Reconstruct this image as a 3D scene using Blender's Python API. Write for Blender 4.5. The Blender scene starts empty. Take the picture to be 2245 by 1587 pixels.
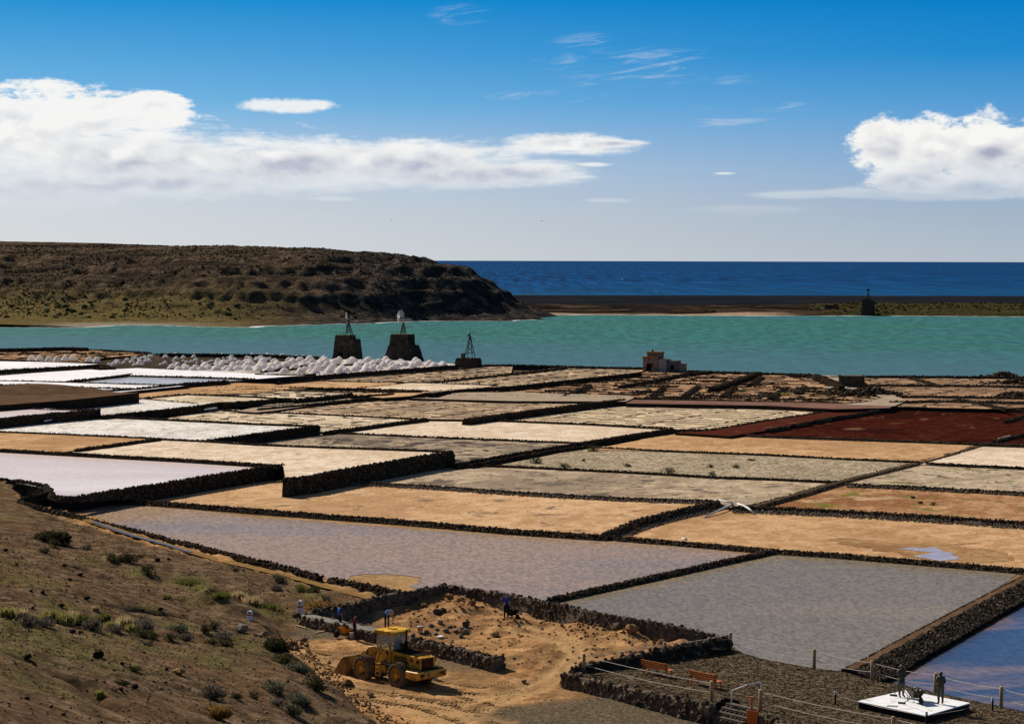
import bpy, bmesh, math, random
import numpy as np
from mathutils import Vector, Matrix, Euler
R = math.radians
rnd = random.Random(7)
rng = np.random.default_rng(11)
sc = bpy.context.scene
col = sc.collection

# ------------------------------------------------------------------ camera, world, sun, exposure
FPX, IW, IH = 4700.0, 2245.0, 1587.0
CAM_H = 25.0
PITCH, ROLL = math.atan2(571.2 - IH / 2, FPX), R(0.15)   # looking slightly down
cam_d = bpy.data.cameras.new('camera')
cam = bpy.data.objects.new('camera', cam_d); col.objects.link(cam)
cam_d.sensor_fit = 'HORIZONTAL'; cam_d.sensor_width = 36.0; cam_d.lens = 36.0 * FPX / IW
cam_d.clip_start = 0.5; cam_d.clip_end = 200000.0
CM = Matrix.Translation((0, 0, CAM_H)) @ Matrix.Rotation(R(90) + PITCH, 4, 'X') @ Matrix.Rotation(ROLL, 4, 'Z')
cam.matrix_world = CM
sc.camera = cam
CR = np.array(CM.to_3x3())

SUN_AZ, SUN_EL = R(-43.0), R(37.0)           # azimuth from the viewing direction, towards the left
SUN_DIR = Vector((math.sin(SUN_AZ) * math.cos(SUN_EL), math.cos(SUN_AZ) * math.cos(SUN_EL), math.sin(SUN_EL)))
sl = bpy.data.lights.new('sun', 'SUN'); sl.energy = 4.6; sl.angle = R(0.5); sl.color = (1.0, 0.93, 0.82)
so = bpy.data.objects.new('sun', sl); col.objects.link(so)
so.rotation_euler = SUN_DIR.to_track_quat('Z', 'Y').to_euler(); so.location = (0, 0, 200)
EXPO = 0.5
sc.view_settings.view_transform = 'Standard'; sc.view_settings.look = 'None'
sc.view_settings.exposure = EXPO; sc.view_settings.gamma = 1.0; sc.view_settings.use_curve_mapping = False
sc.render.engine = 'CYCLES'
sc.cycles.max_bounces = 5; sc.cycles.diffuse_bounces = 2; sc.cycles.glossy_bounces = 2; sc.cycles.transmission_bounces = 3
sc.cycles.use_denoising = True

class NT:
    """small helper to write node trees"""
    def __init__(s, tree): s.t = tree; s.t.nodes.clear()
    def n(s, typ, **kw):
        nd = s.t.nodes.new(typ)
        for k, v in kw.items():
            if k == 'inp':
                for kk, vv in v.items():
                    if hasattr(vv, 'is_linked') or isinstance(vv, bpy.types.NodeSocket): s.t.links.new(vv, nd.inputs[kk])
                    else: nd.inputs[kk].default_value = vv
            else: setattr(nd, k, v)
        return nd
    def math(s, op, a, b=None, c=None, clamp=False):
        nd = s.t.nodes.new('ShaderNodeMath'); nd.operation = op; nd.use_clamp = clamp
        for i, v in enumerate((a, b, c)):
            if v is None: continue
            if isinstance(v, bpy.types.NodeSocket): s.t.links.new(v, nd.inputs[i])
            else: nd.inputs[i].default_value = v
        return nd.outputs[0]
    def vmath(s, op, a, b=None, c=None, out=0):
        nd = s.t.nodes.new('ShaderNodeVectorMath'); nd.operation = op
        for i, v in enumerate((a, b, c)):
            if v is None: continue
            if isinstance(v, bpy.types.NodeSocket): s.t.links.new(v, nd.inputs[i])
            else: nd.inputs[i].default_value = v
        return nd.outputs[out]
    def mix(s, f, a, b, typ='MIX'):
        nd = s.t.nodes.new('ShaderNodeMix'); nd.data_type = 'RGBA'; nd.blend_type = typ
        for i, v in ((0, f), (6, a), (7, b)):
            if isinstance(v, bpy.types.NodeSocket): s.t.links.new(v, nd.inputs[i])
            else: nd.inputs[i].default_value = v if i == 0 else (tuple(v) + (1,) if len(v) == 3 else v)
        return nd.outputs[2]
    def ss(s, x, lo, hi):
        nd = s.t.nodes.new('ShaderNodeMapRange'); nd.interpolation_type = 'SMOOTHSTEP'
        for i, v in ((0, x), (1, lo), (2, hi), (3, 0.0), (4, 1.0)):
            if isinstance(v, bpy.types.NodeSocket): s.t.links.new(v, nd.inputs[i])
            else: nd.inputs[i].default_value = v
        return nd.outputs[0]
    def noise(s, vec, scale, detail=4.0, rough=0.55, dist=0.0):
        nd = s.n('ShaderNodeTexNoise'); s.t.links.new(vec, nd.inputs['Vector'])
        nd.inputs['Scale'].default_value = scale; nd.inputs['Detail'].default_value = detail
        nd.inputs['Roughness'].default_value = rough; nd.inputs['Distortion'].default_value = dist
        return nd.outputs['Fac']
    def ramp(s, f, stops):
        nd = s.n('ShaderNodeValToRGB'); s.t.links.new(f, nd.inputs[0])
        e = nd.color_ramp.elements
        while len(e) > 1: e.remove(e[-1])
        for i, (p, c) in enumerate(stops):
            el = e[0] if i == 0 else e.new(p)
            el.position = p; el.color = tuple(c) + (1,)
        return nd.outputs[0]

def build_world():
    w = bpy.data.worlds.new('World'); sc.world = w; w.use_nodes = True
    g = NT(w.node_tree); K = 1.0 / 2 ** EXPO
    tc = g.n('ShaderNodeTexCoord').outputs['Generated']
    d = g.vmath('NORMALIZE', tc)
    sep = g.n('ShaderNodeSeparateXYZ', inp={0: d}).outputs
    el = g.math('MULTIPLY', g.math('ARCSINE', sep[2]), 57.2958)
    az = g.math('MULTIPLY', g.math('ARCTAN2', sep[0], sep[1]), 57.2958)
    uv = g.n('ShaderNodeCombineXYZ', inp={0: az, 1: el, 2: 0.0}).outputs[0]
    sky = g.n('ShaderNodeTexSky'); sky.sky_type = 'NISHITA'; sky.sun_disc = False
    sky.sun_elevation = SUN_EL; sky.sun_rotation = SUN_AZ; sky.air_density = 1.0; sky.dust_density = 0.6; sky.ozone_density = 2.0
    nish = g.vmath('SCALE', sky.outputs[0]); nish.node.inputs[3].default_value = 0.05
    # clear air seen low over the sea: pale at the horizon, deep blue a few degrees up
    def s(r, gg, b):
        f = lambda v: (v / 255 / 12.92 if v / 255 < .04045 else ((v / 255 + .055) / 1.055) ** 2.4) * K
        return (f(r), f(gg), f(b))
    t = g.math('DIVIDE', el, 12.0, clamp=True)
    low = g.ramp(t, [(0, s(176, 187, 199)), (1.2 / 12, s(160, 178, 198)), (2.4 / 12, s(132, 170, 207)), (3.8 / 12, s(92, 158, 212)),
                     (5.4 / 12, s(26, 136, 205)), (7 / 12, s(0, 122, 197)), (1, s(0, 98, 172))])
    # whiter and brighter towards the sun's side
    side = g.ss(g.math('ABSOLUTE', g.math('SUBTRACT', az, -30.0)), 50.0, 10.0)
    pale = g.ramp(t, [(0, s(226, 226, 224)), (1.2 / 12, s(222, 225, 227)), (2.4 / 12, s(208, 219, 230)), (4.2 / 12, s(122, 188, 230)),
                      (7 / 12, s(16, 146, 214)), (1, s(0, 112, 190))])
    low = g.mix(g.math('MULTIPLY', side, 0.85), low, pale)
    sk = g.mix(g.ss(el, 9.0, 22.0), low, nish)
    # ---- clouds, in degrees of azimuth and elevation
    def deg(px, py): return ((px - 1122.5) / 4700 * 57.2958, (571.2 - py) / 4700 * 57.2958)
    P = 57.2958 / 4700
    def blobs(lst):
        out = None
        for (x, y, rx, ry) in lst:
            c = deg(x, y); i = (1 / (rx * P), 1 / (ry * P), 0.0)
            v = g.vmath('MULTIPLY_ADD', uv, i, (-c[0] * i[0], -c[1] * i[1], 0.0))
            l = g.math('SUBTRACT', 1.0, g.vmath('LENGTH', v, out=1))
            out = l if out is None else g.math('SMOOTH_MAX', out, l, 0.18)
        return out
    uvs = g.vmath('MULTIPLY', uv, (1.0, 1.7, 1.0))
    nb = g.noise(uvs, 0.95, 9, 0.60, 0.35)        # billows
    nf = g.noise(uvs, 4.2, 6, 0.65, 0.8)          # rags at the edges
    nl = g.noise(g.vmath('MULTIPLY', uv, (0.34, 2.0, 1.0)), 1.6, 7, 0.6, 0.3)   # layers
    wisp = g.math('SUBTRACT', nl, 0.5)
    ragged = g.math('ADD', g.math('MULTIPLY', g.math('SUBTRACT', nb, 0.5), 1.15), g.math('MULTIPLY', g.math('SUBTRACT', nf, 0.5), 0.6))
    bank = blobs([(-260, 330, 420, 165), (60, 300, 300, 118), (230, 265, 130, 62), (345, 255, 105, 58), (300, 355, 420, 92), (620, 365, 420, 78), (900, 362, 380, 66),
                  (1000, 385, 360, 40), (1240, 318, 190, 30), (1340, 316, 110, 13), (1120, 380, 240, 34), (-700, 350, 500, 190), (250, 410, 700, 46), (-100, 430, 600, 60)])
    cum = blobs([(1935, 320, 112, 84), (2030, 330, 140, 92), (2150, 335, 160, 98), (2280, 345, 190, 110), (2450, 350, 220, 120), (1990, 400, 130, 40), (2150, 415, 180, 38)])
    small = blobs([(625, 238, 118, 20), (690, 236, 60, 14)])
    thin = blobs([(1640, 461, 190, 14), (1750, 428, 160, 13), (1900, 424, 240, 17), (2060, 432, 220, 15), (1335, 440, 72, 7), (725, 438, 95, 8), (1300, 362, 60, 7),
                  (1250, 388, 90, 9), (1715, 514, 22, 6), (2130, 519, 26, 6), (1585, 381, 30, 4), (60, 492, 120, 7)])
    m_bank = g.math('MULTIPLY', g.ss(g.math('ADD', g.math('MULTIPLY', bank, 1.15), g.math('ADD', g.math('MULTIPLY', ragged, g.math('MULTIPLY_ADD', g.ss(el, 2.6, 3.9), .55, .35)), g.math('MULTIPLY', wisp, 1.25))), 0.02, g.math('MULTIPLY_ADD', g.ss(el, 2.9, 4.0), -.36, .70)), 0.95)
    m_cum = g.ss(g.math('ADD', cum, g.math('MULTIPLY', ragged, 0.85)), 0.16, 0.42)
    m_small = g.math('MULTIPLY', g.ss(g.math('ADD', small, g.math('MULTIPLY', ragged, 0.9)), 0.05, 0.6), 0.85)
    m_thin = g.math('MULTIPLY', g.ss(g.math('ADD', thin, g.math('ADD', g.math('MULTIPLY', ragged, 0.45), g.math('MULTIPLY', g.math('SUBTRACT', nl, 0.5), 0.9))), 0.04, 0.70), 0.8)
    m = g.math('MAXIMUM', g.math('MAXIMUM', m_bank, m_cum), g.math('MAXIMUM', m_small, m_thin))
    # grey-violet bases and hollows: depth of the cloud along the sun's direction
    nb2 = g.noise(g.vmath('ADD', uvs, (0.16, -0.42, 0.0)), 0.75, 3.5, 0.5, 0.2)
    nbc = g.noise(uvs, 0.75, 3.5, 0.5, 0.2)
    relief = g.math('MULTIPLY', g.math('SUBTRACT', nbc, nb2), 2.4)
    core = g.ss(g.math('MAXIMUM', g.math('MULTIPLY', bank, 0.95), g.math('MULTIPLY', cum, 0.9)), 0.25, 0.95)
    under = g.ss(el, 4.1, 1.9)
    shade = g.math('MULTIPLY_ADD', g.math('MULTIPLY', core, under), 0.8, g.math('MULTIPLY', g.math('MULTIPLY', g.math('MAXIMUM', core, 0.25), relief), 1.35), clamp=True)
    ccol = g.mix(shade, s(247, 246, 243), s(166, 172, 192))
    ccol = g.mix(g.math('MULTIPLY', side, 0.5), ccol, g.mix(g.math('MULTIPLY', shade, 0.55), s(252, 251, 248), s(186, 187, 203)))
    # cirrus: long thin feathers
    rot = g.n('ShaderNodeVectorRotate', rotation_type='Z_AXIS', inp={'Vector': uv, 'Angle': R(-7)}).outputs[0]
    nc = g.noise(g.vmath('MULTIPLY', rot, (0.5, 4.2, 1.0)), 1.0, 8, 0.68, 0.9)
    cir = blobs([(1010, 40, 90, 30), (1270, 95, 95, 26), (1440, 140, 150, 32), (1330, 182, 150, 20), (1600, 180, 110, 18), (1660, 238, 180, 16), (1600, 272, 180, 14), (1380, 150, 260, 60), (1200, 215, 200, 20)])
    m_cir = g.math('MULTIPLY', g.ss(g.math('MULTIPLY', g.ss(cir, -0.1, 0.75), g.ss(nc, 0.40, 0.74)), 0.03, 0.95), 0.4)
    sk = g.mix(m_cir, sk, s(214, 220, 232))
    # fade low clouds into the horizon air
    m = g.math('MULTIPLY', m, g.ss(el, 0.9, 2.9))
    sk = g.mix(m, sk, ccol)
    bg = g.n('ShaderNodeBackground', inp={0: sk, 1: 1.0})
    out = g.n('ShaderNodeOutputWorld'); g.t.links.new(bg.outputs[0], out.inputs[0])
    w.cycles.sampling_method = 'MANUAL'; w.cycles.sample_map_resolution = 512
build_world()

# ------------------------------------------------------------------ helpers
def ray(px, py):
    d = CR @ np.array([(px - IW / 2) / FPX, -(py - IH / 2) / FPX, -1.0])
    return d
def W(px, py, z=0.0):
    """point of the plane at height z that is seen at photo pixel (px, py)"""
    d = ray(px, py); t = (z - CAM_H) / d[2]
    return Vector((d[0] * t, d[1] * t, z))
def D(px, py, dist):
    d = ray(px, py); t = dist / d[1]
    return Vector((d[0] * t, d[1] * t, CAM_H + d[2] * t))

def value_noise(x, y, seed=0):
    xi = np.floor(x).astype(np.int64); yi = np.floor(y).astype(np.int64)
    fx = x - xi; fy = y - yi
    fx = fx * fx * (3 - 2 * fx); fy = fy * fy * (3 - 2 * fy)
    def h(a, b):
        n = (a * 374761393 + b * 668265263 + seed * 1442695041) & 0xFFFFFFFF
        n = ((n ^ (n >> 13)) * 1274126177) & 0xFFFFFFFF
        return ((n ^ (n >> 16)) & 0xFFFF) / 65535.0
    return (h(xi, yi) * (1 - fx) + h(xi + 1, yi) * fx) * (1 - fy) + (h(xi, yi + 1) * (1 - fx) + h(xi + 1, yi + 1) * fx) * fy
def fbm(x, y, oct=4, seed=0, gain=0.5):
    s = np.zeros_like(np.asarray(x, float)); a = 1.0; t = 0.0
    for i in range(oct):
        s = s + a * value_noise(np.asarray(x) * 2 ** i + 17.3 * i, np.asarray(y) * 2 ** i - 9.1 * i, seed + i); t += a; a *= gain
    return s / t
def sstep(x, a, b):
    t = np.clip((x - a) / (b - a), 0, 1); return t * t * (3 - 2 * t)
def in_poly(x, y, poly):
    x = np.asarray(x); y = np.asarray(y); c = np.zeros(x.shape, bool); n = len(poly)
    for i in range(n):
        x0, y0 = poly[i][:2]; x1, y1 = poly[(i + 1) % n][:2]
        if y0 == y1: continue
        k = ((y0 > y) != (y1 > y)) & (x < (x1 - x0) * (y - y0) / (y1 - y0) + x0)
        c ^= k
    return c
def line_dist(x, y, pts):
    x = np.asarray(x, float); y = np.asarray(y, float); best = np.full(x.shape, 1e9)
    for a, b in zip(pts[:-1], pts[1:]):
        vx, vy = b[0] - a[0], b[1] - a[1]; L = vx * vx + vy * vy + 1e-9
        t = np.clip(((x - a[0]) * vx + (y - a[1]) * vy) / L, 0, 1)
        best = np.minimum(best, np.hypot(x - a[0] - t * vx, y - a[1] - t * vy))
    return best
def rbf(pts):
    P = np.array([(p[0], p[1]) for p in pts], float); Z = np.array([p[2] for p in pts], float)
    n = len(P); r = np.hypot(P[:, None, 0] - P[None, :, 0], P[:, None, 1] - P[None, :, 1])
    A = np.zeros((n + 3, n + 3)); A[:n, :n] = r + np.eye(n) * -0.6
    A[:n, n] = 1; A[:n, n + 1:] = P / 100; A[n:, :n] = A[:n, n:].T
    c = np.linalg.solve(A, np.concatenate([Z, np.zeros(3)]))
    def f(x, y):
        x = np.asarray(x, float); y = np.asarray(y, float); o = c[n] + c[n + 1] * x / 100 + c[n + 2] * y / 100
        for i in range(n): o = o + c[i] * np.hypot(x - P[i, 0], y - P[i, 1])
        return o
    return f

def set_props(o, label=None, cat=None, group=None, kind=None):
    if label: o['label'] = label
    if cat: o['category'] = cat
    if group: o['group'] = group
    if kind: o['kind'] = kind
    return o
def link(o, parent=None):
    col.objects.link(o)
    if parent is not None: o.parent = parent
    return o
def mesh_np(name, V, F, mat=None, smooth=False, fmat=None):
    """V n x 3, F m x k (k the same for all)"""
    V = np.asarray(V, np.float32); F = np.asarray(F, np.int32); m, k = F.shape
    me = bpy.data.meshes.new(name); me.vertices.add(len(V)); me.vertices.foreach_set('co', V.ravel())
    me.loops.add(m * k); me.loops.foreach_set('vertex_index', F.ravel())
    me.polygons.add(m); me.polygons.foreach_set('loop_start', np.arange(0, m * k, k, dtype=np.int32))
    me.polygons.foreach_set('use_smooth', np.full(m, smooth, bool))
    for x in (mat if isinstance(mat, (list, tuple)) else [mat] if mat else []): me.materials.append(x)
    if fmat is not None: me.polygons.foreach_set('material_index', np.asarray(fmat, np.int32))
    me.update(calc_edges=True); me.validate()
    return me
def obj_np(name, V, F, mat=None, parent=None, smooth=False, fmat=None):
    return link(bpy.data.objects.new(name, mesh_np(name, V, F, mat, smooth, fmat)), parent)
def empty(name, loc=(0, 0, 0), rz=0.0, label=None, cat=None, group=None):
    o = bpy.data.objects.new(name, None); o.empty_display_size = 0.3; col.objects.link(o)
    o.location = loc; o.rotation_euler = (0, 0, rz); return set_props(o, label, cat, group)

class MB:
    """collects simple solids into one mesh"""
    def __init__(s): s.v = []; s.f = []; s.m = []
    def add(s, vs, fs, mi=0):
        b = len(s.v); s.v += [tuple(v) for v in vs]; s.f += [tuple(b + i for i in f) for f in fs]; s.m += [mi] * len(fs); return s
    def box(s, c, d, rot=None, mi=0, taper=1.0):
        x, y, z = d[0] / 2, d[1] / 2, d[2] / 2
        vs = [Vector((sx * x * (taper if sz > 0 else 1), sy * y * (taper if sz > 0 else 1), sz * z)) for sz in (-1, 1) for sy in (-1, 1) for sx in (-1, 1)]
        if rot is not None:
            m = Euler(rot).to_matrix() if not isinstance(rot, Matrix) else rot
            vs = [m @ v for v in vs]
        vs = [v + Vector(c) for v in vs]
        return s.add(vs, [(0, 2, 3, 1), (4, 5, 7, 6), (0, 1, 5, 4), (2, 6, 7, 3), (0, 4, 6, 2), (1, 3, 7, 5)], mi)
    def bar(s, a, b, w, h=None, mi=0):
        a, b = Vector(a), Vector(b); d = b - a; h = h or w
        q = d.to_track_quat('X', 'Z').to_matrix()
        return s.box((a + b) / 2, (d.length, w, h), q, mi)
    def tube(s, pts, r, n=8, mi=0, cap=True):
        pts = [Vector(p) for p in pts]; rs = r if isinstance(r, (list, tuple)) else [r] * len(pts); vs = []
        for i, p in enumerate(pts):
            t = (pts[min(i + 1, len(pts) - 1)] - pts[max(i - 1, 0)]).normalized()
            q = t.to_track_quat('Z', 'Y').to_matrix()
            for k in range(n):
                a = 2 * math.pi * k / n; vs.append(p + q @ Vector((math.cos(a), math.sin(a), 0)) * rs[i])
        fs = [(i * n + k, i * n + (k + 1) % n, (i + 1) * n + (k + 1) % n, (i + 1) * n + k) for i in range(len(pts) - 1) for k in range(n)]
        if cap: fs += [tuple(range(n))[::-1], tuple(range((len(pts) - 1) * n, len(pts) * n))]
        return s.add(vs, fs, mi)
    def lathe(s, prof, n=20, axis='Z', c=(0, 0, 0), mi=0):
        vs = []; c = Vector(c)
        for (r, z) in prof:
            for k in range(n):
                a = 2 * math.pi * k / n; x, y = r * math.cos(a), r * math.sin(a)
                vs.append(c + (Vector((x, y, z)) if axis == 'Z' else Vector((x, z, y)) if axis == 'Y' else Vector((z, x, y))))
        fs = [(i * n + k, i * n + (k + 1) % n, (i + 1) * n + (k + 1) % n, (i + 1) * n + k) for i in range(len(prof) - 1) for k in range(n)]
        if prof[0][0] > 1e-4: fs.append(tuple(range(n))[::-1])
        if prof[-1][0] > 1e-4: fs.append(tuple(range((len(prof) - 1) * n, len(prof) * n)))
        return s.add(vs, fs, mi)
    def prism(s, poly, y0, y1, mi=0):
        """poly of (x, z) extruded along y"""
        n = len(poly); vs = [(x, y0, z) for x, z in poly] + [(x, y1, z) for x, z in poly]
        fs = [tuple(range(n)), tuple(range(n, 2 * n))[::-1]] + [(i, i + n, (i + 1) % n + n, (i + 1) % n) for i in range(n)]
        return s.add(vs, fs, mi)
    def mesh(s, name, mats, smooth=False, bevel=0.0):
        me = bpy.data.meshes.new(name); me.from_pydata(s.v, [], s.f)
        for m in (mats if isinstance(mats, (list, tuple)) else [mats]): me.materials.append(m)
        for p, mi in zip(me.polygons, s.m): p.material_index = mi; p.use_smooth = smooth
        bm = bmesh.new(); bm.from_mesh(me); bmesh.ops.recalc_face_normals(bm, faces=bm.faces)
        if bevel: bmesh.ops.bevel(bm, geom=[e for e in bm.edges if len(e.link_faces) == 2 and e.calc_face_angle(0) > 0.6], offset=bevel, segments=1, affect='EDGES')
        bm.to_mesh(me); bm.free(); return me
    def build(s, name, mats, parent=None, smooth=False, bevel=0.0):
        return link(bpy.data.objects.new(name, s.mesh(name, mats, smooth, bevel)), parent)

# rock lumps: twenty-sided, each variant knocked out of shape
_t = (1 + 5 ** .5) / 2
ICO_V = np.array([(-1, _t, 0), (1, _t, 0), (-1, -_t, 0), (1, -_t, 0), (0, -1, _t), (0, 1, _t), (0, -1, -_t), (0, 1, -_t), (_t, 0, -1), (_t, 0, 1), (-_t, 0, -1), (-_t, 0, 1)]) / 1.902
ICO_F = np.array([(0, 11, 5), (0, 5, 1), (0, 1, 7), (0, 7, 10), (0, 10, 11), (1, 5, 9), (5, 11, 4), (11, 10, 2), (10, 7, 6), (7, 1, 8), (3, 9, 4), (3, 4, 2), (3, 2, 6), (3, 6, 8), (3, 8, 9), (4, 9, 5), (2, 4, 11), (6, 2, 10), (8, 6, 7), (9, 8, 1)])
LUMPS = [ICO_V * (1 + rng.uniform(-0.3, 0.22, (12, 1))) * np.array([1, rng.uniform(.75, 1), rng.uniform(.6, .9)]) for _ in range(12)]
def rand_rot(n):
    q = rng.normal(size=(n, 4)); q /= np.linalg.norm(q, axis=1, keepdims=True); w, x, y, z = q.T
    return np.stack([np.stack([1 - 2 * (y * y + z * z), 2 * (x * y - z * w), 2 * (x * z + y * w)], -1),
                     np.stack([2 * (x * y + z * w), 1 - 2 * (x * x + z * z), 2 * (y * z - x * w)], -1),
                     np.stack([2 * (x * z - y * w), 2 * (y * z + x * w), 1 - 2 * (x * x + y * y)], -1)], 1)
def lumps(P, S, flat=1.0):
    """verts and faces of lumps at points P with radii S"""
    P = np.asarray(P, float); n = len(P); S = np.asarray(S, float)
    base = np.array(LUMPS)[rng.integers(0, 12, n)]
    V = np.einsum('nij,nkj->nki', rand_rot(n), base) * S[:, None, None]
    V[:, :, 2] *= flat
    V += P[:, None, :]
    F = ICO_F[None] + (np.arange(n) * 12)[:, None, None]
    return V.reshape(-1, 3), F.reshape(-1, 3)

# ------------------------------------------------------------------ materials (colours are the things' own; light does the rest)
def principled(g, col, rough=0.9, spec=0.3, normal=None, **kw):
    p = g.n('ShaderNodeBsdfPrincipled'); i = p.inputs
    if isinstance(col, bpy.types.NodeSocket): g.t.links.new(col, i['Base Color'])
    else: i['Base Color'].default_value = tuple(col) + (1,)
    if isinstance(rough, bpy.types.NodeSocket): g.t.links.new(rough, i['Roughness'])
    else: i['Roughness'].default_value = rough
    i['Specular IOR Level'].default_value = spec
    if normal is not None: g.t.links.new(normal, i['Normal'])
    for k, v in kw.items():
        k = k.replace('_', ' ').title().replace('Ior', 'IOR')
        if isinstance(v, bpy.types.NodeSocket): g.t.links.new(v, i[k])
        else: i[k].default_value = v
    o = g.n('ShaderNodeOutputMaterial'); g.t.links.new(p.outputs[0], o.inputs[0]); return p
def new_mat(name):
    m = bpy.data.materials.new(name); m.use_nodes = True; return m, NT(m.node_tree)
def bump(g, h, strength, dist):
    b = g.n('ShaderNodeBump', inp={'Height': h, 'Strength': strength, 'Distance': dist}); return b.outputs[0]
MATS = {}
def surf(name, cols, scale=2.0, rough=0.95, spec=0.0, bmp=0.0, bscale=None, bdist=0.05, obj=False, island=0.0, metallic=0.0, lo=0.3, hi=0.7, patch=None):
    """cols: two to four colours spread over a noise; island: how much alike pieces differ; patch: (colour, scale, threshold)"""
    if name in MATS: return MATS[name]
    m, g = new_mat(name); MATS[name] = m
    vec = g.n('ShaderNodeTexCoord').outputs['Object'] if obj else g.n('ShaderNodeNewGeometry').outputs['Position']
    f = g.noise(vec, scale, 6, 0.62)
    n = len(cols)
    c = g.ramp(f, [(lo + (hi - lo) * i / max(n - 1, 1), cc) for i, cc in enumerate(cols)]) if n > 1 else None
    if c is None: c = g.mix(g.math('MULTIPLY', f, 0.5), cols[0], tuple(v * 0.6 for v in cols[0]))
    if patch: c = g.mix(g.ss(g.noise(vec, patch[1], 7, 0.65), patch[2], patch[2] + 0.08), c, patch[0])
    if island:
        r = g.n('ShaderNodeNewGeometry').outputs['Random Per Island']
        ob = g.n('ShaderNodeObjectInfo').outputs['Random']
        r = g.math('FRACT', g.math('ADD', r, ob))
        c = g.mix(1.0, c, g.ramp(r, [(0, (1 - island,) * 3), (0.75, (1.0, 0.97, 0.93)), (1, (1 + island * 1.2, 1 + island, 1 + island * .8))]), 'MULTIPLY')
    nrm = bump(g, g.noise(vec, bscale or scale * 3, 5, 0.65), bmp, bdist) if bmp else None
    principled(g, c, rough, spec, nrm, metallic=metallic); return m

def pan_mat(name, base, light, stain, stain_amt=0.5, stain_scale=0.05, grain=0.35, bmp=0.3, rough=0.9, spec=0.0, extra=()):
    """salt crust or dried brine: broad stains, drifted streaks along the wind, fine crust; extra: (colour, scale, threshold, width)"""
    m, g = new_mat(name); MATS[name] = m
    pos = g.n('ShaderNodeNewGeometry').outputs['Position']
    al = g.n('ShaderNodeVectorRotate', rotation_type='Z_AXIS', inp={'Vector': pos, 'Angle': R(27)}).outputs[0]
    big = g.noise(g.vmath('MULTIPLY', al, (1.1, 0.85, 1.0)), stain_scale, 6, 0.6, 0.6)
    mid = g.noise(g.vmath('MULTIPLY', al, (1.2, 0.8, 1.0)), stain_scale * 7, 6, 0.65, 0.4)
    fine = g.noise(pos, 2.2, 6, 0.72)
    c = g.mix(g.math('MULTIPLY', g.ss(mid, 0.40, 0.60), 0.95), base, light)
    c = g.mix(g.math('MULTIPLY', g.ss(big, 0.47, 0.60), stain_amt), c, stain)
    for (ec, es, et, ew) in extra:
        c = g.mix(g.ss(g.noise(g.vmath('MULTIPLY', al, (1.1, 0.85, 1.0)), es, 7, 0.68, 0.5), .5 + (et - .5) * .55, .5 + (et - .5) * .55 + ew * .8), c, ec)
    c = g.mix(1.0, c, g.ramp(fine, [(0.36, (1 - grain,) * 3), (0.5, (1, 1, 1)), (0.66, (1 + grain * .6,) * 3)]), 'MULTIPLY')
    h = g.math('ADD', g.math('MULTIPLY', fine, 0.6), g.math('MULTIPLY', mid, 1.0))
    principled(g, c, rough, spec, bump(g, h, bmp, 0.12)); return m

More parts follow.
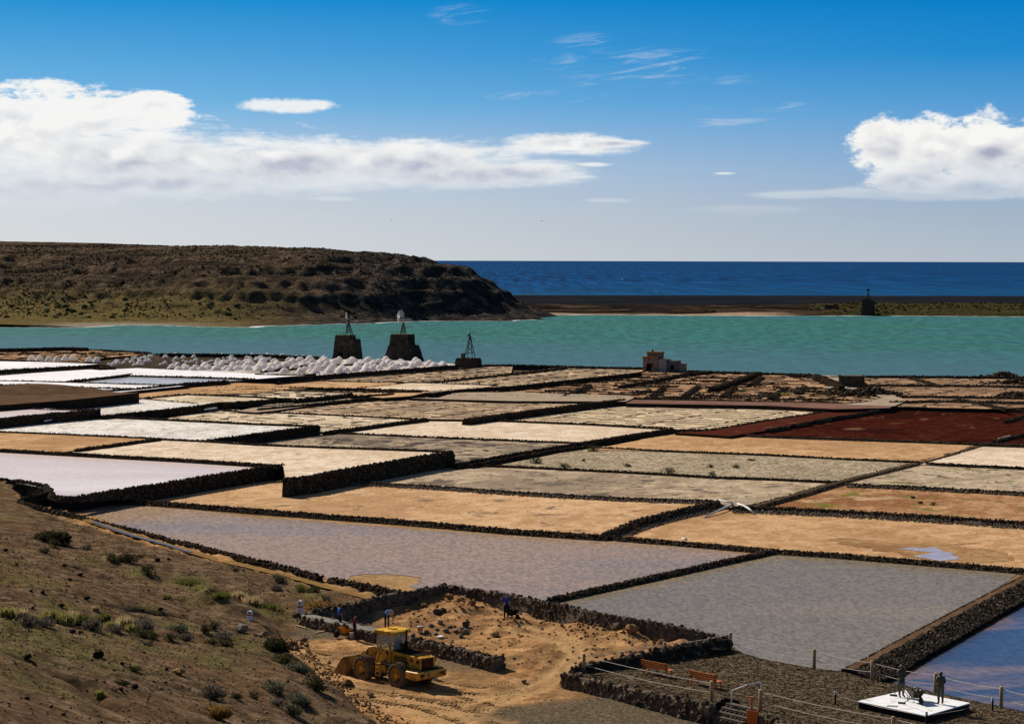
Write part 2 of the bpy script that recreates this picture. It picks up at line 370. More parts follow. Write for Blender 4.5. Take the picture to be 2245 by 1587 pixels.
def water_mat(name, base, c2=None, patch_scale=0.03, patch=(0.5, 0.7), wave=1.2, strength=0.25, rough=0.08, spec=0.5, stretch=(0.7, 1.6), wind=0.0, calm=None, dist=0.06, bands=None, foam=None, streak=None, cap=0.3, swell=1.4, ripple=.26):
    m, g = new_mat(name); MATS[name] = m
    pos = g.n('ShaderNodeNewGeometry').outputs['Position']
    al = g.n('ShaderNodeVectorRotate', rotation_type='Z_AXIS', inp={'Vector': pos, 'Angle': wind}).outputs[0]
    w1 = g.noise(g.vmath('MULTIPLY', al, stretch + (1.0,)), wave, 5, 0.6, 0.2)
    w2 = g.noise(g.vmath('MULTIPLY', al, (stretch[0] * .6, stretch[1] * 1.2, 1.0)), wave * 0.27, 4, 0.55, 0.3)
    h = g.math('ADD', w1, g.math('MULTIPLY', w2, swell))
    c = base; big = g.noise(g.vmath('MULTIPLY', al, (0.6, 1.5, 1.0)), patch_scale, 6, 0.6, 0.5)
    k = g.ss(big, *patch)
    if c2: c = g.mix(k, base, c2)
    else: c = g.mix(0.0, base, base)
    if bands: c = g.mix(g.math('MULTIPLY', g.ss(g.noise(g.vmath('MULTIPLY', al, (0.25, 2.2, 1.0)), bands[1], 5, 0.6), 0.45, 0.75), bands[2]), c, bands[0])
    r = rough
    c = g.mix(1.0, c, g.ramp(w1, [(0.38, (1 - ripple,) * 3), (0.5, (1.0,) * 3), (0.62, (1 + ripple,) * 3)]), 'MULTIPLY')
    if streak:      # gusts and swell
        sn = g.noise(g.vmath('MULTIPLY', pos, streak[0] + (1.0,)), 1.0, 5, 0.72)
        c = g.mix(1.0, c, g.ramp(sn, [(0.32, (1 - streak[1],) * 3), (0.5, (1, 1, 1)), (0.68, (1 + streak[1] * 1.1,) * 3)]), 'MULTIPLY')
    if foam:
        fm = g.noise(g.vmath('MULTIPLY', pos, foam[0] + (1.0,)), 1.0, 4, 0.6)
        fk = g.math('MULTIPLY', g.ss(fm, foam[1], foam[1] + 0.02), 0.7); c = g.mix(fk, c, (0.6, 0.65, 0.7))
    st = strength
    if calm: st = g.math('MULTIPLY', g.math('SUBTRACT', 1.0, g.math('MULTIPLY', g.ss(g.noise(g.vmath('MULTIPLY', al, (0.5, 1.6, 1)), calm[0], 4, 0.55, 0.6), calm[1], calm[2]), 0.93)), strength)
    b = g.n('ShaderNodeBump', inp={'Height': h, 'Strength': st, 'Distance': dist})
    # a rough sea never mirrors fully at grazing view: the reflection is capped
    df = g.n('ShaderNodeBsdfDiffuse', inp={0: c}); gl = g.n('ShaderNodeBsdfGlossy', inp={0: (1, 1, 1, 1), 'Roughness': r, 'Normal': b.outputs[0]})
    fr = g.n('ShaderNodeFresnel', inp={'IOR': 1.33, 'Normal': b.outputs[0]}).outputs[0]
    mx = g.n('ShaderNodeMixShader', inp={0: g.math('MINIMUM', fr, cap), 1: df.outputs[0], 2: gl.outputs[0]})
    g.t.links.new(mx.outputs[0], g.n('ShaderNodeOutputMaterial').inputs[0]); return m, g

BASALT = surf('basalt_core', [(0.014, 0.011, 0.008), (0.036, 0.027, 0.019)], 1.5, bmp=0.6, bscale=6)
STONE = surf('basalt_stone', [(0.03, 0.022, 0.015), (0.078, 0.057, 0.038), (0.17, 0.124, 0.08)], 2.2, bmp=0.5, bscale=9, island=0.45)
STONE_FAR = surf('dark_basalt_stone', [(0.024, 0.017, 0.012), (0.062, 0.044, 0.029), (0.125, 0.088, 0.055)], 1.4, island=0.4)
STONE_YARD = surf('weathered_stone', [(0.05, 0.037, 0.027), (0.11, 0.082, 0.056), (0.20, 0.145, 0.095)], 2.6, bmp=0.5, bscale=10, island=0.6)
MORTAR = surf('earth_mortar', [(0.07, 0.055, 0.04), (0.15, 0.115, 0.082)], 3.0, bmp=0.5, bscale=8)
CEMENT = surf('cement_fill', [(0.14, 0.125, 0.105), (0.22, 0.195, 0.165)], 2.0, bmp=0.4, bscale=8)
GRAVEL = surf('grey_gravel', [(0.10, 0.082, 0.062), (0.17, 0.14, 0.105), (0.24, 0.2, 0.15)], 3.0, island=0.45)
RED_EARTH = surf('red_earth', [(0.048, 0.012, 0.008), (0.082, 0.021, 0.013)], 0.5, bmp=0.4, bscale=3, patch=((0.13, 0.075, 0.05), 0.25, 0.6))
DARK_EARTH = surf('dark_lava_earth', [(0.02, 0.016, 0.012), (0.045, 0.034, 0.024), (0.085, 0.06, 0.04)], 0.35, bmp=0.5, bscale=3)
BROWN_EARTH = surf('brown_earth', [(0.062, 0.035, 0.021), (0.135, 0.08, 0.048)], 0.35, bmp=0.4, bscale=2)
PATH_EARTH = surf('pale_path_earth', [(0.24, 0.18, 0.125), (0.36, 0.28, 0.2)], 0.4, bmp=0.3, bscale=2)
RIDGE = surf('mud_ridge', [(0.10, 0.07, 0.044), (0.18, 0.13, 0.085), (0.28, 0.21, 0.14)], 0.8, bmp=0.4, bscale=4)
RIDGE_DARK = surf('dark_mud_ridge', [(0.03, 0.022, 0.015), (0.07, 0.048, 0.031)], 0.8, bmp=0.4, bscale=4)
def salt_mat():
    m, g = new_mat('heaped_salt'); n = g.noise(g.n('ShaderNodeNewGeometry').outputs['Position'], 1.4, 6, .65)
    c = g.ramp(n, [(.38, (0.80, 0.73, 0.68)), (.6, (0.90, 0.85, 0.81))]); nb = bump(g, n, .4, .1)
    d = g.n('ShaderNodeBsdfDiffuse', inp={0: c, 'Normal': nb}); t = g.n('ShaderNodeBsdfTranslucent', inp={0: (0.95, 0.88, 0.82, 1), 'Normal': nb}); x = g.n('ShaderNodeMixShader', inp={0: .5, 1: d.outputs[0], 2: t.outputs[0]})
    g.t.links.new(x.outputs[0], g.n('ShaderNodeOutputMaterial').inputs[0]); return m
SALT = salt_mat()
PLASTIC_W = surf('white_plastic', [(0.62, 0.6, 0.56), (0.74, 0.72, 0.68)], 6, rough=0.45, spec=0.4)
PIPE = surf('grey_white_pipe', [(0.42, 0.41, 0.39), (0.6, 0.59, 0.57)], 3, rough=0.5, spec=0.4)

# the salt pans' floors
TAN = pan_mat('tan_salt_mud', (0.41, 0.24, 0.118), (0.54, 0.345, 0.19), (0.31, 0.17, 0.085), 0.55, 0.05, extra=(((0.21, 0.135, 0.085), 0.16, 0.64, 0.05),))
TAN2 = pan_mat('wet_tan_mud', (0.25, 0.145, 0.066), (0.33, 0.20, 0.095), (0.16, 0.092, 0.042), 0.7, 0.04)
OCHRE = pan_mat('ochre_mud', (0.37, 0.21, 0.10), (0.49, 0.30, 0.158), (0.27, 0.145, 0.07), 0.5, 0.06)
CREAM = pan_mat('cream_salt', (0.53, 0.395, 0.265), (0.66, 0.535, 0.41), (0.45, 0.32, 0.20), 0.5, 0.05, extra=(((0.36, 0.26, 0.16), 0.55, 0.66, 0.05),))
CREAM2 = pan_mat('crusted_cream_salt', (0.50, 0.38, 0.25), (0.68, 0.57, 0.42), (0.38, 0.28, 0.18), 0.6, 0.07, grain=0.45, bmp=0.5, extra=(((0.22, 0.16, 0.11), 0.9, 0.60, 0.06),))
WHITE = pan_mat('white_salt', (0.72, 0.66, 0.62), (0.80, 0.76, 0.73), (0.60, 0.52, 0.46), 0.5, 0.05, grain=0.2, rough=0.5, spec=0.5)
WHITE2 = pan_mat('crusted_white_salt', (0.58, 0.49, 0.38), (0.78, 0.71, 0.62), (0.46, 0.36, 0.26), 0.6, 0.06, grain=0.45, bmp=0.6, rough=0.5, spec=0.5, extra=(((0.26, 0.2, 0.14), 0.8, 0.58, 0.07),))
MOTTLE = pan_mat('mottled_grey_crust', (0.31, 0.225, 0.145), (0.46, 0.35, 0.235), (0.21, 0.155, 0.11), 0.75, 0.05, grain=0.4, bmp=0.5, extra=(((0.13, 0.10, 0.078), 0.13, 0.58, 0.10), ((0.12, 0.094, 0.072), 0.4, 0.60, 0.08)))
MOTTLE2 = pan_mat('streaked_grey_crust', (0.26, 0.19, 0.13), (0.44, 0.34, 0.23), (0.12, 0.095, 0.075), 0.7, 0.09, grain=0.5, bmp=0.7, extra=(((0.075, 0.06, 0.05), 0.28, 0.52, 0.06),))
STONY = pan_mat('stony_grey_ground', (0.29, 0.225, 0.145), (0.43, 0.34, 0.23), (0.21, 0.165, 0.10), 0.5, 0.09, grain=0.7, bmp=0.9, extra=(((0.19, 0.16, 0.08), 0.25, 0.66, 0.1), ((0.13, 0.1, 0.07), 1.6, 0.58, 0.05)))
REDPAN = pan_mat('red_lava_gravel', (0.034, 0.007, 0.004), (0.055, 0.013, 0.008), (0.018, 0.005, 0.004), 0.7, 0.06, grain=0.5, bmp=0.6, extra=(((0.12, 0.065, 0.038), 0.16, 0.68, 0.06),))
REDGREEN = pan_mat('rusty_ground_with_weeds', (0.27, 0.13, 0.06), (0.38, 0.22, 0.11), (0.20, 0.085, 0.04), 0.7, 0.07, grain=0.5, bmp=0.5, extra=(((0.15, 0.13, 0.03), 0.22, 0.57, 0.08), ((0.40, 0.26, 0.14), 0.18, 0.62, 0.06)))
GREENGREY = pan_mat('grey_pan_with_weeds', (0.33, 0.245, 0.16), (0.46, 0.36, 0.25), (0.17, 0.12, 0.085), 0.6, 0.1, grain=0.4, bmp=0.4, extra=(((0.11, 0.08, 0.06), 0.35, 0.62, 0.05), ((0.13, 0.15, 0.03), 0.28, 0.66, 0.04)))
TILED = pan_mat('tiled_salt_beds', (0.42, 0.28, 0.165), (0.58, 0.425, 0.28), (0.22, 0.155, 0.1), 0.6, 0.1, grain=0.5, bmp=0.5, extra=(((0.16, 0.11, 0.07), 0.7, 0.58, 0.06),))
TILED_PALE = pan_mat('pale_tiled_salt_beds', (0.50, 0.37, 0.22), (0.66, 0.53, 0.36), (0.36, 0.26, 0.16), 0.5, 0.1, grain=0.45, bmp=0.5, extra=(((0.24, 0.17, 0.11), 0.8, 0.60, 0.06),))
TILED_RED = pan_mat('reddish_salt_beds', (0.27, 0.155, 0.082), (0.42, 0.265, 0.155), (0.14, 0.07, 0.04), 0.6, 0.1, grain=0.5, bmp=0.5)
BRINE_PINK, _ = water_mat('pink_brine', (0.58, 0.46, 0.42), (0.68, 0.57, 0.54), 0.02, wave=1.0, stretch=(1.6, .8), swell=.2, ripple=.05, strength=0.05, rough=0.15, cap=.22)
BRINE_MAUVE, _ = water_mat('mauve_brine', (0.275, 0.185, 0.122), (0.225, 0.165, 0.122), 0.03, wave=1.0, stretch=(3.0, 1.5), strength=0.30, rough=0.10, swell=.15, cap=.12, calm=(0.035, 0.56, 0.70), bands=((0.12, 0.135, 0.17), 0.035, 0.4))
BRINE_GREY, _ = water_mat('grey_brine', (0.17, 0.135, 0.088), (0.20, 0.15, 0.09), 0.05, wave=1.0, stretch=(3.4, 1.7), strength=0.4, rough=0.10, swell=.15, cap=.14)
BRINE_BLUE, _ = water_mat('blue_brine', (0.045, 0.042, 0.05), (0.17, 0.10, 0.056), 0.05, (0.50, 0.60), wave=1.0, strength=0.6, rough=0.08, swell=.5, cap=.42, stretch=(1.9, 0.9), wind=R(-20))
BRINE_PALE, _ = water_mat('pale_grey_brine', (0.33, 0.32, 0.34), (0.42, 0.40, 0.41), 0.02, wave=1.0, strength=0.08, rough=0.15, spec=0.5)
PUDDLE, _ = water_mat('puddle', (0.36, 0.30, 0.30), None, wave=2.0, strength=0.05, rough=0.06)
CANAL, _ = water_mat('canal_water', (0.11, 0.10, 0.09), None, wave=2.0, strength=0.08, rough=0.06, cap=.18)
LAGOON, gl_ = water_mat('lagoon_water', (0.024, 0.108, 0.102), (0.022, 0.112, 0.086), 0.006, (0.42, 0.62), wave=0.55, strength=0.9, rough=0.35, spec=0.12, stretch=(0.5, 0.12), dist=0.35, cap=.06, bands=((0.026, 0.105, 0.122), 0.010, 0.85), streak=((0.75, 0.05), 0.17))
SEA, gs = water_mat('sea_water', (0.001, 0.036, 0.115), (0.002, 0.046, 0.14), 0.002, wave=0.09, strength=1.0, rough=0.4, cap=.022, stretch=(0.5, 1.6), dist=1.2, streak=((0.10, 0.0032), 0.8), foam=((0.075, 0.0042), 0.735))
def sea_shallows():
    """turquoise water over the sand just beyond the headland"""
    g = gs; p = [n for n in g.t.nodes if n.type == 'BSDF_DIFFUSE'][0]
    pos = g.n('ShaderNodeNewGeometry').outputs['Position']; s = g.n('ShaderNodeSeparateXYZ', inp={0: pos}).outputs
    k = g.math('MULTIPLY', g.ss(s[1], 1760.0, 1460.0), g.ss(s[0], 130.0, -20.0))
    src = p.inputs[0].links[0].from_socket
    k2 = g.math('MULTIPLY', g.ss(s[1], 2900.0, 1500.0), 0.6)
    c = g.mix(k2, src, (0.004, 0.06, 0.15)); c = g.mix(k, c, (0.03, 0.24, 0.26))
    g.t.links.new(c, p.inputs[0])
sea_shallows()
def lagoon_sky_tint():
    """bluish sky reflection put into the water colour along the near shore"""
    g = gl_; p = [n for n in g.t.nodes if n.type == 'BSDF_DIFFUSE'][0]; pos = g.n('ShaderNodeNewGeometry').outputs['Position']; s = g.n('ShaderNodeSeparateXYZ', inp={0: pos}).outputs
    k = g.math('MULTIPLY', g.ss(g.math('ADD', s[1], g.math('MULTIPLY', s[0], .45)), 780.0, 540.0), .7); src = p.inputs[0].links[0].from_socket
    g.t.links.new(g.mix(k, src, (0.05, 0.112, 0.15)), p.inputs[0])  # sky reflection painted into the diffuse colour, stronger towards the near shore
lagoon_sky_tint()

# ------------------------------------------------------------------ the setting: sea, lagoon, spit, headland
def sheet(name, pts, mat, kind='structure', parent=None):
    me = bpy.data.meshes.new(name); me.from_pydata([tuple(p) for p in pts], [], [tuple(range(len(pts)))])
    bm = bmesh.new(); bm.from_mesh(me)
    bm.normal_update()
    for f in bm.faces:
        if f.normal.z < 0: f.normal_flip()
    bmesh.ops.triangulate(bm, faces=bm.faces); bm.to_mesh(me); bm.free(); me.materials.append(mat)
    return set_props(link(bpy.data.objects.new(name, me), parent), kind=kind)
def slab(name, pts, z, depth, mat, mat_side=None, parent=None, kind='structure'):
    """flat-topped ground with sides going down"""
    n = len(pts); a = sum(pts[i][0] * pts[(i + 1) % n][1] - pts[(i + 1) % n][0] * pts[i][1] for i in range(n))
    if a < 0: pts = pts[::-1]
    V = [(p[0], p[1], z) for p in pts] + [(p[0], p[1], z - depth) for p in pts]
    me = bpy.data.meshes.new(name); me.from_pydata(V, [], [tuple(range(n))] + [(i + n, (i + 1) % n + n, (i + 1) % n, i) for i in range(n)])
    me.materials.append(mat); me.materials.append(mat_side or BASALT)
    for p in list(me.polygons)[1:]: p.material_index = 1
    bm = bmesh.new(); bm.from_mesh(me); bmesh.ops.triangulate(bm, faces=[f for f in bm.faces if len(f.verts) > 4]); bm.to_mesh(me); bm.free()
    return set_props(link(bpy.data.objects.new(name, me), parent), kind=kind)

sheet('sea', [(-60000, 380, -1.75), (60000, 380, -1.75), (140000, 150000, -1.75), (-140000, 150000, -1.75)], SEA)
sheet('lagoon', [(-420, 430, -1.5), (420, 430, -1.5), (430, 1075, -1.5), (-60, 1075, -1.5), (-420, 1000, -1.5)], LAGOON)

def grid_terrain(name, xs, ys, H, mat, attrs=None, keep=None, smooth=True, kind='structure'):
    X, Y = np.meshgrid(xs, ys); Z = H(X, Y); nx, ny = len(xs), len(ys)
    idx = np.arange(nx * ny).reshape(ny, nx)
    F = np.stack([idx[:-1, :-1], idx[:-1, 1:], idx[1:, 1:], idx[1:, :-1]], -1).reshape(-1, 4)
    if keep is not None:
        K = keep(X, Y).ravel(); F = F[K[F].any(1)]
    o = obj_np(name, np.stack([X, Y, Z], -1).reshape(-1, 3), F, mat, None, smooth)
    if attrs:
        for k, v in attrs(X, Y, Z).items():
            if len(o.data.vertices) != nx * ny: raise RuntimeError('verts lost')
            a = o.data.attributes.new(k, 'FLOAT', 'POINT'); a.data.foreach_set('value', np.asarray(v, np.float32).ravel())
    return set_props(o, kind=kind)

# headland across the lagoon
foot_px = [(-420, 741), (-150, 731), (0, 724), (150, 719.5), (450, 716.5), (560, 718), (620, 714), (700, 712), (820, 709), (930, 704), (1060, 703.5), (1130, 704), (1192, 700)]
foot = [W(x, y, -1.5) for x, y in foot_px]
hp = [(p.x, p.y, -1.3) for p in foot] + [(p.x, p.y - 25, -6) for p in foot[::1]]
for (px, py, d) in [(-420, 541, 1120), (-150, 540.5, 1110), (0, 540, 1100), (200, 541, 1090), (350, 541.5, 1075), (480, 540, 1050), (600, 542.5, 1040), (700, 546, 1030), (780, 550, 1022), (850, 556, 1016), (910, 562, 1010),
                    (960, 569, 1006), (995, 580, 1003), (1030, 597, 1000), (1065, 615, 998), (1100, 641, 996), (1125, 668, 992), (1150, 690, 992)]:
    p = D(px, py, d); hp.append((p.x, p.y, p.z))
for (px, py, d) in [(0, 690, 915), (0, 640, 975), (0, 590, 1035), (150, 690, 908), (150, 650, 945), (150, 600, 1000), (300, 700, 898), (300, 660, 925), (300, 600, 975), (430, 700, 893), (430, 650, 915), (430, 590, 965),
                    (560, 700, 897), (560, 640, 918), (560, 585, 955), (700, 690, 912), (700, 640, 930), (700, 585, 965), (820, 690, 924), (820, 630, 945), (820, 585, 970), (930, 680, 943), (930, 630, 957), (930, 590, 975),
                    (1020, 680, 955), (1020, 630, 968), (1080, 680, 965), (1080, 645, 975), (-200, 690, 930), (-200, 600, 1040)]:
    p = D(px, py, d); hp.append((p.x, p.y, p.z))
for (x, y, z) in [(-360, 1400, 30), (-250, 1500, 31), (-150, 1400, 28), (-70, 1300, 20), (-30, 1180, 4), (8, 1080, -2), (22, 1000, -4), (25, 960, -5), (-10, 1250, -4), (-60, 1500, -4), (-400, 1600, 30)]: hp.append((x, y, z))
hH0 = rbf(hp)
def hill_h(x, y):
    z = hH0(x, y)
    up = sstep(z, 0.5, 8.0)
    top = sstep(z, 22, 31)
    r1 = 1 - np.abs(2 * fbm(x / 34, y / 48, 4, 5) - 1)          # gullies
    r2 = 1 - np.abs(2 * fbm(x / 11, y / 16, 3, 9) - 1)
    right = sstep(x, -150, -60)
    z = z + up * (1 - top * .75) * ((r1 - 0.72) * (3.8 + .8 * right) + (r2 - 0.7) * (2.0 + .8 * right) + (fbm(x / 5, y / 5, 3, 3) - .5) * 3.0)
    led = np.sin(z * 1.15 + 4 * fbm(x / 40, y / 40, 2, 21)) * (0.8 - .3 * right)    # lava ledges
    return z + led * up * (1 - top * .8)
def hill_material():
    m, g = new_mat('headland_ground')
    pos = g.n('ShaderNodeNewGeometry').outputs['Position']; s = g.n('ShaderNodeSeparateXYZ', inp={0: pos}).outputs
    n1 = g.noise(pos, 0.035, 7, 0.65); n2 = g.noise(pos, 0.22, 7, 0.68); n3 = g.noise(pos, 0.9, 5, 0.65)
    c = g.ramp(n2, [(0.34, (0.036, 0.026, 0.018)), (0.5, (0.10, 0.069, 0.045)), (0.66, (0.19, 0.128, 0.078))])
    c = g.mix(g.math('MULTIPLY', g.ss(n3, 0.52, 0.66), 0.75), c, (0.024, 0.022, 0.014))                 # scattered scrub
    n4 = g.noise(g.vmath('MULTIPLY', pos, (0.022, 0.022, 0.42)), 1.0, 6, 0.65, 0.6)
    c = g.mix(g.math('MULTIPLY', g.ss(n4, 0.47, 0.60), 0.72), c, (0.026, 0.020, 0.016))   # dark bands layered by height
    grass = g.math('MULTIPLY', g.math('MULTIPLY', g.ss(g.math('ADD', s[2], g.math('MULTIPLY', n1, 14.0)), 24.0, 10.0), g.ss(s[0], -60.0, -140.0)), g.ss(n2, 0.30, 0.54))
    c = g.mix(g.math('MULTIPLY', grass, 0.85), c, g.ramp(n3, [(0.36, (0.20, 0.13, 0.055)), (0.5, (0.20, 0.15, 0.05)), (0.64, (0.10, 0.105, 0.028))]))
    rock = g.ss(g.math('ADD', s[0], g.math('MULTIPLY', n1, 70.0)), -75.0, -20.0)
    c = g.mix(g.math('MULTIPLY', rock, 0.85), c, g.ramp(n2, [(0.38, (0.016, 0.015, 0.015)), (0.53, (0.048, 0.042, 0.040)), (0.66, (0.16, 0.122, 0.09))]))
    beach = g.math('MULTIPLY', g.ss(g.math('ADD', s[2], g.math('MULTIPLY', n3, 0.5)), -0.35, -0.95), g.ss(s[0], -90.0, -170.0))
    c = g.mix(beach, c, (0.30, 0.245, 0.17))
    principled(g, c, 0.95, 0.0, bump(g, g.math('ADD', n3, g.math('MULTIPLY', n2, 2.0)), 1.0, 1.6)); return m
HILL = hill_material()
gx = np.arange(-420, 40, 1.6)
grid_terrain('headland', gx, np.concatenate([np.arange(835, 1060, 1.5), np.arange(1060, 1600, 9.0)]), hill_h, HILL)
# white lap of foam and pale stones along the headland's foot
def strip_along(pts, w, z, name, mat, jit=0.4, kind='stuff'):
    V = []; F = []
    for i, p in enumerate(pts):
        t = (Vector(pts[min(i + 1, len(pts) - 1)][:2]) - Vector(pts[max(i - 1, 0)][:2])).normalized(); n = Vector((-t.y, t.x))
        a = w * rnd.uniform(1 - jit, 1 + jit) / 2
        V += [(p[0] + n.x * a, p[1] + n.y * a, z), (p[0] - n.x * a, p[1] - n.y * a, z)]
        if i: F.append((2 * i - 2, 2 * i, 2 * i + 1, 2 * i - 1))
    return set_props(obj_np(name, V, F, mat), kind=kind)
def resample(pts, step):
    out = []
    for a, b in zip(pts[:-1], pts[1:]):
        a, b = Vector(a), Vector(b); n = max(1, int((b - a).length / step))
        out += [a.lerp(b, i / n) for i in range(n)]
    return out + [Vector(pts[-1])]
FOAM = surf('lapping_foam', [(0.45, 0.45, 0.43), (0.75, 0.75, 0.74)], 0.3, rough=0.6)
# find the waterline of the headland
wl = []
for x in np.arange(-330, 12, 2.5):
    ys = np.arange(835, 1010, 0.5); zz = hill_h(np.full_like(ys, x), ys); k = np.argmax(zz > -1.47)
    if zz[k] > -1.47: wl.append((x, ys[k] - 0.6))
strip_along(wl, 3.2, -1.47, 'shore_foam', FOAM, 0.8)

# far ridge at the very edge of the picture, haze put into its grey
fx = np.arange(-2600, -1080, 12.0)
def far_h(x, y):
    return -2 + (66 * sstep(-x, 1120, 1260) + 60 * sstep(-x, 1230, 1900)) * sstep(y, 4900, 5250) * (1 - sstep(y, 5600, 6400))
grid_terrain('far_ridge', fx, np.arange(4880, 6500, 60.0), far_h, surf('haze_grey_ridge', [(0.17, 0.17, 0.18), (0.23, 0.225, 0.23)], 0.004))

# spit of black sand and old salt beds between the lagoon and the open sea
def spit_h(x, y):
    shore = 1046 + 4 * (fbm(x / 60, y * 0 + 3, 3, 2) - .5) * 4 + np.clip((x - 60) * -0.02, -6, 6)
    z = -2.2 + 1.9 * sstep(y, shore - 8, shore + 10) + 0.5 * sstep(y, shore + 10, shore + 60)
    z = z + 3.5 * sstep(y, 1205, 1262) * (1 - sstep(y, 1330, 1440)) * (0.93 + 0.12 * fbm(x / 90, y / 90, 3, 4)) - 3.2 * sstep(y, 1380, 1470)
    flat = (1 - sstep(y, 1190, 1215)) * sstep(y, shore, shore + 12)
    z = z + flat * (fbm(x / 22, y / 9, 4, 8) - 0.5) * 2.6 + flat * np.maximum(0, np.sin(y / 6.2 + 2 * fbm(x / 60, y / 60, 2, 6))) ** 8 * 0.7
    z = z + 1.3 * sstep(x, 130, 200) * flat
    return z
def spit_attrs(X, Y, Z):
    ridge = sstep(Y + 14 * (fbm(X / 40, Y / 40, 3, 14) - .5), 1196, 1206)
    sand = (1 - sstep(Y, 1058, 1070)) * sstep(fbm(X / 45, Y / 12, 3, 31), 0.47, 0.60) * (1 - sstep(X, 112, 150))
    green = sstep(X + 26 * (fbm(X / 30, Y / 18, 3, 41) - .5), 148, 168) * (1 - ridge)
    return dict(ridge=ridge, sandy=sand * (1 - ridge), green=green)
def spit_material():
    m, g = new_mat('spit_ground'); pos = g.n('ShaderNodeNewGeometry').outputs['Position']
    at = lambda k: g.n('ShaderNodeAttribute', attribute_name=k).outputs['Fac']
    n = g.noise(g.vmath('MULTIPLY', pos, (0.35, 1.8, 1)), 0.055, 7, 0.66); n2 = g.noise(pos, 0.5, 6, 0.7)
    c = g.ramp(n, [(0.40, (0.010, 0.008, 0.007)), (0.52, (0.026, 0.018, 0.013)), (0.59, (0.075, 0.045, 0.026)), (0.68, (0.22, 0.14, 0.082))])
    c = g.mix(at('sandy'), c, g.ramp(n2, [(0.3, (0.24, 0.155, 0.095)), (0.7, (0.42, 0.30, 0.20))]))
    c = g.mix(g.math('MULTIPLY', at('green'), 0.95), c, g.ramp(n2, [(0.36, (0.018, 0.016, 0.008)), (0.5, (0.042, 0.037, 0.014)), (0.66, (0.085, 0.074, 0.026))]))
    c = g.mix(at('ridge'), c, g.ramp(n, [(0.35, (0.009, 0.010, 0.013)), (0.7, (0.020, 0.021, 0.026))]))
    principled(g, c, 0.95, 0.0, bump(g, g.math('ADD', n2, n), 0.7, 0.8)); return m
grid_terrain('spit', np.arange(-70, 480, 3.0), np.concatenate([np.arange(1020, 1275, 2.0), np.arange(1275, 1500, 12.0)]), spit_h, spit_material(), spit_attrs)
strip_along([(x, 1047 + 4 * float(fbm(x / 60, 3.0, 3, 2) - .5) * 4 + min(max((x - 60) * -0.02, -6), 6) - 5.0) for x in np.arange(14, 470, 3.0)], 2.4, -1.46, 'shore_foam', FOAM, 0.9)

# ------------------------------------------------------------------ salt works: ground and pans
def P(pts, z): return [W(x, y, z) for x, y in pts]
land = [W(x, y, 0.05) for x, y in [(-700, 747), (-150, 752), (0, 758), (130, 763), (190, 765), (300, 771), (400, 775), (640, 780), (700, 786), (850, 790), (990, 797), (1060, 800), (1120, 801), (1400, 807), (1510, 812), (1690, 818), (1790, 821), (2245, 826), (2800, 833)]]
slab('salt_works_ground', land + [W(2700, 1240, .05), W(1720, 1215, .05), W(1400, 1190, .05), W(900, 1150, .05), W(560, 1125, .05), W(240, 1085, .05), W(-700, 1010, .05)], -1.05, 3.0, DARK_EARTH)
slab('lower_ground', P([(2900, 1225), (1720, 1200), (900, 1130), (-900, 1060), (-900, 1750), (2900, 1750)], -1.9), -1.9, 2, DARK_EARTH)

PAN = {}
OFF = -0.6      # the pans nearer than the salt yard lie this much lower
def pan(key, name, pts, z, mat, depth=3.2):
    z = z + len(PAN) * 0.003 + (OFF if key[0] in 'PABC' else 0.0)
    o = slab(name, P(pts, z), z, depth, mat); PAN[key] = (o, P(pts, z), z); return o
def ragged_edge(pts, step, amp):
    """a shoreline instead of straight cuts"""
    out = []
    for a, b in zip(pts, pts[1:] + pts[:1]):
        n = max(1, int((b - a).length / step)); t = (b - a).normalized(); nn = Vector((-t.y, t.x, 0))
        for i in range(n):
            p = a.lerp(b, i / n); k = float(fbm(p.x / 2.5, p.y / 2.5, 4, 13)) - .5; out.append(p + nn * k * amp * 2)
    return out
def pan_water(key, pts, mat, name='brine', lift=0.03, amp=0.35):
    o, pp, z = PAN[key]; return sheet(name, ragged_edge(P(pts, z + lift), .7, amp), mat, parent=None)
XL, XR = -420, 2660
pan('P1', 'brine_pan', [(60, 1100), (200, 1086), (560, 1112), (900, 1137), (1120, 1155), (1330, 1168), (1410, 1178), (1700, 1202), (1600, 1226), (1207, 1314), (1100, 1312), (972, 1292), (882, 1306), (700, 1268), (560, 1232), (378, 1188), (176, 1137)], 0.0, TAN2)
pan('P2', 'brine_pan', [(1207, 1316), (1600, 1224), (1700, 1204), (1960, 1222), (2262, 1247), (2150, 1325), (1880, 1470), (1700, 1452), (1600, 1418), (1572, 1398), (1340, 1352)], 0.02, TAN2)
pan('P3', 'brine_pan', [(2280, 1240), (2160, 1316), (1850, 1480), (1930, 1520), (2300, 1640), (3100, 1800), (3300, 1400)], -0.55, TAN2)
pan('A1', 'brine_pan', [(XL, 960), (0, 984), (126, 991), (252, 998), (403, 1006), (560, 1016), (620, 1020), (560, 1027), (460, 1043), (353, 1060), (252, 1075), (176, 1088), (110, 1092), (100, 1070), (0, 1052), (XL, 1040)], 1.5, WHITE)
pan('A2', 'dry_salt_pan', [(200, 1090), (600, 1043), (681, 1053), (812, 1058), (938, 1064), (1120, 1077), (1372, 1091), (1575, 1098), (1480, 1122), (1397, 1142), (1326, 1172), (1120, 1160), (560, 1117)], 0.12, TAN)
pan('A3', 'wet_salt_pan', [(1330, 1174), (1400, 1140), (1480, 1118), (1574, 1098), (1640, 1107), (1831, 1118), (2058, 1131), (2262, 1145), (2500, 1158), (2500, 1268), (2245, 1248), (1960, 1226), (1700, 1207), (1410, 1184)], -0.2, OCHRE)
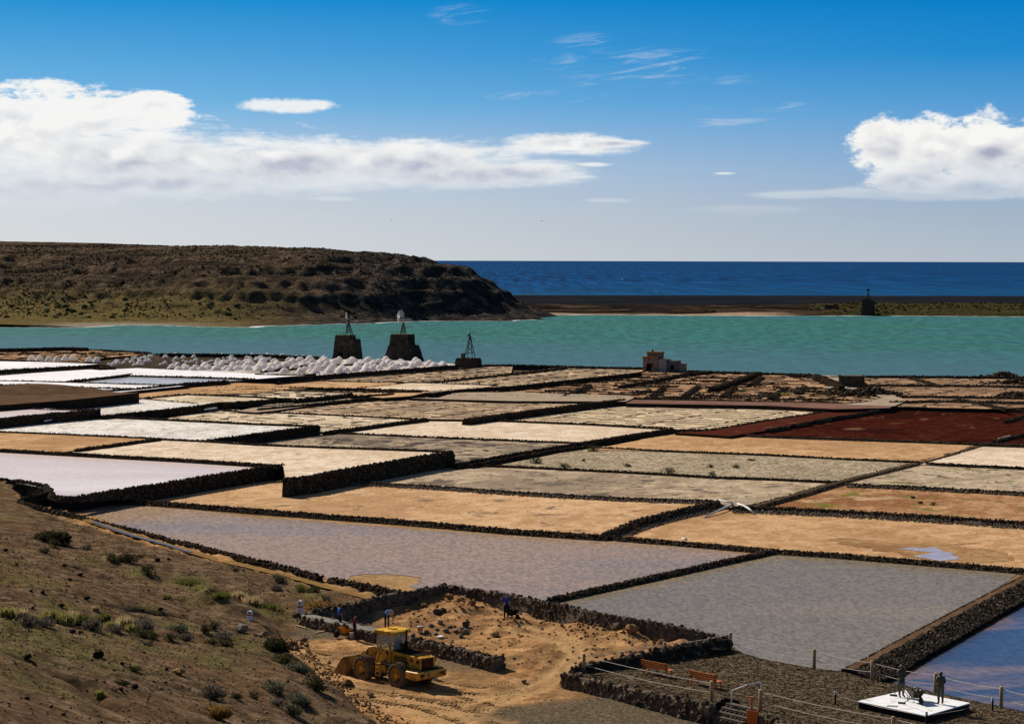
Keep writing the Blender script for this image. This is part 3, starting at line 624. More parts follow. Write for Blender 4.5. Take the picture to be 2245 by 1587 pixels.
pan('A4', 'weedy_salt_pan', [(1600, 1115), (1690, 1100), (1831, 1058), (1866, 1060), (1982, 1065), (2134, 1073), (2500, 1095), (2500, 1160), (2262, 1147), (2058, 1133), (1831, 1120), (1680, 1113)], -0.05, REDGREEN)
pan('A5', 'weedy_salt_pan', [(1831, 1060), (1930, 1036), (2030, 1012), (2245, 1024), (2500, 1036), (2500, 1097), (2245, 1083), (1982, 1068)], 0.06, GREENGREY)
pan('A6', 'dry_salt_pan', [(2010, 1018), (2150, 974), (2245, 975), (2500, 985), (2500, 1039), (2245, 1026)], 0.16, CREAM)
pan('A7', 'mottled_salt_pan', [(700, 1055), (880, 1028), (995, 1015), (1120, 1021), (1372, 1033), (1680, 1048), (1840, 1056), (1700, 1098), (1600, 1112), (1561, 1097), (1372, 1092), (1120, 1078), (938, 1066)], 0.12, MOTTLE)
pan('B0', 'dry_salt_pan', [(XL, 915), (0, 945), (151, 951), (352, 960), (260, 974), (168, 987), (126, 992), (0, 986), (XL, 965)], 1.82, OCHRE)
pan('B1', 'dry_salt_pan', [(150, 990), (240, 976), (340, 960), (454, 965), (560, 973), (711, 979), (862, 984), (995, 989), (862, 1011), (762, 1028), (681, 1045), (626, 1049), (621, 1022), (560, 1018), (403, 1007), (252, 999)], 1.7, CREAM)
pan('B2', 'mottled_salt_pan', [(440, 970), (600, 945), (699, 945), (812, 951), (1120, 964), (1275, 970), (1200, 985), (1120, 997), (998, 1018), (900, 1005), (711, 984), (560, 978)], 0.6, MOTTLE2)
pan('B3', 'salt_pan', [(-60, 955), (60, 925), (219, 911), (353, 918), (560, 928), (702, 933), (640, 940), (560, 951), (454, 965), (348, 961), (151, 952), (0, 946)], 1.5, WHITE2)
pan('B4', 'salt_pan', [(XL, 868), (0, 890), (151, 898), (216, 897), (100, 907), (0, 918), (XL, 950)], 2.6, WHITE)
pan('B5', 'salt_pan', [(20, 894), (80, 884), (202, 876), (300, 872), (430, 884), (482, 881), (430, 890), (330, 901), (222, 912), (150, 902)], 1.9, WHITE2)
pan('B6', 'dry_salt_pan', [(330, 924), (480, 896), (560, 900), (761, 910), (935, 918), (860, 928), (800, 936), (711, 947), (640, 939), (560, 929), (450, 923)], 0.95, CREAM2)
pan('B7', 'dry_salt_pan', [(711, 948), (800, 935), (933, 917), (1120, 922), (1296, 929), (1475, 939), (1370, 957), (1265, 972), (1120, 965), (812, 952)], 0.6, CREAM)
pan('B8', 'tiled_salt_pan', [(600, 902), (700, 884), (787, 875), (900, 869), (1120, 876), (1375, 877), (1250, 891), (1120, 908), (1020, 919), (908, 918), (761, 910)], 0.95, TILED)
pan('B9', 'tiled_salt_pan', [(1030, 919), (1200, 900), (1372, 882), (1680, 888), (1835, 896), (1690, 921), (1560, 946), (1473, 940), (1296, 930), (1120, 923)], 0.5, TILED_PALE)
pan('C1', 'red_track', [(1480, 948), (1560, 944), (1690, 920), (1830, 898), (1960, 889), (1960, 897), (1900, 907), (1790, 923), (1690, 942), (1600, 956)], 0.62, RED_EARTH)
pan('C2', 'red_salt_pan', [(1640, 956), (1690, 940), (1790, 921), (1950, 893), (2160, 897), (2500, 906), (2500, 984), (2245, 974), (2150, 970), (1870, 962)], 0.3, REDPAN)
pan('C3', 'dry_salt_pan', [(1290, 986), (1400, 965), (1480, 943), (1680, 955), (1870, 962), (2150, 972), (2080, 996), (2022, 1013), (1860, 1006), (1680, 996), (1440, 988)], 0.22, OCHRE)
pan('C4', 'stony_pan', [(1090, 1020), (1200, 999), (1300, 977), (1440, 986), (1680, 995), (1860, 1004), (2022, 1011), (1930, 1034), (1831, 1058), (1680, 1049), (1561, 1045), (1372, 1034)], 0.14, STONY)
# left, further off
pan('D1', 'salt_pan', [(XL, 776), (0, 792), (110, 794), (215, 798), (150, 804), (60, 810), (0, 812), (XL, 800)], 2.2, WHITE)
pan('D2', 'salt_pan', [(XL, 810), (0, 820), (90, 813), (180, 808), (290, 818), (200, 830), (141, 836), (0, 834), (XL, 830)], 1.9, WHITE)
pan('D3', 'salt_pan', [(160, 816), (230, 810), (302, 807), (560, 819), (650, 822), (690, 821), (560, 831), (277, 823)], 1.7, WHITE)
pan('D4', 'brine_pan', [(141, 837), (200, 830), (277, 822), (560, 830), (565, 832), (480, 839), (413, 846), (171, 839)], 1.5, WHITE)
pan('D5', 'salt_pan', [(-200, 836), (0, 834), (171, 838), (413, 845), (300, 856), (200, 866), (80, 850)], 1.75, WHITE)
pan('D6', 'brown_earth_mound', [(XL, 850), (0, 848), (60, 843), (90, 848), (217, 858), (305, 861), (150, 877), (0, 888), (XL, 920)], 2.9, BROWN_EARTH)
pan('D7', 'dry_salt_pan', [(280, 876), (300, 855), (420, 842), (480, 838), (600, 842), (640, 852), (560, 862), (408, 866), (330, 874)], 1.2, OCHRE)
pan('D8', 'dry_salt_pan', [(290, 878), (408, 863), (560, 869), (640, 874), (560, 882), (482, 884), (420, 886)], 1.15, CREAM2)
pan('E1', 'dry_salt_pan', [(460, 850), (598, 845), (700, 836), (860, 838), (880, 843), (790, 852), (701, 851), (560, 856)], 1.0, TAN)
pan('E2', 'dry_salt_pan', [(785, 852), (888, 840), (1000, 838), (1090, 843), (1060, 850), (950, 857), (925, 858)], 0.98, CREAM)
pan('E3', 'dry_salt_pan', [(420, 866), (560, 852), (780, 858), (800, 862), (700, 872), (640, 876), (560, 872)], 1.05, CREAM2)
pan('E4', 'dry_salt_pan', [(770, 866), (780, 858), (925, 857), (950, 857), (900, 868), (840, 872)], 0.96, TAN)
pan('G1', 'pale_path', [(520, 901), (600, 884), (700, 876), (800, 868), (940, 857), (1060, 846), (1070, 850), (960, 862), (905, 870), (787, 876), (700, 886), (600, 900), (560, 904)], 0.62, PATH_EARTH)
pan('F1', 'tiled_salt_pan', [(660, 836), (760, 824), (990, 806), (1060, 801), (1125, 801), (1120, 820), (1000, 833), (938, 838), (800, 838), (690, 838)], 0.55, TILED)
pan('F2', 'tiled_salt_pan', [(880, 842), (938, 837), (1120, 819), (1240, 804), (1420, 809), (1400, 816), (1250, 832), (1120, 845), (1000, 848)], 0.5, TILED)
pan('F3', 'pale_path', [(960, 872), (1000, 860), (1120, 860), (1375, 867), (1390, 872), (1372, 880), (1120, 879), (900, 873)], 0.7, PATH_EARTH)
pan('F4', 'ruined_salt_beds', [(960, 864), (1000, 852), (1120, 844), (1400, 815), (1510, 813), (1690, 818), (1790, 823), (1850, 850), (1900, 853), (1930, 870), (1900, 884), (1680, 880), (1400, 872), (1120, 866)], 0.25, TILED_RED)
pan('F5', 'tiled_salt_pan', [(1880, 824), (2245, 827), (2800, 836), (2800, 905), (2245, 893), (2160, 896), (1950, 891), (1990, 878), (1920, 855)], 0.3, TILED_RED)
pan('F6', 'red_track', [(1385, 876), (1680, 881), (1850, 884), (1960, 889), (1950, 894), (1830, 897), (1680, 889), (1372, 884)], 0.5, surf('dusty_red_track', [(0.12, 0.06, 0.045), (0.2, 0.115, 0.085)], 0.3))
pan('F7', 'pale_path', [(1785, 822), (1830, 823), (1870, 840), (1880, 853), (1960, 866), (1990, 878), (1960, 890), (1850, 887), (1900, 876), (1935, 872), (1900, 858), (1845, 850), (1840, 836)], 0.52, PATH_EARTH)
pan('F8', 'tiled_salt_pan', [(XL, 752), (0, 766), (120, 770), (200, 768), (330, 776), (230, 784), (180, 794), (0, 791), (XL, 780)], 0.6, pan_mat('orange_salt_beds', (0.36, 0.20, 0.10), (0.48, 0.30, 0.17), (0.22, 0.12, 0.07), 0.6, 0.08))
pan('S1', 'salt_yard', [(300, 815), (440, 800), (540, 793), (700, 787), (860, 789), (990, 797), (1010, 802), (850, 815), (760, 821), (700, 823), (560, 818), (440, 816)], 0.8, pan_mat('trodden_salt', (0.42, 0.36, 0.31), (0.60, 0.53, 0.48), (0.18, 0.13, 0.10), 0.7, 0.12, grain=0.4))
pan('S2', 'dark_salt_yard', [(170, 803), (230, 790), (330, 778), (520, 777), (700, 784), (540, 794), (440, 801), (345, 811), (230, 806)], 0.75, DARK_EARTH)

slab('earth_bank', P([(40, 1101), (110, 1090), (185, 1086), (250, 1077), (300, 1080), (250, 1096), (205, 1100), (120, 1104)], -.2), -.2, 1.5, surf('tan_bank_earth', [(0.10, 0.06, 0.03), (0.2, 0.125, 0.06)], .5, bmp=.4))
# brine standing in the pans
pan_water('P1', [(164, 1113), (178, 1108), (236, 1106), (300, 1109), (420, 1117), (560, 1133), (700, 1142), (900, 1159), (1120, 1174), (1330, 1187), (1410, 1190), (1520, 1201), (1610, 1210), (1650, 1215), (1600, 1229), (1400, 1275), (1207, 1317), (1100, 1313), (972, 1294),
                 (926, 1290), (896, 1285), (908, 1280), (924, 1276), (916, 1270), (928, 1267), (905, 1263), (860, 1258), (800, 1258), (772, 1262), (760, 1272), (702, 1268), (560, 1232), (479, 1213), (378, 1188), (277, 1162), (228, 1140), (200, 1127), (174, 1119)], BRINE_MAUVE)
pan_water('P2', [(1207, 1318), (1600, 1228), (1705, 1212), (1960, 1231), (2235, 1254), (2130, 1330), (1880, 1475), (1700, 1455), (1590, 1420), (1570, 1400), (1340, 1354)], BRINE_GREY)
pan_water('P3', [(2310, 1244), (2168, 1320), (1860, 1482), (1930, 1522), (2300, 1642), (3000, 1780), (3200, 1400)], BRINE_BLUE)
pan_water('A1', [(XL, 962), (0, 986), (126, 993), (252, 1000), (403, 1008), (560, 1018), (616, 1021), (560, 1029), (460, 1044), (353, 1062), (252, 1077), (185, 1083), (150, 1086), (122, 1085), (112, 1070), (0, 1053), (XL, 1042)], BRINE_PINK)
pan_water('D4', [(150, 836), (205, 831), (277, 823), (556, 831), (480, 838), (413, 844), (175, 838)], BRINE_PALE)
pan_water('B4', [(XL, 872), (0, 892), (120, 899), (200, 900), (100, 907), (0, 918), (XL, 946)], BRINE_PINK)
for pts in ([(1968, 1202), (2010, 1200), (2022, 1203), (2040, 1199), (2056, 1201), (2058, 1208), (2092, 1213), (2078, 1216), (2110, 1221), (2096, 1226), (2060, 1229), (2036, 1224), (2000, 1218), (2030, 1214), (2046, 1210), (2026, 1208)],):
    pan_water('A3', pts, PUDDLE, 'puddle', 0.04, 1.0)
def wet(key, pts, mat, lift): pan_water(key, pts, mat, 'damp_patch', lift, 2.6)
DAMP = pan_mat('damp_mud', (0.26, 0.135, 0.05), (0.34, 0.20, 0.085), (0.20, 0.095, 0.035), 0.7, 0.1, rough=0.7, spec=0.03)
wet('A3', [(1822, 1180), (1880, 1178), (1960, 1186), (2040, 1190), (2160, 1188), (2120, 1196), (2200, 1210), (2210, 1226), (2150, 1233), (2060, 1232), (1990, 1220), (1920, 1210), (1840, 1196)], DAMP, 0.02)

# ------------------------------------------------------------------ dry-stone walls
def wall_path(px, z, step):
    pts = [W(p[0], p[1], p[2] if len(p) > 2 else z) for p in px]
    return resample(pts, step)
def wall(label, px, z, depth, w, batter=0.35, stone=0.34, group=None, name='stone_wall', core=None, smat=None, cover=1.0, top_mat=None, talus=None, individual=0, imat=None, back=0.5, cat='wall', off=None):
    """one wall along the crest line px (photo pixels, unprojected at the crest's height z); its stones are real lumps"""
    low = off is None and depth < 1.15
    if low: depth = depth * .72; z = z - .10; batter *= 1.5; px = [tuple(p[:2]) + ((p[2] - .10,) + tuple(p[3:]) if len(p) > 2 else ()) for p in px]
    off_ = OFFW if off is None else off; z = z + off_; px = [tuple(p[:2]) + ((p[2] + off_,) if len(p) > 2 else (z,)) + tuple(p[3:]) for p in px]
    dep = [p[3] if len(p) > 3 else depth for p in px]; far = W(*px[0][:2], z).y > 260
    if off is None: w, stone, batter = (w * .5, stone * .62, batter * .7) if far else (w * .62, stone * .72, batter * .95)
    path = wall_path(px, z, 1.2 if far else 0.7); n = len(path)
    cx = [W(p[0], p[1], p[2]) for p in px]; cl = np.array([0] + [(cx[i + 1] - cx[i]).length for i in range(len(cx) - 1)]).cumsum()
    pl_ = np.array([0] + [(path[i + 1] - path[i]).length for i in range(n - 1)]).cumsum(); dpt = np.interp(pl_, cl, dep)
    T = []
    for i in range(n):
        t = (path[min(i + 1, n - 1)] - path[max(i - 1, 0)]); t.z = 0; t.normalize(); T.append(Vector((-t.y, t.x, 0)))
    prof = [(-w / 2 - batter, -depth), (-w / 2, -0.10), (-w / 2 + 0.08, 0.0), (w / 2 - 0.08, 0.0), (w / 2, -0.10), (w / 2 + batter, -depth)]
    V = []; F = []
    org = path[n // 2].copy(); org.z -= depth
    for i in range(n):
        for j, (o, h) in enumerate(prof):
            jt = 0.06 if j not in (0, 5) else 0.12
            h = h if h > -.2 else -dpt[i]
            V.append(path[i] + T[i] * (o + rnd.uniform(-jt, jt)) + Vector((0, 0, h + rnd.uniform(-.05, .05) * (1 if h > -.2 else 0))) - org)
        if i:
            a, b = (i - 1) * 6, i * 6
            F += [(a + j, a + j + 1, b + j + 1, b + j) for j in range(5)]
    F += [(0, 1, 2, 3), (0, 3, 4, 5)]; b = (n - 1) * 6; F += [(b + 3, b + 2, b + 1, b), (b + 5, b + 4, b + 3, b)]
    o = obj_np(name, V, F, [core or BASALT, top_mat or core or BASALT]); o.location = org
    if top_mat:
        mi = np.zeros(len(o.data.polygons), np.int32)
        mi[2:len(mi) - 4:5] = 1
        o.data.polygons.foreach_set('material_index', mi)
    set_props(o, label, cat, group, 'thing')
    # stones
    L = np.array([0] + [(path[i + 1] - path[i]).length for i in range(n - 1)]).cumsum(); tot = L[-1]
    A = np.array([tuple(p - org) for p in path]); N = np.array([tuple(t) for t in T])
    mid = path[n // 2]; tocam = Vector((-mid.x, -mid.y, 0)).normalized(); front = 1 if T[n // 2].dot(tocam) > 0 else -1
    slope = math.hypot(depth, batter); area = stone * stone * 0.75
    P_, S_ = [], []
    for side, length, dens in ((0, w, 0.0 if top_mat else 1.0), (front, slope, 1.0), (-front, min(slope, 0.8), back)):
        k = int(tot * length / area * cover * dens)
        if k <= 0: continue
        s = rng.uniform(0, tot, k); i = np.clip(np.searchsorted(L, s) - 1, 0, n - 2); f = (s - L[i]) / np.maximum(L[i + 1] - L[i], 1e-6)
        c = A[i] * (1 - f)[:, None] + A[i + 1] * f[:, None]; nn = N[i]; r = stone * 0.5 * rng.uniform(0.65, 1.35, k)
        flush = core is MORTAR
        if side == 0: off = rng.uniform(-w / 2, w / 2, k); h = r * (rng.uniform(-.55, .15, k) if flush else rng.uniform(-.25, .5, k))
        else:
            q = rng.uniform(0, 1, k); off = side * (w / 2 + batter * q - r * (.30 if flush else -.05)); h = -q * (dpt[i] * (1 - f) + dpt[i + 1] * f)
        P_.append(c + nn * off[:, None] + np.stack([0 * h, 0 * h, h], -1)); S_.append(r)
    if P_:
        P_ = np.concatenate(P_); S_ = np.concatenate(S_); sm = smat or (STONE_FAR if far else STONE)
        if individual:
            # the stones that show largest, one object each
            d = np.linalg.norm(P_ + np.array(org) - np.array([0, 0, CAM_H]), axis=1); q = S_ / d
            order = np.argsort(-q); big = order[:individual]; rest = order[individual:]
            for j in big:
                ob = bpy.data.objects.new('stone', STONE_MESHES[rnd.randrange(len(STONE_MESHES))]); link(ob, o)
                ob.location = P_[j]; ob.rotation_euler = (rnd.uniform(0, 6), rnd.uniform(0, 6), rnd.uniform(0, 6)); sc_ = S_[j] * 1.08
                ob.scale = (sc_, sc_, sc_)
            P_, S_ = P_[rest], S_[rest]
        if len(P_): 
            V, F = lumps(P_, S_); set_props(obj_np('stones', V, F, sm, o), kind='stuff')
    if talus:
        tw, tm, tz = talus; tz += off_; k = int(tot * tw / 0.05)
        s = rng.uniform(0, tot, k); i = np.clip(np.searchsorted(L, s) - 1, 0, n - 2); f = (s - L[i]) / np.maximum(L[i + 1] - L[i], 1e-6)
        c = A[i] * (1 - f)[:, None] + A[i + 1] * f[:, None]; q = rng.uniform(0, 1, k) ** 1.3
        off = front * (w / 2 + batter * .7 + q * tw); h = tz - z + depth + 0.03 - 0 * q
        p = c + N[i] * off[:, None]; p[:, 2] = (tz - org.z) + rng.uniform(0, .07, k) + 0.18 * (1 - q)
        V, F = lumps(p, rng.uniform(.06, .16, k)); set_props(obj_np('gravel', V, F, tm, o), kind='stuff')
    return o
STONE_MESHES = []
for k_ in range(10):
    bm = bmesh.new(); vs = [bm.verts.new(v * 1.05) for v in LUMPS[k_]]
    for f in ICO_F: bm.faces.new([vs[i] for i in f])
    me = bpy.data.meshes.new('stone'); bm.to_mesh(me); bm.free(); me.materials.append(STONE_YARD); STONE_MESHES.append(me)

OFFW = OFF
# walls of the near pans
wall('long low dark stone wall between the mauve pool and the big tan pan', [(198, 1089), (400, 1103), (560, 1116), (900, 1141), (1120, 1160), (1335, 1174)], 0.55, 0.85, 0.55, 0.55, 0.30)
wall("low wall with fallen stones at the mauve pool's far end beside a pipe scrap", [(1335, 1174), (1402, 1181), (1560, 1193), (1700, 1205)], 0.45, 0.8, 0.6, 0.55, 0.32)
wall('low dark stone wall between the rippled grey pool and the ochre pan with a puddle', [(1702, 1205), (1830, 1213), (1960, 1224), (2110, 1236), (2262, 1249), (2500, 1268)], 0.5, 0.9, 0.6, 0.6, 0.30)
wall('curved brown retaining wall round the near corner of the pink pool', [(XL, 1040), (-120, 1043), (0, 1049), (63, 1055.5), (101, 1063), (113, 1073), (95, 1082), (52, 1091), (42, 1097), (65, 1106)], 1.8, 1.7, 0.5, 0.25, 0.34, smat=STONE)
wall('low rough stone wall running down the hillside beside the mauve pool and the canal', [(65, 1106, 1.25), (100, 1114, 1.15), (176, 1133, 1.05), (277, 1158, 1.0), (378, 1183, .95), (479, 1208, .92), (560, 1227, .9), (657, 1250, .9), (702, 1263, .9)], 0.9, 1.6, 0.5, 0.4, 0.28, off=0)
wall('short low stone wall between the sandbar and the yard, beyond a gap', [(722, 1266), (770, 1276), (830, 1288), (884, 1299)], 0.8, 1.5, 0.45, 0.45, 0.28, off=0)
wall('straight dark stone wall between the mauve pool and the rippled grey pool', [(1204, 1311), (1330, 1284), (1500, 1247), (1600, 1225), (1702, 1204)], 0.5, 0.85, 0.6, 0.35, 0.28, back=.8)
wall('broad stony embankment between the grey pool and the blue pool', [(2300, 1238), (2245, 1266), (2150, 1315), (2064, 1360), (1985, 1402), (1914, 1441), (1862, 1466)], 0.62, 1.1, 1.1, 0.95, 0.24, cover=1.0, top_mat=BROWN_EARTH, smat=surf('embankment_stone', [(0.05, 0.037, 0.025), (0.13, 0.095, 0.062), (0.27, 0.195, 0.13)], 1.4, island=.6), core=DARK_EARTH)
wall('low stone wall along the far side of the pink pool', [(XL, 963), (0, 984), (126, 991), (252, 998), (403, 1006), (560, 1016), (618, 1019)], 2.05, 0.7, 0.5, 0.3, 0.32)
wall('tall dark retaining wall holding up the pink pool above the tan pan', [(111, 1077, 1.75, .45), (117, 1086, 1.75, .45), (140, 1089.5, 1.75, .5), (178, 1087.5, 1.75, .55), (252, 1074, 1.75, 1.0), (353, 1059.5, 1.75, 1.75), (460, 1042), (560, 1026.5), (621, 1018.5)], 1.75, 1.85, 0.6, 0.25, 0.38)
wall('low stone wall with a grey gravel foot behind the big tan pan', [(620, 1049), (681, 1053), (812, 1058), (938, 1064), (1120, 1077), (1240, 1084), (1372, 1091), (1565, 1097)], 0.55, 0.7, 0.5, 0.35, 0.30, talus=(0.9, GRAVEL, 0.13))
wall('dark stone wall with a broken shadowed side right of the big tan pan', [(1325, 1170), (1397, 1140), (1480, 1119), (1574, 1098)], 0.65, 1.0, 0.8, 0.45, 0.34, talus=(0.7, GRAVEL, -0.18))
wall('stone wall with a wide grey gravel foot between the weedy pan and the ochre pan', [(1606, 1110), (1680, 1111), (1831, 1118), (1940, 1124), (2058, 1131), (2262, 1145), (2500, 1158)], 0.45, 0.8, 0.6, 0.4, 0.32, talus=(1.3, GRAVEL, -0.18))
wall('low stone wall with a gravel foot at the far side of the rusty weedy pan', [(1858, 1060), (1982, 1065), (2134, 1073), (2245, 1079), (2500, 1094)], 0.42, 0.6, 0.5, 0.35, 0.32, talus=(0.7, GRAVEL, -0.02))
wall('long earth-topped bank between paired stone edges climbing from the white pipes', [(1640, 1112), (1680, 1101), (1760, 1079), (1831, 1058), (1930, 1034), (2020, 1012), (2090, 993), (2150, 975)], 0.38, 0.6, 1.5, 0.5, 0.32, top_mat=surf('trodden_bank_earth', [(.04, .028, .018), (.085, .06, .04)], .6, bmp=.5), cover=1.1)
wall('low stone wall between the small cream pan and the grey weedy pan', [(2030, 1014), (2130, 1019), (2245, 1024), (2500, 1036)], 0.5, 0.6, 0.5, 0.35, 0.34)
wall('low stone wall between the stony pan with bushes and the mottled pan', [(996, 1017), (1120, 1021), (1250, 1027), (1372, 1033), (1561, 1044), (1680, 1048), (1835, 1055)], 0.5, 0.65, 0.5, 0.35, 0.32)
wall('tall dark retaining wall below the cream pan, ending in a square corner', [(624, 1050), (640, 1047), (681, 1042.5), (762, 1027), (862, 1010), (930, 998), (993, 989)], 2.1, 2.2, 0.6, 0.2, 0.38)
wall('low stone wall behind the cream pan above the streaked pan', [(348, 961), (454, 966), (560, 973), (711, 979), (862, 984), (992, 988.5)], 2.05, 0.7, 0.5, 0.3, 0.34)
wall('slanting stone wall between the ochre pan and the cream pan', [(166, 985), (240, 975.5), (300, 967), (348, 961)], 2.15, 0.7, 0.9, 0.4, 0.36)
wall('low stone wall between the crusted white pan and the ochre pan', [(XL, 911), (0, 945.5), (151, 951.5), (250, 956), (348, 960.5)], 2.1, 0.7, 0.6, 0.35, 0.36)
wall('low stone wall between the streaked grey pan and the bright cream pan', [(702, 946), (812, 951), (960, 957.5), (1120, 964), (1268, 970)], 0.95, 0.6, 0.5, 0.35, 0.36)
wall('dark retaining wall right of the crusted white pan, ending in a corner', [(454, 964.5), (560, 950.5), (640, 940), (699, 933)], 1.95, 1.6, 0.6, 0.25, 0.4)
wall('low stone wall behind the crusted white pan', [(212, 912), (353, 918), (470, 923.5), (560, 928), (698, 932.5)], 1.9, 0.6, 0.5, 0.3, 0.38)
wall('first of two parallel stone walls beside the streaked grey pan', [(998, 1016), (1060, 1006), (1120, 995), (1200, 982), (1271, 971)], 0.95, 0.9, 0.6, 0.3, 0.36)
wall('second of two parallel stone walls, on the stony pan side', [(1030, 1019), (1120, 1003), (1210, 987), (1300, 975)], 0.7, 0.8, 0.6, 0.35, 0.36)
wall('dark stone wall at the end of the bright cream pan, reaching the red track', [(1268, 971), (1340, 960), (1410, 949), (1475, 939.5)], 1.05, 1.0, 1.0, 0.5, 0.4)
wall('stone retaining wall with a white pipe along it below the far white pool', [(XL, 944), (-150, 930), (0, 917), (100, 907), (160, 902), (219, 897)], 2.95, 1.7, 0.6, 0.25, 0.42)
wall('low wall behind the far white pool', [(XL, 868), (0, 892), (110, 897), (216, 898)], 2.9, 0.6, 0.5, 0.3, 0.42)
wall('dark wall below the crusted white pan at the white pipe stub', [(222, 911), (330, 901), (430, 890), (482, 882.5), (560, 879)], 2.15, 1.4, 0.7, 0.3, 0.42)
wall('tall dark wall under the brown earth mound', [(XL, 915), (0, 886), (80, 880), (150, 874), (230, 867), (301, 860.5)], 3.0, 1.5, 0.8, 0.3, 0.45)
wall('low wall running from the brown mound to the crusted white pan', [(300, 873), (370, 879), (432, 884)], 2.1, 0.6, 0.5, 0.3, 0.42)
wall('low wall behind the small textured cream pan', [(488, 899), (560, 901), (660, 905.5), (761, 910), (915, 918)], 1.3, 0.6, 0.5, 0.3, 0.4)
wall('slanting wall with one upright block, between two cream pans', [(711, 946.5), (800, 935), (860, 926.5), (935, 917.5)], 1.25, 0.9, 0.6, 0.3, 0.4)
wall('low wall with salt-crusted stones between the bright cream pan and the tiled pans', [(935, 917), (1030, 918.5), (1120, 922), (1296, 929), (1400, 935), (1473, 938.5)], 1.0, 0.6, 0.6, 0.4, 0.4)
wall('thick dark wall between the two tiled pans, ending in a mound', [(1020, 919), (1080, 911), (1180, 898), (1280, 885.5), (1368, 875.5)], 1.55, 1.3, 1.5, 0.4, 0.45)
wall('low wall along the pale path behind the tiled pan', [(900, 871.5), (1010, 874.5), (1120, 877), (1309, 878.5)], 1.3, 0.6, 0.9, 0.4, 0.42)
wall('dark wall along the near side of the pale path', [(565, 896.5), (640, 889.5), (700, 883.5), (787, 874.5), (905, 867.5)], 1.65, 0.9, 0.7, 0.3, 0.42)
wall('thick dark wall along the dusty track behind the pale tiled pan', [(1376, 882), (1520, 885), (1680, 888.5), (1822, 893)], 1.0, 0.8, 1.0, 0.4, 0.45)
wall('broken edge of stones beside the red track at the pale tiled pan', [(1476, 942), (1560, 941), (1620, 931), (1690, 919.5), (1760, 909), (1822, 899)], 0.9, 0.5, 0.6, 0.4, 0.42, cover=.7)
for px, lab in (([(1684, 941), (1728, 934)], 'first gap-toothed piece of wall between the red track and the red pan'),
                ([(1736, 932), (1775, 925)], 'second short piece of wall between the red track and the red pan'),
                ([(1782, 923), (1830, 914.5), (1895, 905)], 'longest piece of wall between the red track and the red pan'),
                ([(1902, 903), (1950, 895)], 'last piece of wall of the red track, by the path crossing')):
    wall(lab, px, 1.0, 0.8, 1.0, 0.4, 0.45, group='broken wall beside the red track')
wall('dark wall along the far side of the red lava pan', [(1950, 892.5), (2050, 894), (2160, 896.5), (2300, 900), (2600, 910)], 0.95, 0.7, 0.9, 0.4, 0.45)
wall('broad stony bank between the red lava pan and the tan pan', [(1478, 944), (1580, 949), (1680, 954.5), (1870, 961), (2020, 966), (2150, 971), (2500, 982)], 0.7, 0.6, 1.3, 0.7, 0.34, top_mat=DARK_EARTH, cover=.9)
wall('low stone wall between the smooth tan pan and the stony pan with bushes', [(1305, 979.5), (1440, 986.5), (1560, 991), (1680, 995.5), (1860, 1005), (2020, 1012)], 0.52, 0.6, 0.5, 0.35, 0.36)
wall('small slanting wall across the corner of the red lava pan', [(2205, 923), (2245, 911), (2330, 897)], 0.8, 0.6, 0.8, 0.4, 0.4)
wall('dark wall at the near corner of the red lava pan by the white trickle', [(2180, 966), (2245, 951), (2330, 935)], 0.8, 0.7, 0.9, 0.4, 0.4)
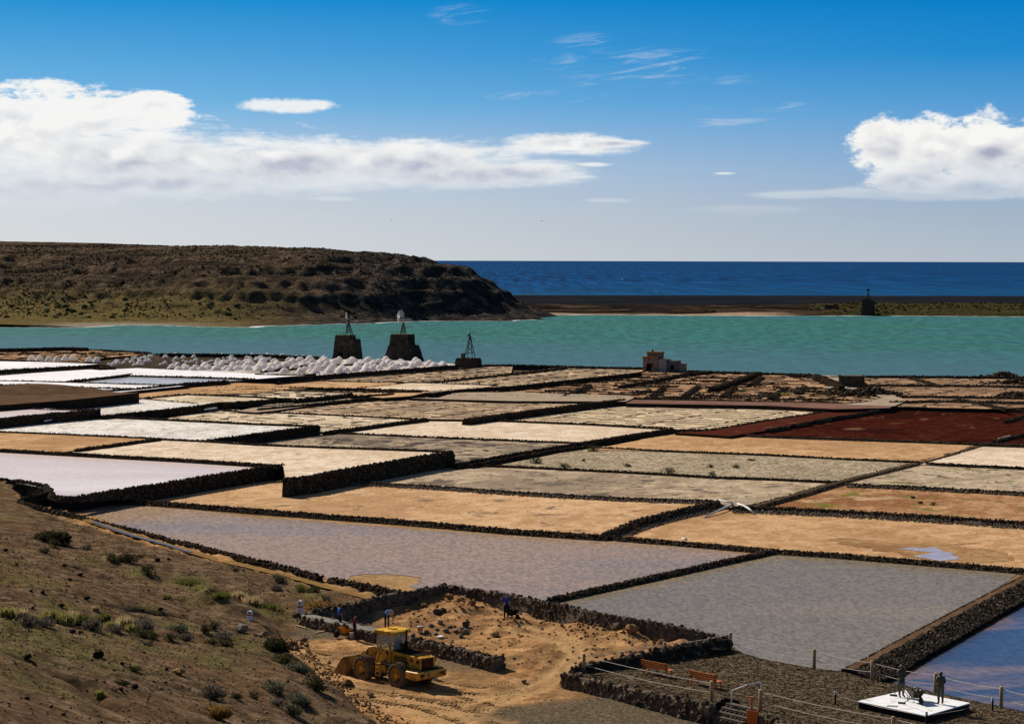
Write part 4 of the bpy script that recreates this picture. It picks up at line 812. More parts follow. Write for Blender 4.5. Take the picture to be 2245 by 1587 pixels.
# walls further off, towards the lagoon
OFFW = 0.0
G2 = 'low walls of the far salt pans'
for lab, px, z, dp, w in [
    ('dark wall below the furthest white pan', [(XL, 822), (0, 811.5), (113, 805.5), (217, 800)], 2.65, 1.2, 0.9),
    ('thin wall above the second white pan', [(-200, 823), (0, 820.5), (100, 813), (180, 808), (252, 805.5)], 2.3, 0.6, 0.6),
    ('wall between the long white pan and the pale grey pool', [(277, 822.5), (420, 826), (560, 830)], 2.0, 0.5, 0.6),
    ('thin slanting wall left of the pale grey pool', [(141, 836.5), (200, 830), (277, 822.5)], 2.1, 0.5, 0.6),
    ('wall in front of the pale grey pool', [(XL, 827), (0, 833.5), (171, 838), (300, 842), (413, 844.5)], 2.05, 0.7, 0.7),
    ('long wall from the pale grey pool along the salt yard to the small mill', [(413, 845), (480, 838.5), (560, 832), (700, 823), (850, 812), (930, 806), (1003, 800.5)], 1.7, 1.1, 0.9),
    ('thin wall between two narrow white pans', [(-200, 840), (70, 844), (290, 852)], 2.1, 0.5, 0.6),
    ('humped dark wall on top of the brown mound', [(XL, 852), (0, 848), (30, 844), (60, 842), (90, 846)], 3.6, 1.0, 2.0),
    ('ragged wall at the back of the brown mound', [(150, 857), (217, 857), (300, 851), (420, 839), (500, 834)], 2.2, 1.0, 0.8),
    ('thin wall between the narrow ochre and cream pans', [(302, 874), (350, 868.5), (408, 863.5), (480, 866), (560, 869.5), (630, 874)], 1.55, 0.5, 0.6),
    ('short thick wall ending beside the pale path', [(490, 884), (560, 878.5), (636, 872.5)], 1.8, 1.0, 0.9),
    ('wall across the middle of the narrow tan pans', [(470, 850), (560, 848.5), (701, 850), (782, 851.5), (940, 856)], 1.35, 0.5, 0.6),
    ('thin wall behind the narrow cream pan', [(440, 857), (560, 853), (680, 855.5), (774, 858.5), (925, 857.5)], 1.4, 0.5, 0.6),
    ('short dark wall by the path with a rounded end', [(640, 876), (700, 871), (772, 862.5)], 1.5, 0.8, 0.8),
    ('second short dark wall by the path', [(770, 868), (830, 865), (862, 862)], 1.4, 0.7, 0.8),
    ('thin slanting wall between two cream pans before the salt yard', [(782, 851), (830, 846), (888, 840), (940, 837.5)], 1.2, 0.5, 0.6),
    ('wall behind the cream pans before the salt yard', [(560, 842), (640, 838.5), (700, 834.5), (800, 837), (933, 838.5), (1060, 843), (1092, 844)], 1.3, 0.6, 0.7),
    ('long wall across the brown tiled fields', [(933, 838), (1000, 831.5), (1120, 819), (1180, 813), (1241, 805.5)], 1.1, 0.6, 0.8),
    ('thin wall through the tiled field by the salt yard', [(660, 834), (760, 827), (900, 817), (1040, 806)], 1.0, 0.4, 0.6),
    ('rough dark wall at the lagoon beyond the tiled fields', [(1052, 800), (1120, 799.5), (1240, 802.5), (1330, 804.5), (1411, 806)], 1.1, 1.2, 1.0),
    ('lagoon wall beyond the ruined beds', [(1506, 812.5), (1600, 815), (1690, 818), (1780, 820.5)], 0.9, 1.0, 1.0),
    ('lagoon wall beyond the reddish beds', [(1900, 824), (2030, 824.5), (2245, 826), (2600, 832)], 1.0, 1.0, 1.1),
    ('lagoon wall of heaped stones behind the orange beds', [(XL, 757), (0, 765), (60, 764), (130, 762), (192, 763)], 1.6, 1.6, 2.5),
    ('rough stones at the water behind the orange beds', [(195, 766), (260, 769), (330, 773)], 0.9, 1.0, 1.2),
    ('dark shore wall behind the dark salt yard', [(350, 775), (480, 776), (580, 777.5), (700, 782.5)], 1.7, 1.5, 1.0),
    ('wall in front of the orange beds', [(XL, 783), (0, 789), (70, 792), (170, 797), (240, 803)], 1.2, 0.7, 0.7),
    ('thin wall across the orange beds', [(XL, 768), (0, 775.5), (120, 773.5), (240, 774.5), (350, 776.5)], 1.0, 0.5, 0.6),
    ('low wall between the dark salt yard and the white heaps', [(345, 812), (440, 802), (540, 794.5), (640, 789)], 1.25, 0.4, 0.7),
    ('dark dividing wall among the white heaps', [(610, 808), (680, 800), (760, 799), (830, 797)], 1.35, 0.5, 0.7),
    ('second dividing wall among the white heaps', [(572, 814), (640, 808.5), (705, 805)], 1.35, 0.5, 0.7),
    ('wall under the long white pan', [(560, 820), (640, 822), (692, 820)], 2.0, 0.5, 0.6),
    ('rough wall along the front of the ruined beds', [(960, 866), (1120, 868.5), (1260, 870.5), (1372, 872), (1520, 875), (1680, 879), (1860, 883.5), (1908, 879)], 0.8, 0.7, 1.0),
    ('dark bank across the ruined beds by the house', [(1560, 850), (1600, 838), (1640, 824), (1662, 816)], 1.3, 1.1, 2.2),
    ('dark bank in the middle of the ruined beds', [(1360, 846), (1430, 834), (1500, 820), (1560, 814)], 1.0, 0.9, 1.8),
    ('dark slope of stones beside the path to the hut', [(1788, 821), (1810, 829), (1835, 839), (1846, 846)], 1.5, 1.2, 1.8),
    ('thin wall through the reddish beds nearest the water', [(1893, 843), (2020, 843.5), (2245, 846), (2600, 851)], 0.9, 0.5, 0.8),
    ('slanting wall in the reddish beds', [(1990, 826), (2030, 836), (2062, 846)], 0.9, 0.5, 0.9),
    ('thin wall in the middle of the reddish beds', [(1965, 868), (2100, 868.5), (2245, 871), (2600, 879)], 0.9, 0.5, 0.8),
    ('thin wall along the near edge of the reddish beds', [(1950, 880), (2060, 878), (2245, 881.5), (2600, 890)], 0.9, 0.5, 0.8),
    ('slanting wall at the near edge of the reddish beds', [(2100, 874), (2160, 886), (2210, 896)], 0.85, 0.5, 0.8)]:
    wall(lab, px, z, dp, w, 0.35, 0.5, group=G2, cover=.85, back=.25)
wall('dark pale-topped wall leading across the beds to the ruined house', [(940, 861), (985, 855), (1060, 849), (1120, 845.5), (1190, 838), (1250, 831.5), (1320, 824), (1400, 815.5)], 1.45, 1.1, 2.2, 0.3, 0.5, top_mat=PATH_EARTH, cover=.9)
# broken rows of stones in the ruined beds
k = 0
for row in range(9):
    y = 822 + row * 6.2
    x = 1180 + max(0, (845 - y)) * 5 + rnd.uniform(0, 60)
    while x < 1880:
        ln = rnd.uniform(50, 170)
        if rnd.random() < 0.6:
            wall('broken row of dark stones in the ruined salt beds', [(x, y + (x - 1500) * .012 + rnd.uniform(-1, 1)), (x + ln / 2, y + (x + ln / 2 - 1500) * .012 + rnd.uniform(-.8, .8)), (x + ln, y + (x + ln - 1500) * .012 + rnd.uniform(-1, 1))], rnd.uniform(.55, .8), .5, rnd.uniform(.8, 1.8), .5, .62,
                 group='broken rows of stones in the ruined salt beds', name='stone_row', cover=.8, back=.2)
        x += ln + rnd.uniform(10, 90)
for (a, b) in [((1236, 868), (1290, 846)), ((1500, 866), (1530, 846)), ((1585, 867), (1610, 848)), ((1430, 866), (1452, 850)), ((1690, 872), (1720, 850)), ((1645, 842), (1668, 826)), ((1750, 860), (1764, 846))]:
    wall('broken row of dark stones in the ruined salt beds', [a, b], .9, .5, 1.2, .5, .6, group='broken rows of stones in the ruined salt beds', name='stone_row', cover=.8, back=.3)

# mud ridges that divide the tiled pans into beds
UA, VA = R(-27.0), R(63.0)
U = np.array([math.cos(UA), math.sin(UA)]); Vv = np.array([math.cos(VA), math.sin(VA)])
def ridges(key, du, dv, w, h, mat, drop=0.12, inset=1.0, jit=0.25):
    o, pts, z = PAN[key]; Q = np.array([(p.x, p.y) for p in pts]); a = Q @ U; b = Q @ Vv; VS = []; FS = []; base = 0
    def line(p0, dirn, L, skip):
        nonlocal base
        n = max(2, int(L / 1.6)); t = np.linspace(0, L, n); nrm = np.array([-dirn[1], dirn[0]])
        wob = (fbm(t / 9 + rnd.uniform(0, 99), t * 0 + rnd.uniform(0, 99), 2, 5) - .5) * jit * 4
        c = p0 + np.outer(t, dirn) + np.outer(wob, nrm); ins = in_poly(c[:, 0], c[:, 1], Q)
        for i in range(n - 1):
            if not (ins[i] and ins[i + 1]) or rnd.random() < skip: continue
            for j, e in enumerate((c[i], c[i + 1])):
                hh = h * rnd.uniform(.7, 1.2); ww = w * rnd.uniform(.8, 1.2)
                VS.extend([(*(e - nrm * ww), z - .02), (*(e - nrm * ww * .3), z + hh), (*(e + nrm * ww * .3), z + hh), (*(e + nrm * ww), z - .02)])
            for k in range(3): FS.append((base + k, base + k + 1, base + 5 + k, base + 4 + k))
            base += 8
    x = b.min() + inset
    while x < b.max(): line(U * a.min() + Vv * x, U, a.max() - a.min(), drop); x += dv * rnd.uniform(.85, 1.15)
    x = a.min() + inset
    while x < a.max(): line(U * x + Vv * b.min(), Vv, b.max() - b.min(), min(.6, drop * 3.5)); x += du * rnd.uniform(.85, 1.15)
    if FS: set_props(obj_np('mud_ridges', VS, FS, mat, o), kind='stuff')
ridges('B8', 8.5, 3.6, .2, .10, RIDGE); ridges('B9', 9.0, 3.8, .2, .10, RIDGE)
ridges('F1', 5.5, 5.5, .22, .14, RIDGE); ridges('F2', 5.5, 5.5, .22, .14, RIDGE); ridges('F5', 6.5, 6.0, .22, .14, RIDGE); ridges('F8', 7.0, 8.0, .3, .2, RIDGE_DARK)
ridges('F4', 6.5, 6.5, .3, .2, RIDGE_DARK, .3); ridges('E3', 6, 6, .3, .2, RIDGE, .3); ridges('B6', 7, 6, .2, .12, RIDGE, .5)

# ------------------------------------------------------------------ near ground: hillside, work yard and track
flat_px = [(700, 1500, -.45), (900, 1500, -.4), (1000, 1540, -.5), (1100, 1587, -.7), (1400, 1587, -.75), (1200, 1480, -.3), (1245, 1500, -.55), (1500, 1560, -.7), (1640, 1600, -.8), (1900, 1690, -1.0),
           (800, 1450, -.35), (760, 1415, -.2), (650, 1390, -.05), (700, 1365, .05), (640, 1440, -.2), (900, 1430, -.25), (1090, 1470, -.3),
           (700, 1343, .3), (790, 1345, .35), (850, 1340, .45), (900, 1318, .6), (980, 1300, .95), (1100, 1350, .5), (1000, 1385, .25), (1150, 1420, .15), (1250, 1400, .4), (1300, 1374, .45), (1400, 1400, .55), (1480, 1412, .65),
           (1400, 1430, .6), (1320, 1446, .35), (1250, 1464, .15), (1560, 1402, .75), (1060, 1310, .75), (900, 1385, .2), (1040, 1415, .1),
           (860, 1315, .25), (760, 1290, .4), (650, 1265, .5), (560, 1245, .5), (400, 1212, .6), (200, 1155, .85), (60, 1105, 1.0), (0, 1075, 1.0), (-200, 1050, 1.1), (-420, 1045, 1.2)]
hill_px = [(0, 1092, 1.35), (0, 1200, 3.4), (0, 1350, 6), (0, 1587, 9.5), (200, 1175, 1.5), (200, 1300, 4.0), (200, 1450, 6), (200, 1587, 7.8), (400, 1225, .9), (400, 1350, 2.6), (400, 1450, 3.9), (400, 1587, 5.5),
           (560, 1262, .6), (600, 1320, .45), (700, 1300, .35), (820, 1318, .3), (560, 1370, .9), (600, 1420, 1.1), (620, 1490, 2.2), (700, 1500, 1.0), (660, 1587, 3.0), (760, 1560, 1.4), (850, 1600, 1.1), (480, 1330, 1.2), (300, 1250, 2.0), (430, 1285, 1.3), (640, 1365, .2), (740, 1340, .3),
           (-300, 1100, 3.5), (-300, 1300, 8), (-300, 1587, 14), (-700, 1300, 13), (800, 1700, 2.0), (500, 1800, 6.5), (0, 1900, 13)]
conv = lambda L: [tuple(W(a, b, c)) for a, b, c in L]
fl_rbf = rbf(conv(flat_px) + [(10, 95, -1.2), (40, 95, -1.3), (12, 60, -1.5), (60, 60, -1.6)])
hl_rbf = rbf(conv(hill_px) + [(0, 4, 22.6), (-40, 10, 25), (-100, 60, 22), (-110, 160, 14), (30, 10, 20), (0, 50, 11), (12, 60, 6), (60, 5, 16)])
HILL_EDGE = [(-900, 1000, 1.3), (0, 1036, 1.1), (60, 1082, 1.05), (84, 1100, 1.0), (180, 1150, .85), (400, 1211, .7), (560, 1245, .6), (720, 1283, .5), (800, 1306, .4), (800, 1330, .35), (700, 1345, .3), (655, 1362, .2), (620, 1382, .3), (612, 1402, .6), (640, 1425, .6), (690, 1452, .6), (735, 1500, .5), (770, 1530, .4), (815, 1560, .4), (858, 1590, .3), (900, 1660, .2), (960, 1760, .1)]
he = [tuple(W(*p)[:2]) for p in HILL_EDGE]
hill_poly = he + [(6, 40), (20, 0), (10, -30), (-140, -30), (-160, 200), (-90, 330)]
yw_path = [(669, 1345, .62), (698, 1336, .9), (747, 1329, 1.15), (837, 1306, 1.45), (927, 1291, 1.65), (972, 1283, 1.7), (1097, 1300, 1.7), (1187, 1317, 1.7), (1300, 1340, 1.7), (1350, 1350, 1.7), (1470, 1370, 1.65), (1578, 1394, 1.5)]
keep_px = [(-700, 1035, 1.1), (-120, 1043, 1.1), (0, 1050, 1.1), (45, 1092, 1.1), (65, 1106, 1.05), (100, 1114, 1.0), (176, 1133, .95), (277, 1158.5, .9), (378, 1183.5, .8), (479, 1208.5, .75), (560, 1227.5, .7), (657, 1250.5, .7), (702, 1263.5, .7), (770, 1276, .6), (884, 1299, .6), (927, 1291, 1.5), (972, 1284, 1.5), (1097, 1301, 1.5), (1187, 1318, 1.5), (1300, 1341, 1.5), (1470, 1371, 1.5), (1576, 1394, 1.4),
           (1596, 1398, 1.0), (1455, 1423, .95), (1369, 1440, .85), (1252, 1465, .55), (1240, 1478, .2), (1555, 1547, .2), (1661, 1572, .2), (1800, 1605, .2), (2300, 1724, .2), (2700, 1820, .2)]
keep_poly = [tuple(W(*p)[:2]) for p in keep_px] + [(70, 60), (70, -30), (-160, -30), (-160, 240)]
tracks = [[(1105, 1395), (1150, 1402), (1200, 1414), (1238, 1428), (1248, 1445), (1228, 1462), (1190, 1478), (1140, 1492), (1080, 1508), (1010, 1530), (960, 1560), (940, 1600)],
          [(1140, 1388), (1190, 1396), (1240, 1412), (1272, 1432), (1274, 1450), (1248, 1470), (1205, 1488), (1150, 1505), (1090, 1524), (1030, 1548), (985, 1580), (970, 1610)],
          [(690, 1432), (780, 1440), (860, 1478), (960, 1505), (1060, 1512), (1140, 1500)], [(690, 1470), (780, 1492), (900, 1520), (1010, 1540), (1120, 1560)],
          [(740, 1505), (850, 1528), (960, 1552), (1060, 1580)], [(800, 1520), (900, 1540), (1000, 1548), (1060, 1540)], [(640, 1425), (720, 1448), (800, 1470)], [(1100, 1365), (1160, 1375), (1230, 1386), (1300, 1400), (1360, 1412)]]
tracks_w = [[W(x, y, -.1)[:2] for x, y in t] for t in tracks]
gully = [[(150, 1290, 4.6), (230, 1306, 4.3), (320, 1322, 3.4), (390, 1345, 2.6), (420, 1356, 2.4)], [(60, 1455, 7.2), (120, 1485, 6.8), (170, 1510, 6.5), (220, 1545, 6.2), (300, 1585, 5.9)], [(180, 1240, 2.8), (230, 1262, 2.4), (280, 1285, 2.3)]]
gully_w = [[W(*p)[:2] for p in t] for t in gully]
heaps = [(985, 1300, 1.0, 3.0), (940, 1322, .5, 2.5), (1060, 1318, .8, 3.2), (1010, 1340, .35, 2.5), (1290, 1380, .45, 2.6), (1390, 1392, .4, 2.2), (1180, 1345, .35, 2.4), (1345, 1402, .35, 1.5), (1150, 1428, .3, 1.8), (470, 1345, 1.2, 2.2), (530, 1365, 1.0, 2.0), (1420, 1420, .3, 1.6)]
heaps_w = [(*W(x, y, .5)[:2], h, r) for x, y, h, r in heaps]
def near_base(x, y):
    x = np.asarray(x, float); y = np.asarray(y, float)
    zf, zh = fl_rbf(x, y), hl_rbf(x, y)
    d = line_dist(x, y, he); ins = in_poly(x, y, hill_poly); sd = np.where(ins, d, -d) + (fbm(x / 3, y / 3, 3, 77) - .5) * 1.6
    k = sstep(sd, -0.7, 1.2)
    z = zf * (1 - k) + np.maximum(zh, zf - .1) * k
    for (hx, hy, h, r) in heaps_w: z = z + h * np.exp(-((x - hx) ** 2 + (y - hy) ** 2) / (r * r) * 1.6)
    return z, k
def near_h(x, y, full=False):
    z, k = near_base(x, y)
    flatk = 1 - k
    tr = np.full(np.shape(z), 9.0)
    for t in tracks_w: tr = np.minimum(tr, line_dist(x, y, t))
    trk = np.exp(-(tr / .42) ** 2) * flatk
    z = z - 0.07 * trk + 0.05 * np.exp(-((tr - .8) / .28) ** 2) * flatk
    yard = flatk * sstep(z, -.15, .45)
    z = z + yard * (fbm(np.asarray(x) / 1.6, np.asarray(y) / 1.6, 4, 51) - .5) * .85 * (1 - trk) + flatk * (fbm(np.asarray(x) / .9, np.asarray(y) / .9, 3, 53) - .5) * .12
    z = z + k * ((fbm(np.asarray(x) / 7, np.asarray(y) / 7, 4, 61) - .5) * 1.0 + (fbm(np.asarray(x) / 1.3, np.asarray(y) / 1.3, 3, 63) - .5) * .36)
    gl = np.full(np.shape(z), 9.0)
    for t in gully_w: gl = np.minimum(gl, line_dist(x, y, t) + (fbm(np.asarray(x) / 2, np.asarray(y) / 2, 2, 71) - .5) * .7)
    z = z - k * 0.55 * np.exp(-(gl / .55) ** 2)
    if not full: return z
    return z, k, trk, gl
def ground(x, y): return float(near_h(np.array([x]), np.array([y]))[0])
def at(px, py, z0=0.0):
    """the point of the near ground seen at photo pixel (px, py)"""
    d = ray(px, py); o = np.array([0, 0, CAM_H]); t = np.linspace(40, 260, 441) / d[1]
    pts = o + t[:, None] * d; below = pts[:, 2] < near_h(pts[:, 0], pts[:, 1]); i = int(np.argmax(below)) if below.any() else -1
    a, b = t[max(i - 1, 0)], t[i]
    for _ in range(14):
        m = (a + b) / 2; p = o + m * d
        if p[2] < ground(p[0], p[1]): b = m
        else: a = m
    p = o + b * d; return Vector((p[0], p[1], ground(p[0], p[1])))
green_px = [(0, 1230, 60), (60, 1270, 70), (110, 1400, 90), (200, 1440, 80), (60, 1500, 50), (350, 1430, 50), (410, 1275, 45), (460, 1300, 40), (560, 1335, 45), (620, 1345, 35), (680, 1300, 35), (220, 1225, 50), (300, 1255, 35), (30, 1345, 50), (140, 1330, 40), (520, 1415, 60), (0, 1130, 60), (100, 1140, 40), (460, 1440, 50), (330, 1340, 30), (380, 1365, 40), (0, 1420, 60), (250, 1400, 50)]
green_w = [(*at(x, y)[:2], r / 26.0) for x, y, r in green_px]
yardp_ = [tuple(W(*p)[:2]) for p in [(690, 1345, .3), (850, 1312, .6), (975, 1290, .9), (1190, 1322, .6), (1480, 1378, .6), (1560, 1400, .7), (1380, 1432, .6), (1250, 1462, .2), (1110, 1450, .1), (930, 1402, .2)]]
def near_attrs(X, Y, Z):
    z, k, trk, gl = near_h(X, Y, True)
    n = fbm(X / 6, Y / 6, 4, 91)
    g = np.zeros_like(X)
    for (x, y, r) in green_w: g = np.maximum(g, np.exp(-((X - x) ** 2 + ((Y - y) / 1.8) ** 2) / (r * r)))
    gravel_c = W(1450, 1575, -.6); gd = np.hypot((X - gravel_c.x) / 9.0, (Y - gravel_c.y) / 7.0)
    gc2 = W(690, 1372, 0); gd2 = np.hypot((X - gc2.x) / 4.5, (Y - gc2.y) / 5.0)
    gc3 = W(1010, 1456, -.2); gd3 = np.hypot((X - gc3.x) / 4.0, (Y - gc3.y) / 2.2)
    gv = np.maximum(np.maximum(1 - sstep(gd + (n - .5) * 1.2, .75, 1.1), 1 - sstep(gd2 + (n - .5), .7, 1.1)), .7 * (1 - sstep(gd3 + (n - .5), .5, 1.1))) * (1 - k) * (1 - .7 * trk)
    foot = sstep(line_dist(X, Y, [W(560, 1240, .5)[:2], W(700, 1280, .4)[:2], W(850, 1312, .3)[:2]]), 2.0, .6)
    yd = in_poly(X, Y, yardp_) * (1 - k) * sstep(n, .3, .5) * (1 - trk)
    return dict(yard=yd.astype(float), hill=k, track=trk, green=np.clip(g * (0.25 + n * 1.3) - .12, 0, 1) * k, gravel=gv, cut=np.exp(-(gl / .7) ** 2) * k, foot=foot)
def near_material():
    m, g = new_mat('near_ground'); pos = g.n('ShaderNodeNewGeometry').outputs['Position']
    at_ = lambda k: g.n('ShaderNodeAttribute', attribute_name=k).outputs['Fac']
    n1 = g.noise(pos, 0.16, 7, 0.66); n2 = g.noise(pos, 0.9, 7, 0.7); n3 = g.noise(pos, 5.0, 5, 0.75)
    sand = g.ramp(n2, [(0.36, (0.17, 0.086, 0.036)), (0.5, (0.34, 0.18, 0.076)), (0.64, (0.50, 0.285, 0.128))])
    sand = g.mix(g.math('MULTIPLY', g.ss(n1, .48, .60), .6), sand, (0.15, 0.09, 0.045))
    sand = g.mix(g.math('MULTIPLY', at_('track'), .8), sand, g.ramp(n3, [(.3, (0.33, 0.2, 0.09)), (.7, (0.45, 0.285, 0.135))]))
    sand = g.mix(g.math('MULTIPLY', at_('yard'), .7), sand, g.ramp(n2, [(.36, (0.115, 0.058, 0.027)), (.5, (0.22, 0.115, 0.052)), (.64, (0.36, 0.20, 0.092))]))
    grav = g.ramp(n3, [(0.36, (0.05, 0.036, 0.023)), (0.5, (0.108, 0.08, 0.05)), (0.66, (0.20, 0.148, 0.092))])
    c = g.mix(at_('gravel'), sand, grav)
    soil = g.ramp(n2, [(0.36, (0.036, 0.0225, 0.012)), (0.5, (0.102, 0.064, 0.035)), (0.64, (0.20, 0.13, 0.075))])
    soil = g.mix(g.math('MULTIPLY', g.ss(n1, .50, .62), .7), soil, g.ramp(n2, [(.3, (0.085, 0.045, 0.02)), (.7, (0.16, 0.09, 0.045))]))
    soil = g.mix(g.math('MULTIPLY', g.ss(n3, .54, .64), .6), soil, (0.24, 0.185, 0.13))
    soil = g.mix(g.math('MULTIPLY', at_('green'), g.ss(n2, .36, .58)), soil, g.ramp(n3, [(.36, (0.085, 0.073, 0.026)), (.64, (0.15, 0.13, 0.045))]))
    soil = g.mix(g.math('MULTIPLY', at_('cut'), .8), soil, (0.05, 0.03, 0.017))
    c = g.mix(at_('hill'), c, soil)
    c = g.mix(g.math('MULTIPLY', at_('foot'), .7), c, (0.28, 0.175, 0.085))
    # tread marks: short cross bars pressed along the tracks
    h = g.math('ADD', g.math('MULTIPLY', n3, .5), n2)
    principled(g, c, 0.95, 0.0, bump(g, h, 0.9, 0.16)); return m
NEARMAT = near_material()
keepf = lambda X, Y: in_poly(X, Y, keep_poly)
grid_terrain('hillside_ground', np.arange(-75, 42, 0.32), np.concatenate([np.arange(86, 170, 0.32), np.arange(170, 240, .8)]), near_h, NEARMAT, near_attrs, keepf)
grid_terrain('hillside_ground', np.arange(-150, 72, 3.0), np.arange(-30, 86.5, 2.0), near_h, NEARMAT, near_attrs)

# cleated tyre prints pressed into the sand round the loader
tb = MB()
for t in tracks[2:7]:
    pts = resample([at(x, y) for x, y in t], .27)
    for lane in (-.95, .95):
        for a, b in zip(pts[:-1], pts[1:]):
            d = (b - a); d.z = 0; d.normalize(); nn = Vector((-d.y, d.x, 0)); c = a + nn * (lane + .1 * math.sin(a.x)); zz = ground(c.x, c.y)
            if rnd.random() < .2: continue
            for s_ in (-1, 1):
                m = Matrix.Rotation(math.atan2(nn.y, nn.x) + s_ * .35, 3, 'Z'); q = c + nn * s_ * .13 + (d * .13 if s_ > 0 else Vector())
                tb.box((q.x, q.y, zz + .008), (.25, .10, .036), m)
set_props(tb.build('tyre_prints', surf('pressed_sand', [(0.24, 0.14, 0.06), (0.36, 0.22, 0.1)], 2, bmp=.4)), kind='stuff')

# canal at the hillside's foot and the strip of sand beside it
def draped(name, px, w, mat, lift, kind='structure', z=.8):
    pts = resample([W(x, y, z) for x, y in px], .8); V = []; F = []
    gz = np.array([ground(p.x, p.y) for p in pts]); gz = np.convolve(np.pad(gz, 6, 'edge'), np.ones(13) / 13, 'valid')
    for i, p in enumerate(pts):
        t = (pts[min(i + 1, len(pts) - 1)] - pts[max(i - 1, 0)]); t.z = 0; t.normalize(); n = Vector((-t.y, t.x, 0)); a = w * rnd.uniform(.85, 1.15) / 2
        for q in (-a, 0, a):
            v = p + n * q; V.append((v.x, v.y, gz[i] + lift))
        if i: F += [(3 * i - 3, 3 * i, 3 * i + 1, 3 * i - 2), (3 * i - 2, 3 * i + 1, 3 * i + 2, 3 * i - 1)]
    return set_props(obj_np(name, V, F, mat), kind=kind)
draped('sand_strip', [(190, 1145), (277, 1170), (378, 1197), (479, 1224), (560, 1240), (660, 1264), (760, 1288), (850, 1310)], .95, surf('yellow_sand', [(0.15, 0.085, 0.03), (0.25, 0.145, 0.055)], 1.0, bmp=.3), 0.13)
draped('canal', [(205, 1150), (277, 1172), (378, 1199), (420, 1210)], .42, CANAL, 0.20)

# yard walls, their stones one by one
wall('sunlit stone wall of the yard along the grey pool, stones clearly visible', yw_path[5:10] + [(1470, 1370, 1.5, 1.2), (1530, 1383.5, 1.25, .9), (1576, 1394, 1.0, .6)], 1.7, 1.4, 0.42, 0.22, 0.29, off=0, core=MORTAR, smat=STONE_YARD, individual=300, cover=1.15)
wall('mortared stone wall at the left side of the yard, curving up from the bollard', yw_path[:6], 1.4, 1.2, 0.5, 0.12, 0.34, off=0, core=MORTAR, smat=STONE_YARD, individual=160, cover=.8)
wall('newly built low wall with a cement core beside the workers', [(668, 1346, .62), (700, 1354, .65), (748, 1364, .65), (800, 1376, .6), (838, 1384, .6)], .6, .75, 1.2, .06, .33, off=0, core=MORTAR, smat=STONE_YARD, individual=160, top_mat=CEMENT)
wall('low thick wall of round stones behind the loader', [(838, 1384, .6), (880, 1393, .58), (924, 1404, .55), (1010, 1424, .5), (1060, 1436, .48), (1094, 1444, .45)], .5, .8, .9, .08, .36, off=0, core=MORTAR, smat=STONE_YARD, individual=240)
# terrace
ter_px = [(1240, 1477), (1283, 1459), (1370, 1448), (1454, 1440), (1575, 1420), (1600, 1414), (1640, 1437), (1700, 1449), (1785, 1464), (1850, 1472), (1912, 1490), (1990, 1503), (2050, 1517), (2195, 1548), (2320, 1574), (2700, 1660), (2700, 1812), (2300, 1722), (1800, 1604), (1668, 1570), (1640, 1562), (1620, 1535), (1590, 1529), (1563, 1546)]
TZ = 0.25
TGRAVEL = surf('black_lava_gravel', [(0.018, 0.013, 0.008), (0.064, 0.046, 0.029), (0.19, 0.138, 0.088)], 3.0, bmp=1.0, bscale=12)
slab('terrace', P(ter_px, TZ), TZ, 2.0, TGRAVEL)
tp = [tuple(p) for p in P(ter_px, TZ)]
kk = 26000; xs = rng.uniform(3, 36, kk); ys = rng.uniform(98, 140, kk); ok = in_poly(xs, ys, tp); xs, ys = xs[ok], ys[ok]
V, F = lumps(np.stack([xs, ys, np.full(len(xs), TZ + .01)], -1), rng.uniform(.02, .075, len(xs)), .8)
set_props(obj_np('gravel', V, F, surf('loose_lava_gravel', [(0.03, 0.022, 0.016), (0.08, 0.06, 0.042)], 4, island=.8)), kind='stuff')
wall('stone retaining wall along the front of the gravel terrace', [(1238, 1476, .3), (1300, 1489, .32), (1380, 1506, .32), (1470, 1525, .32), (1562, 1545, .32)], .3, 1.1, .5, .1, .38, off=0, core=MORTAR, smat=STONE_YARD, individual=260, cover=1.0)
wall('stone retaining wall of the terrace beyond the steps, beside the litter bin', [(1664, 1569, .32), (1740, 1588, .32), (1830, 1610, .32), (2100, 1672, .32)], .3, 1.1, .5, .1, .38, off=0, core=MORTAR, smat=STONE_YARD, individual=120)
wall('low dark wall along the back of the gravel terrace', [(1598, 1397, 1.05), (1530, 1409, 1.0), (1454, 1423, .95), (1369, 1439.5, .85), (1300, 1454, .7), (1254, 1464, .55)], 1, .85, .5, .08, .34, off=0, core=surf('dark_mortar', [(0.02, 0.016, 0.012), (0.045, 0.035, 0.026)], 2, bmp=.5), smat=STONE, individual=80, cover=.6)
# steps up to the terrace
st = empty('stone_steps', W(1625, 1560, -.6), 0, 'short flight of stone steps up to the terrace, white handrail beside them', 'steps')
sd = (W(1668, 1570, TZ) - W(1563, 1546, TZ)); sdir = sd.normalized(); sback = Vector((-sdir.y, sdir.x, 0)); s0 = W(1570, 1548, TZ)
for i in range(4):
    mb = MB(); L = 2.3; zt = -.5 + .19 * i + .19
    c0 = s0 + sdir * 1.15 + sback * (-0.1 + i * .33)
    mb.box((c0.x - st.location.x, c0.y - st.location.y, zt - .2 - st.location.z + .05), (L, .36, .5), Matrix.Rotation(math.atan2(sdir.y, sdir.x), 3, 'Z'))
    tread = mb.build('step', surf('step_cement', [(0.06, 0.05, 0.04), (0.15, 0.128, 0.1)], 3, bmp=.5), st)
    for j in range(7):
        ob = link(bpy.data.objects.new('stone', STONE_MESHES[rnd.randrange(10)]), tread); p = c0 + sdir * (-1.0 + j * .33 + rnd.uniform(-.05, .05)) - sback * .16 - st.location; p.z = zt - .06 - st.location.z
        ob.location = p; ob.scale = (.17, .14, .13); ob.rotation_euler = (0, 0, rnd.uniform(0, 6))
rl = empty('handrail', W(1606, 1533, .2), 0, 'thin white metal handrail bent along the terrace steps', 'handrail')
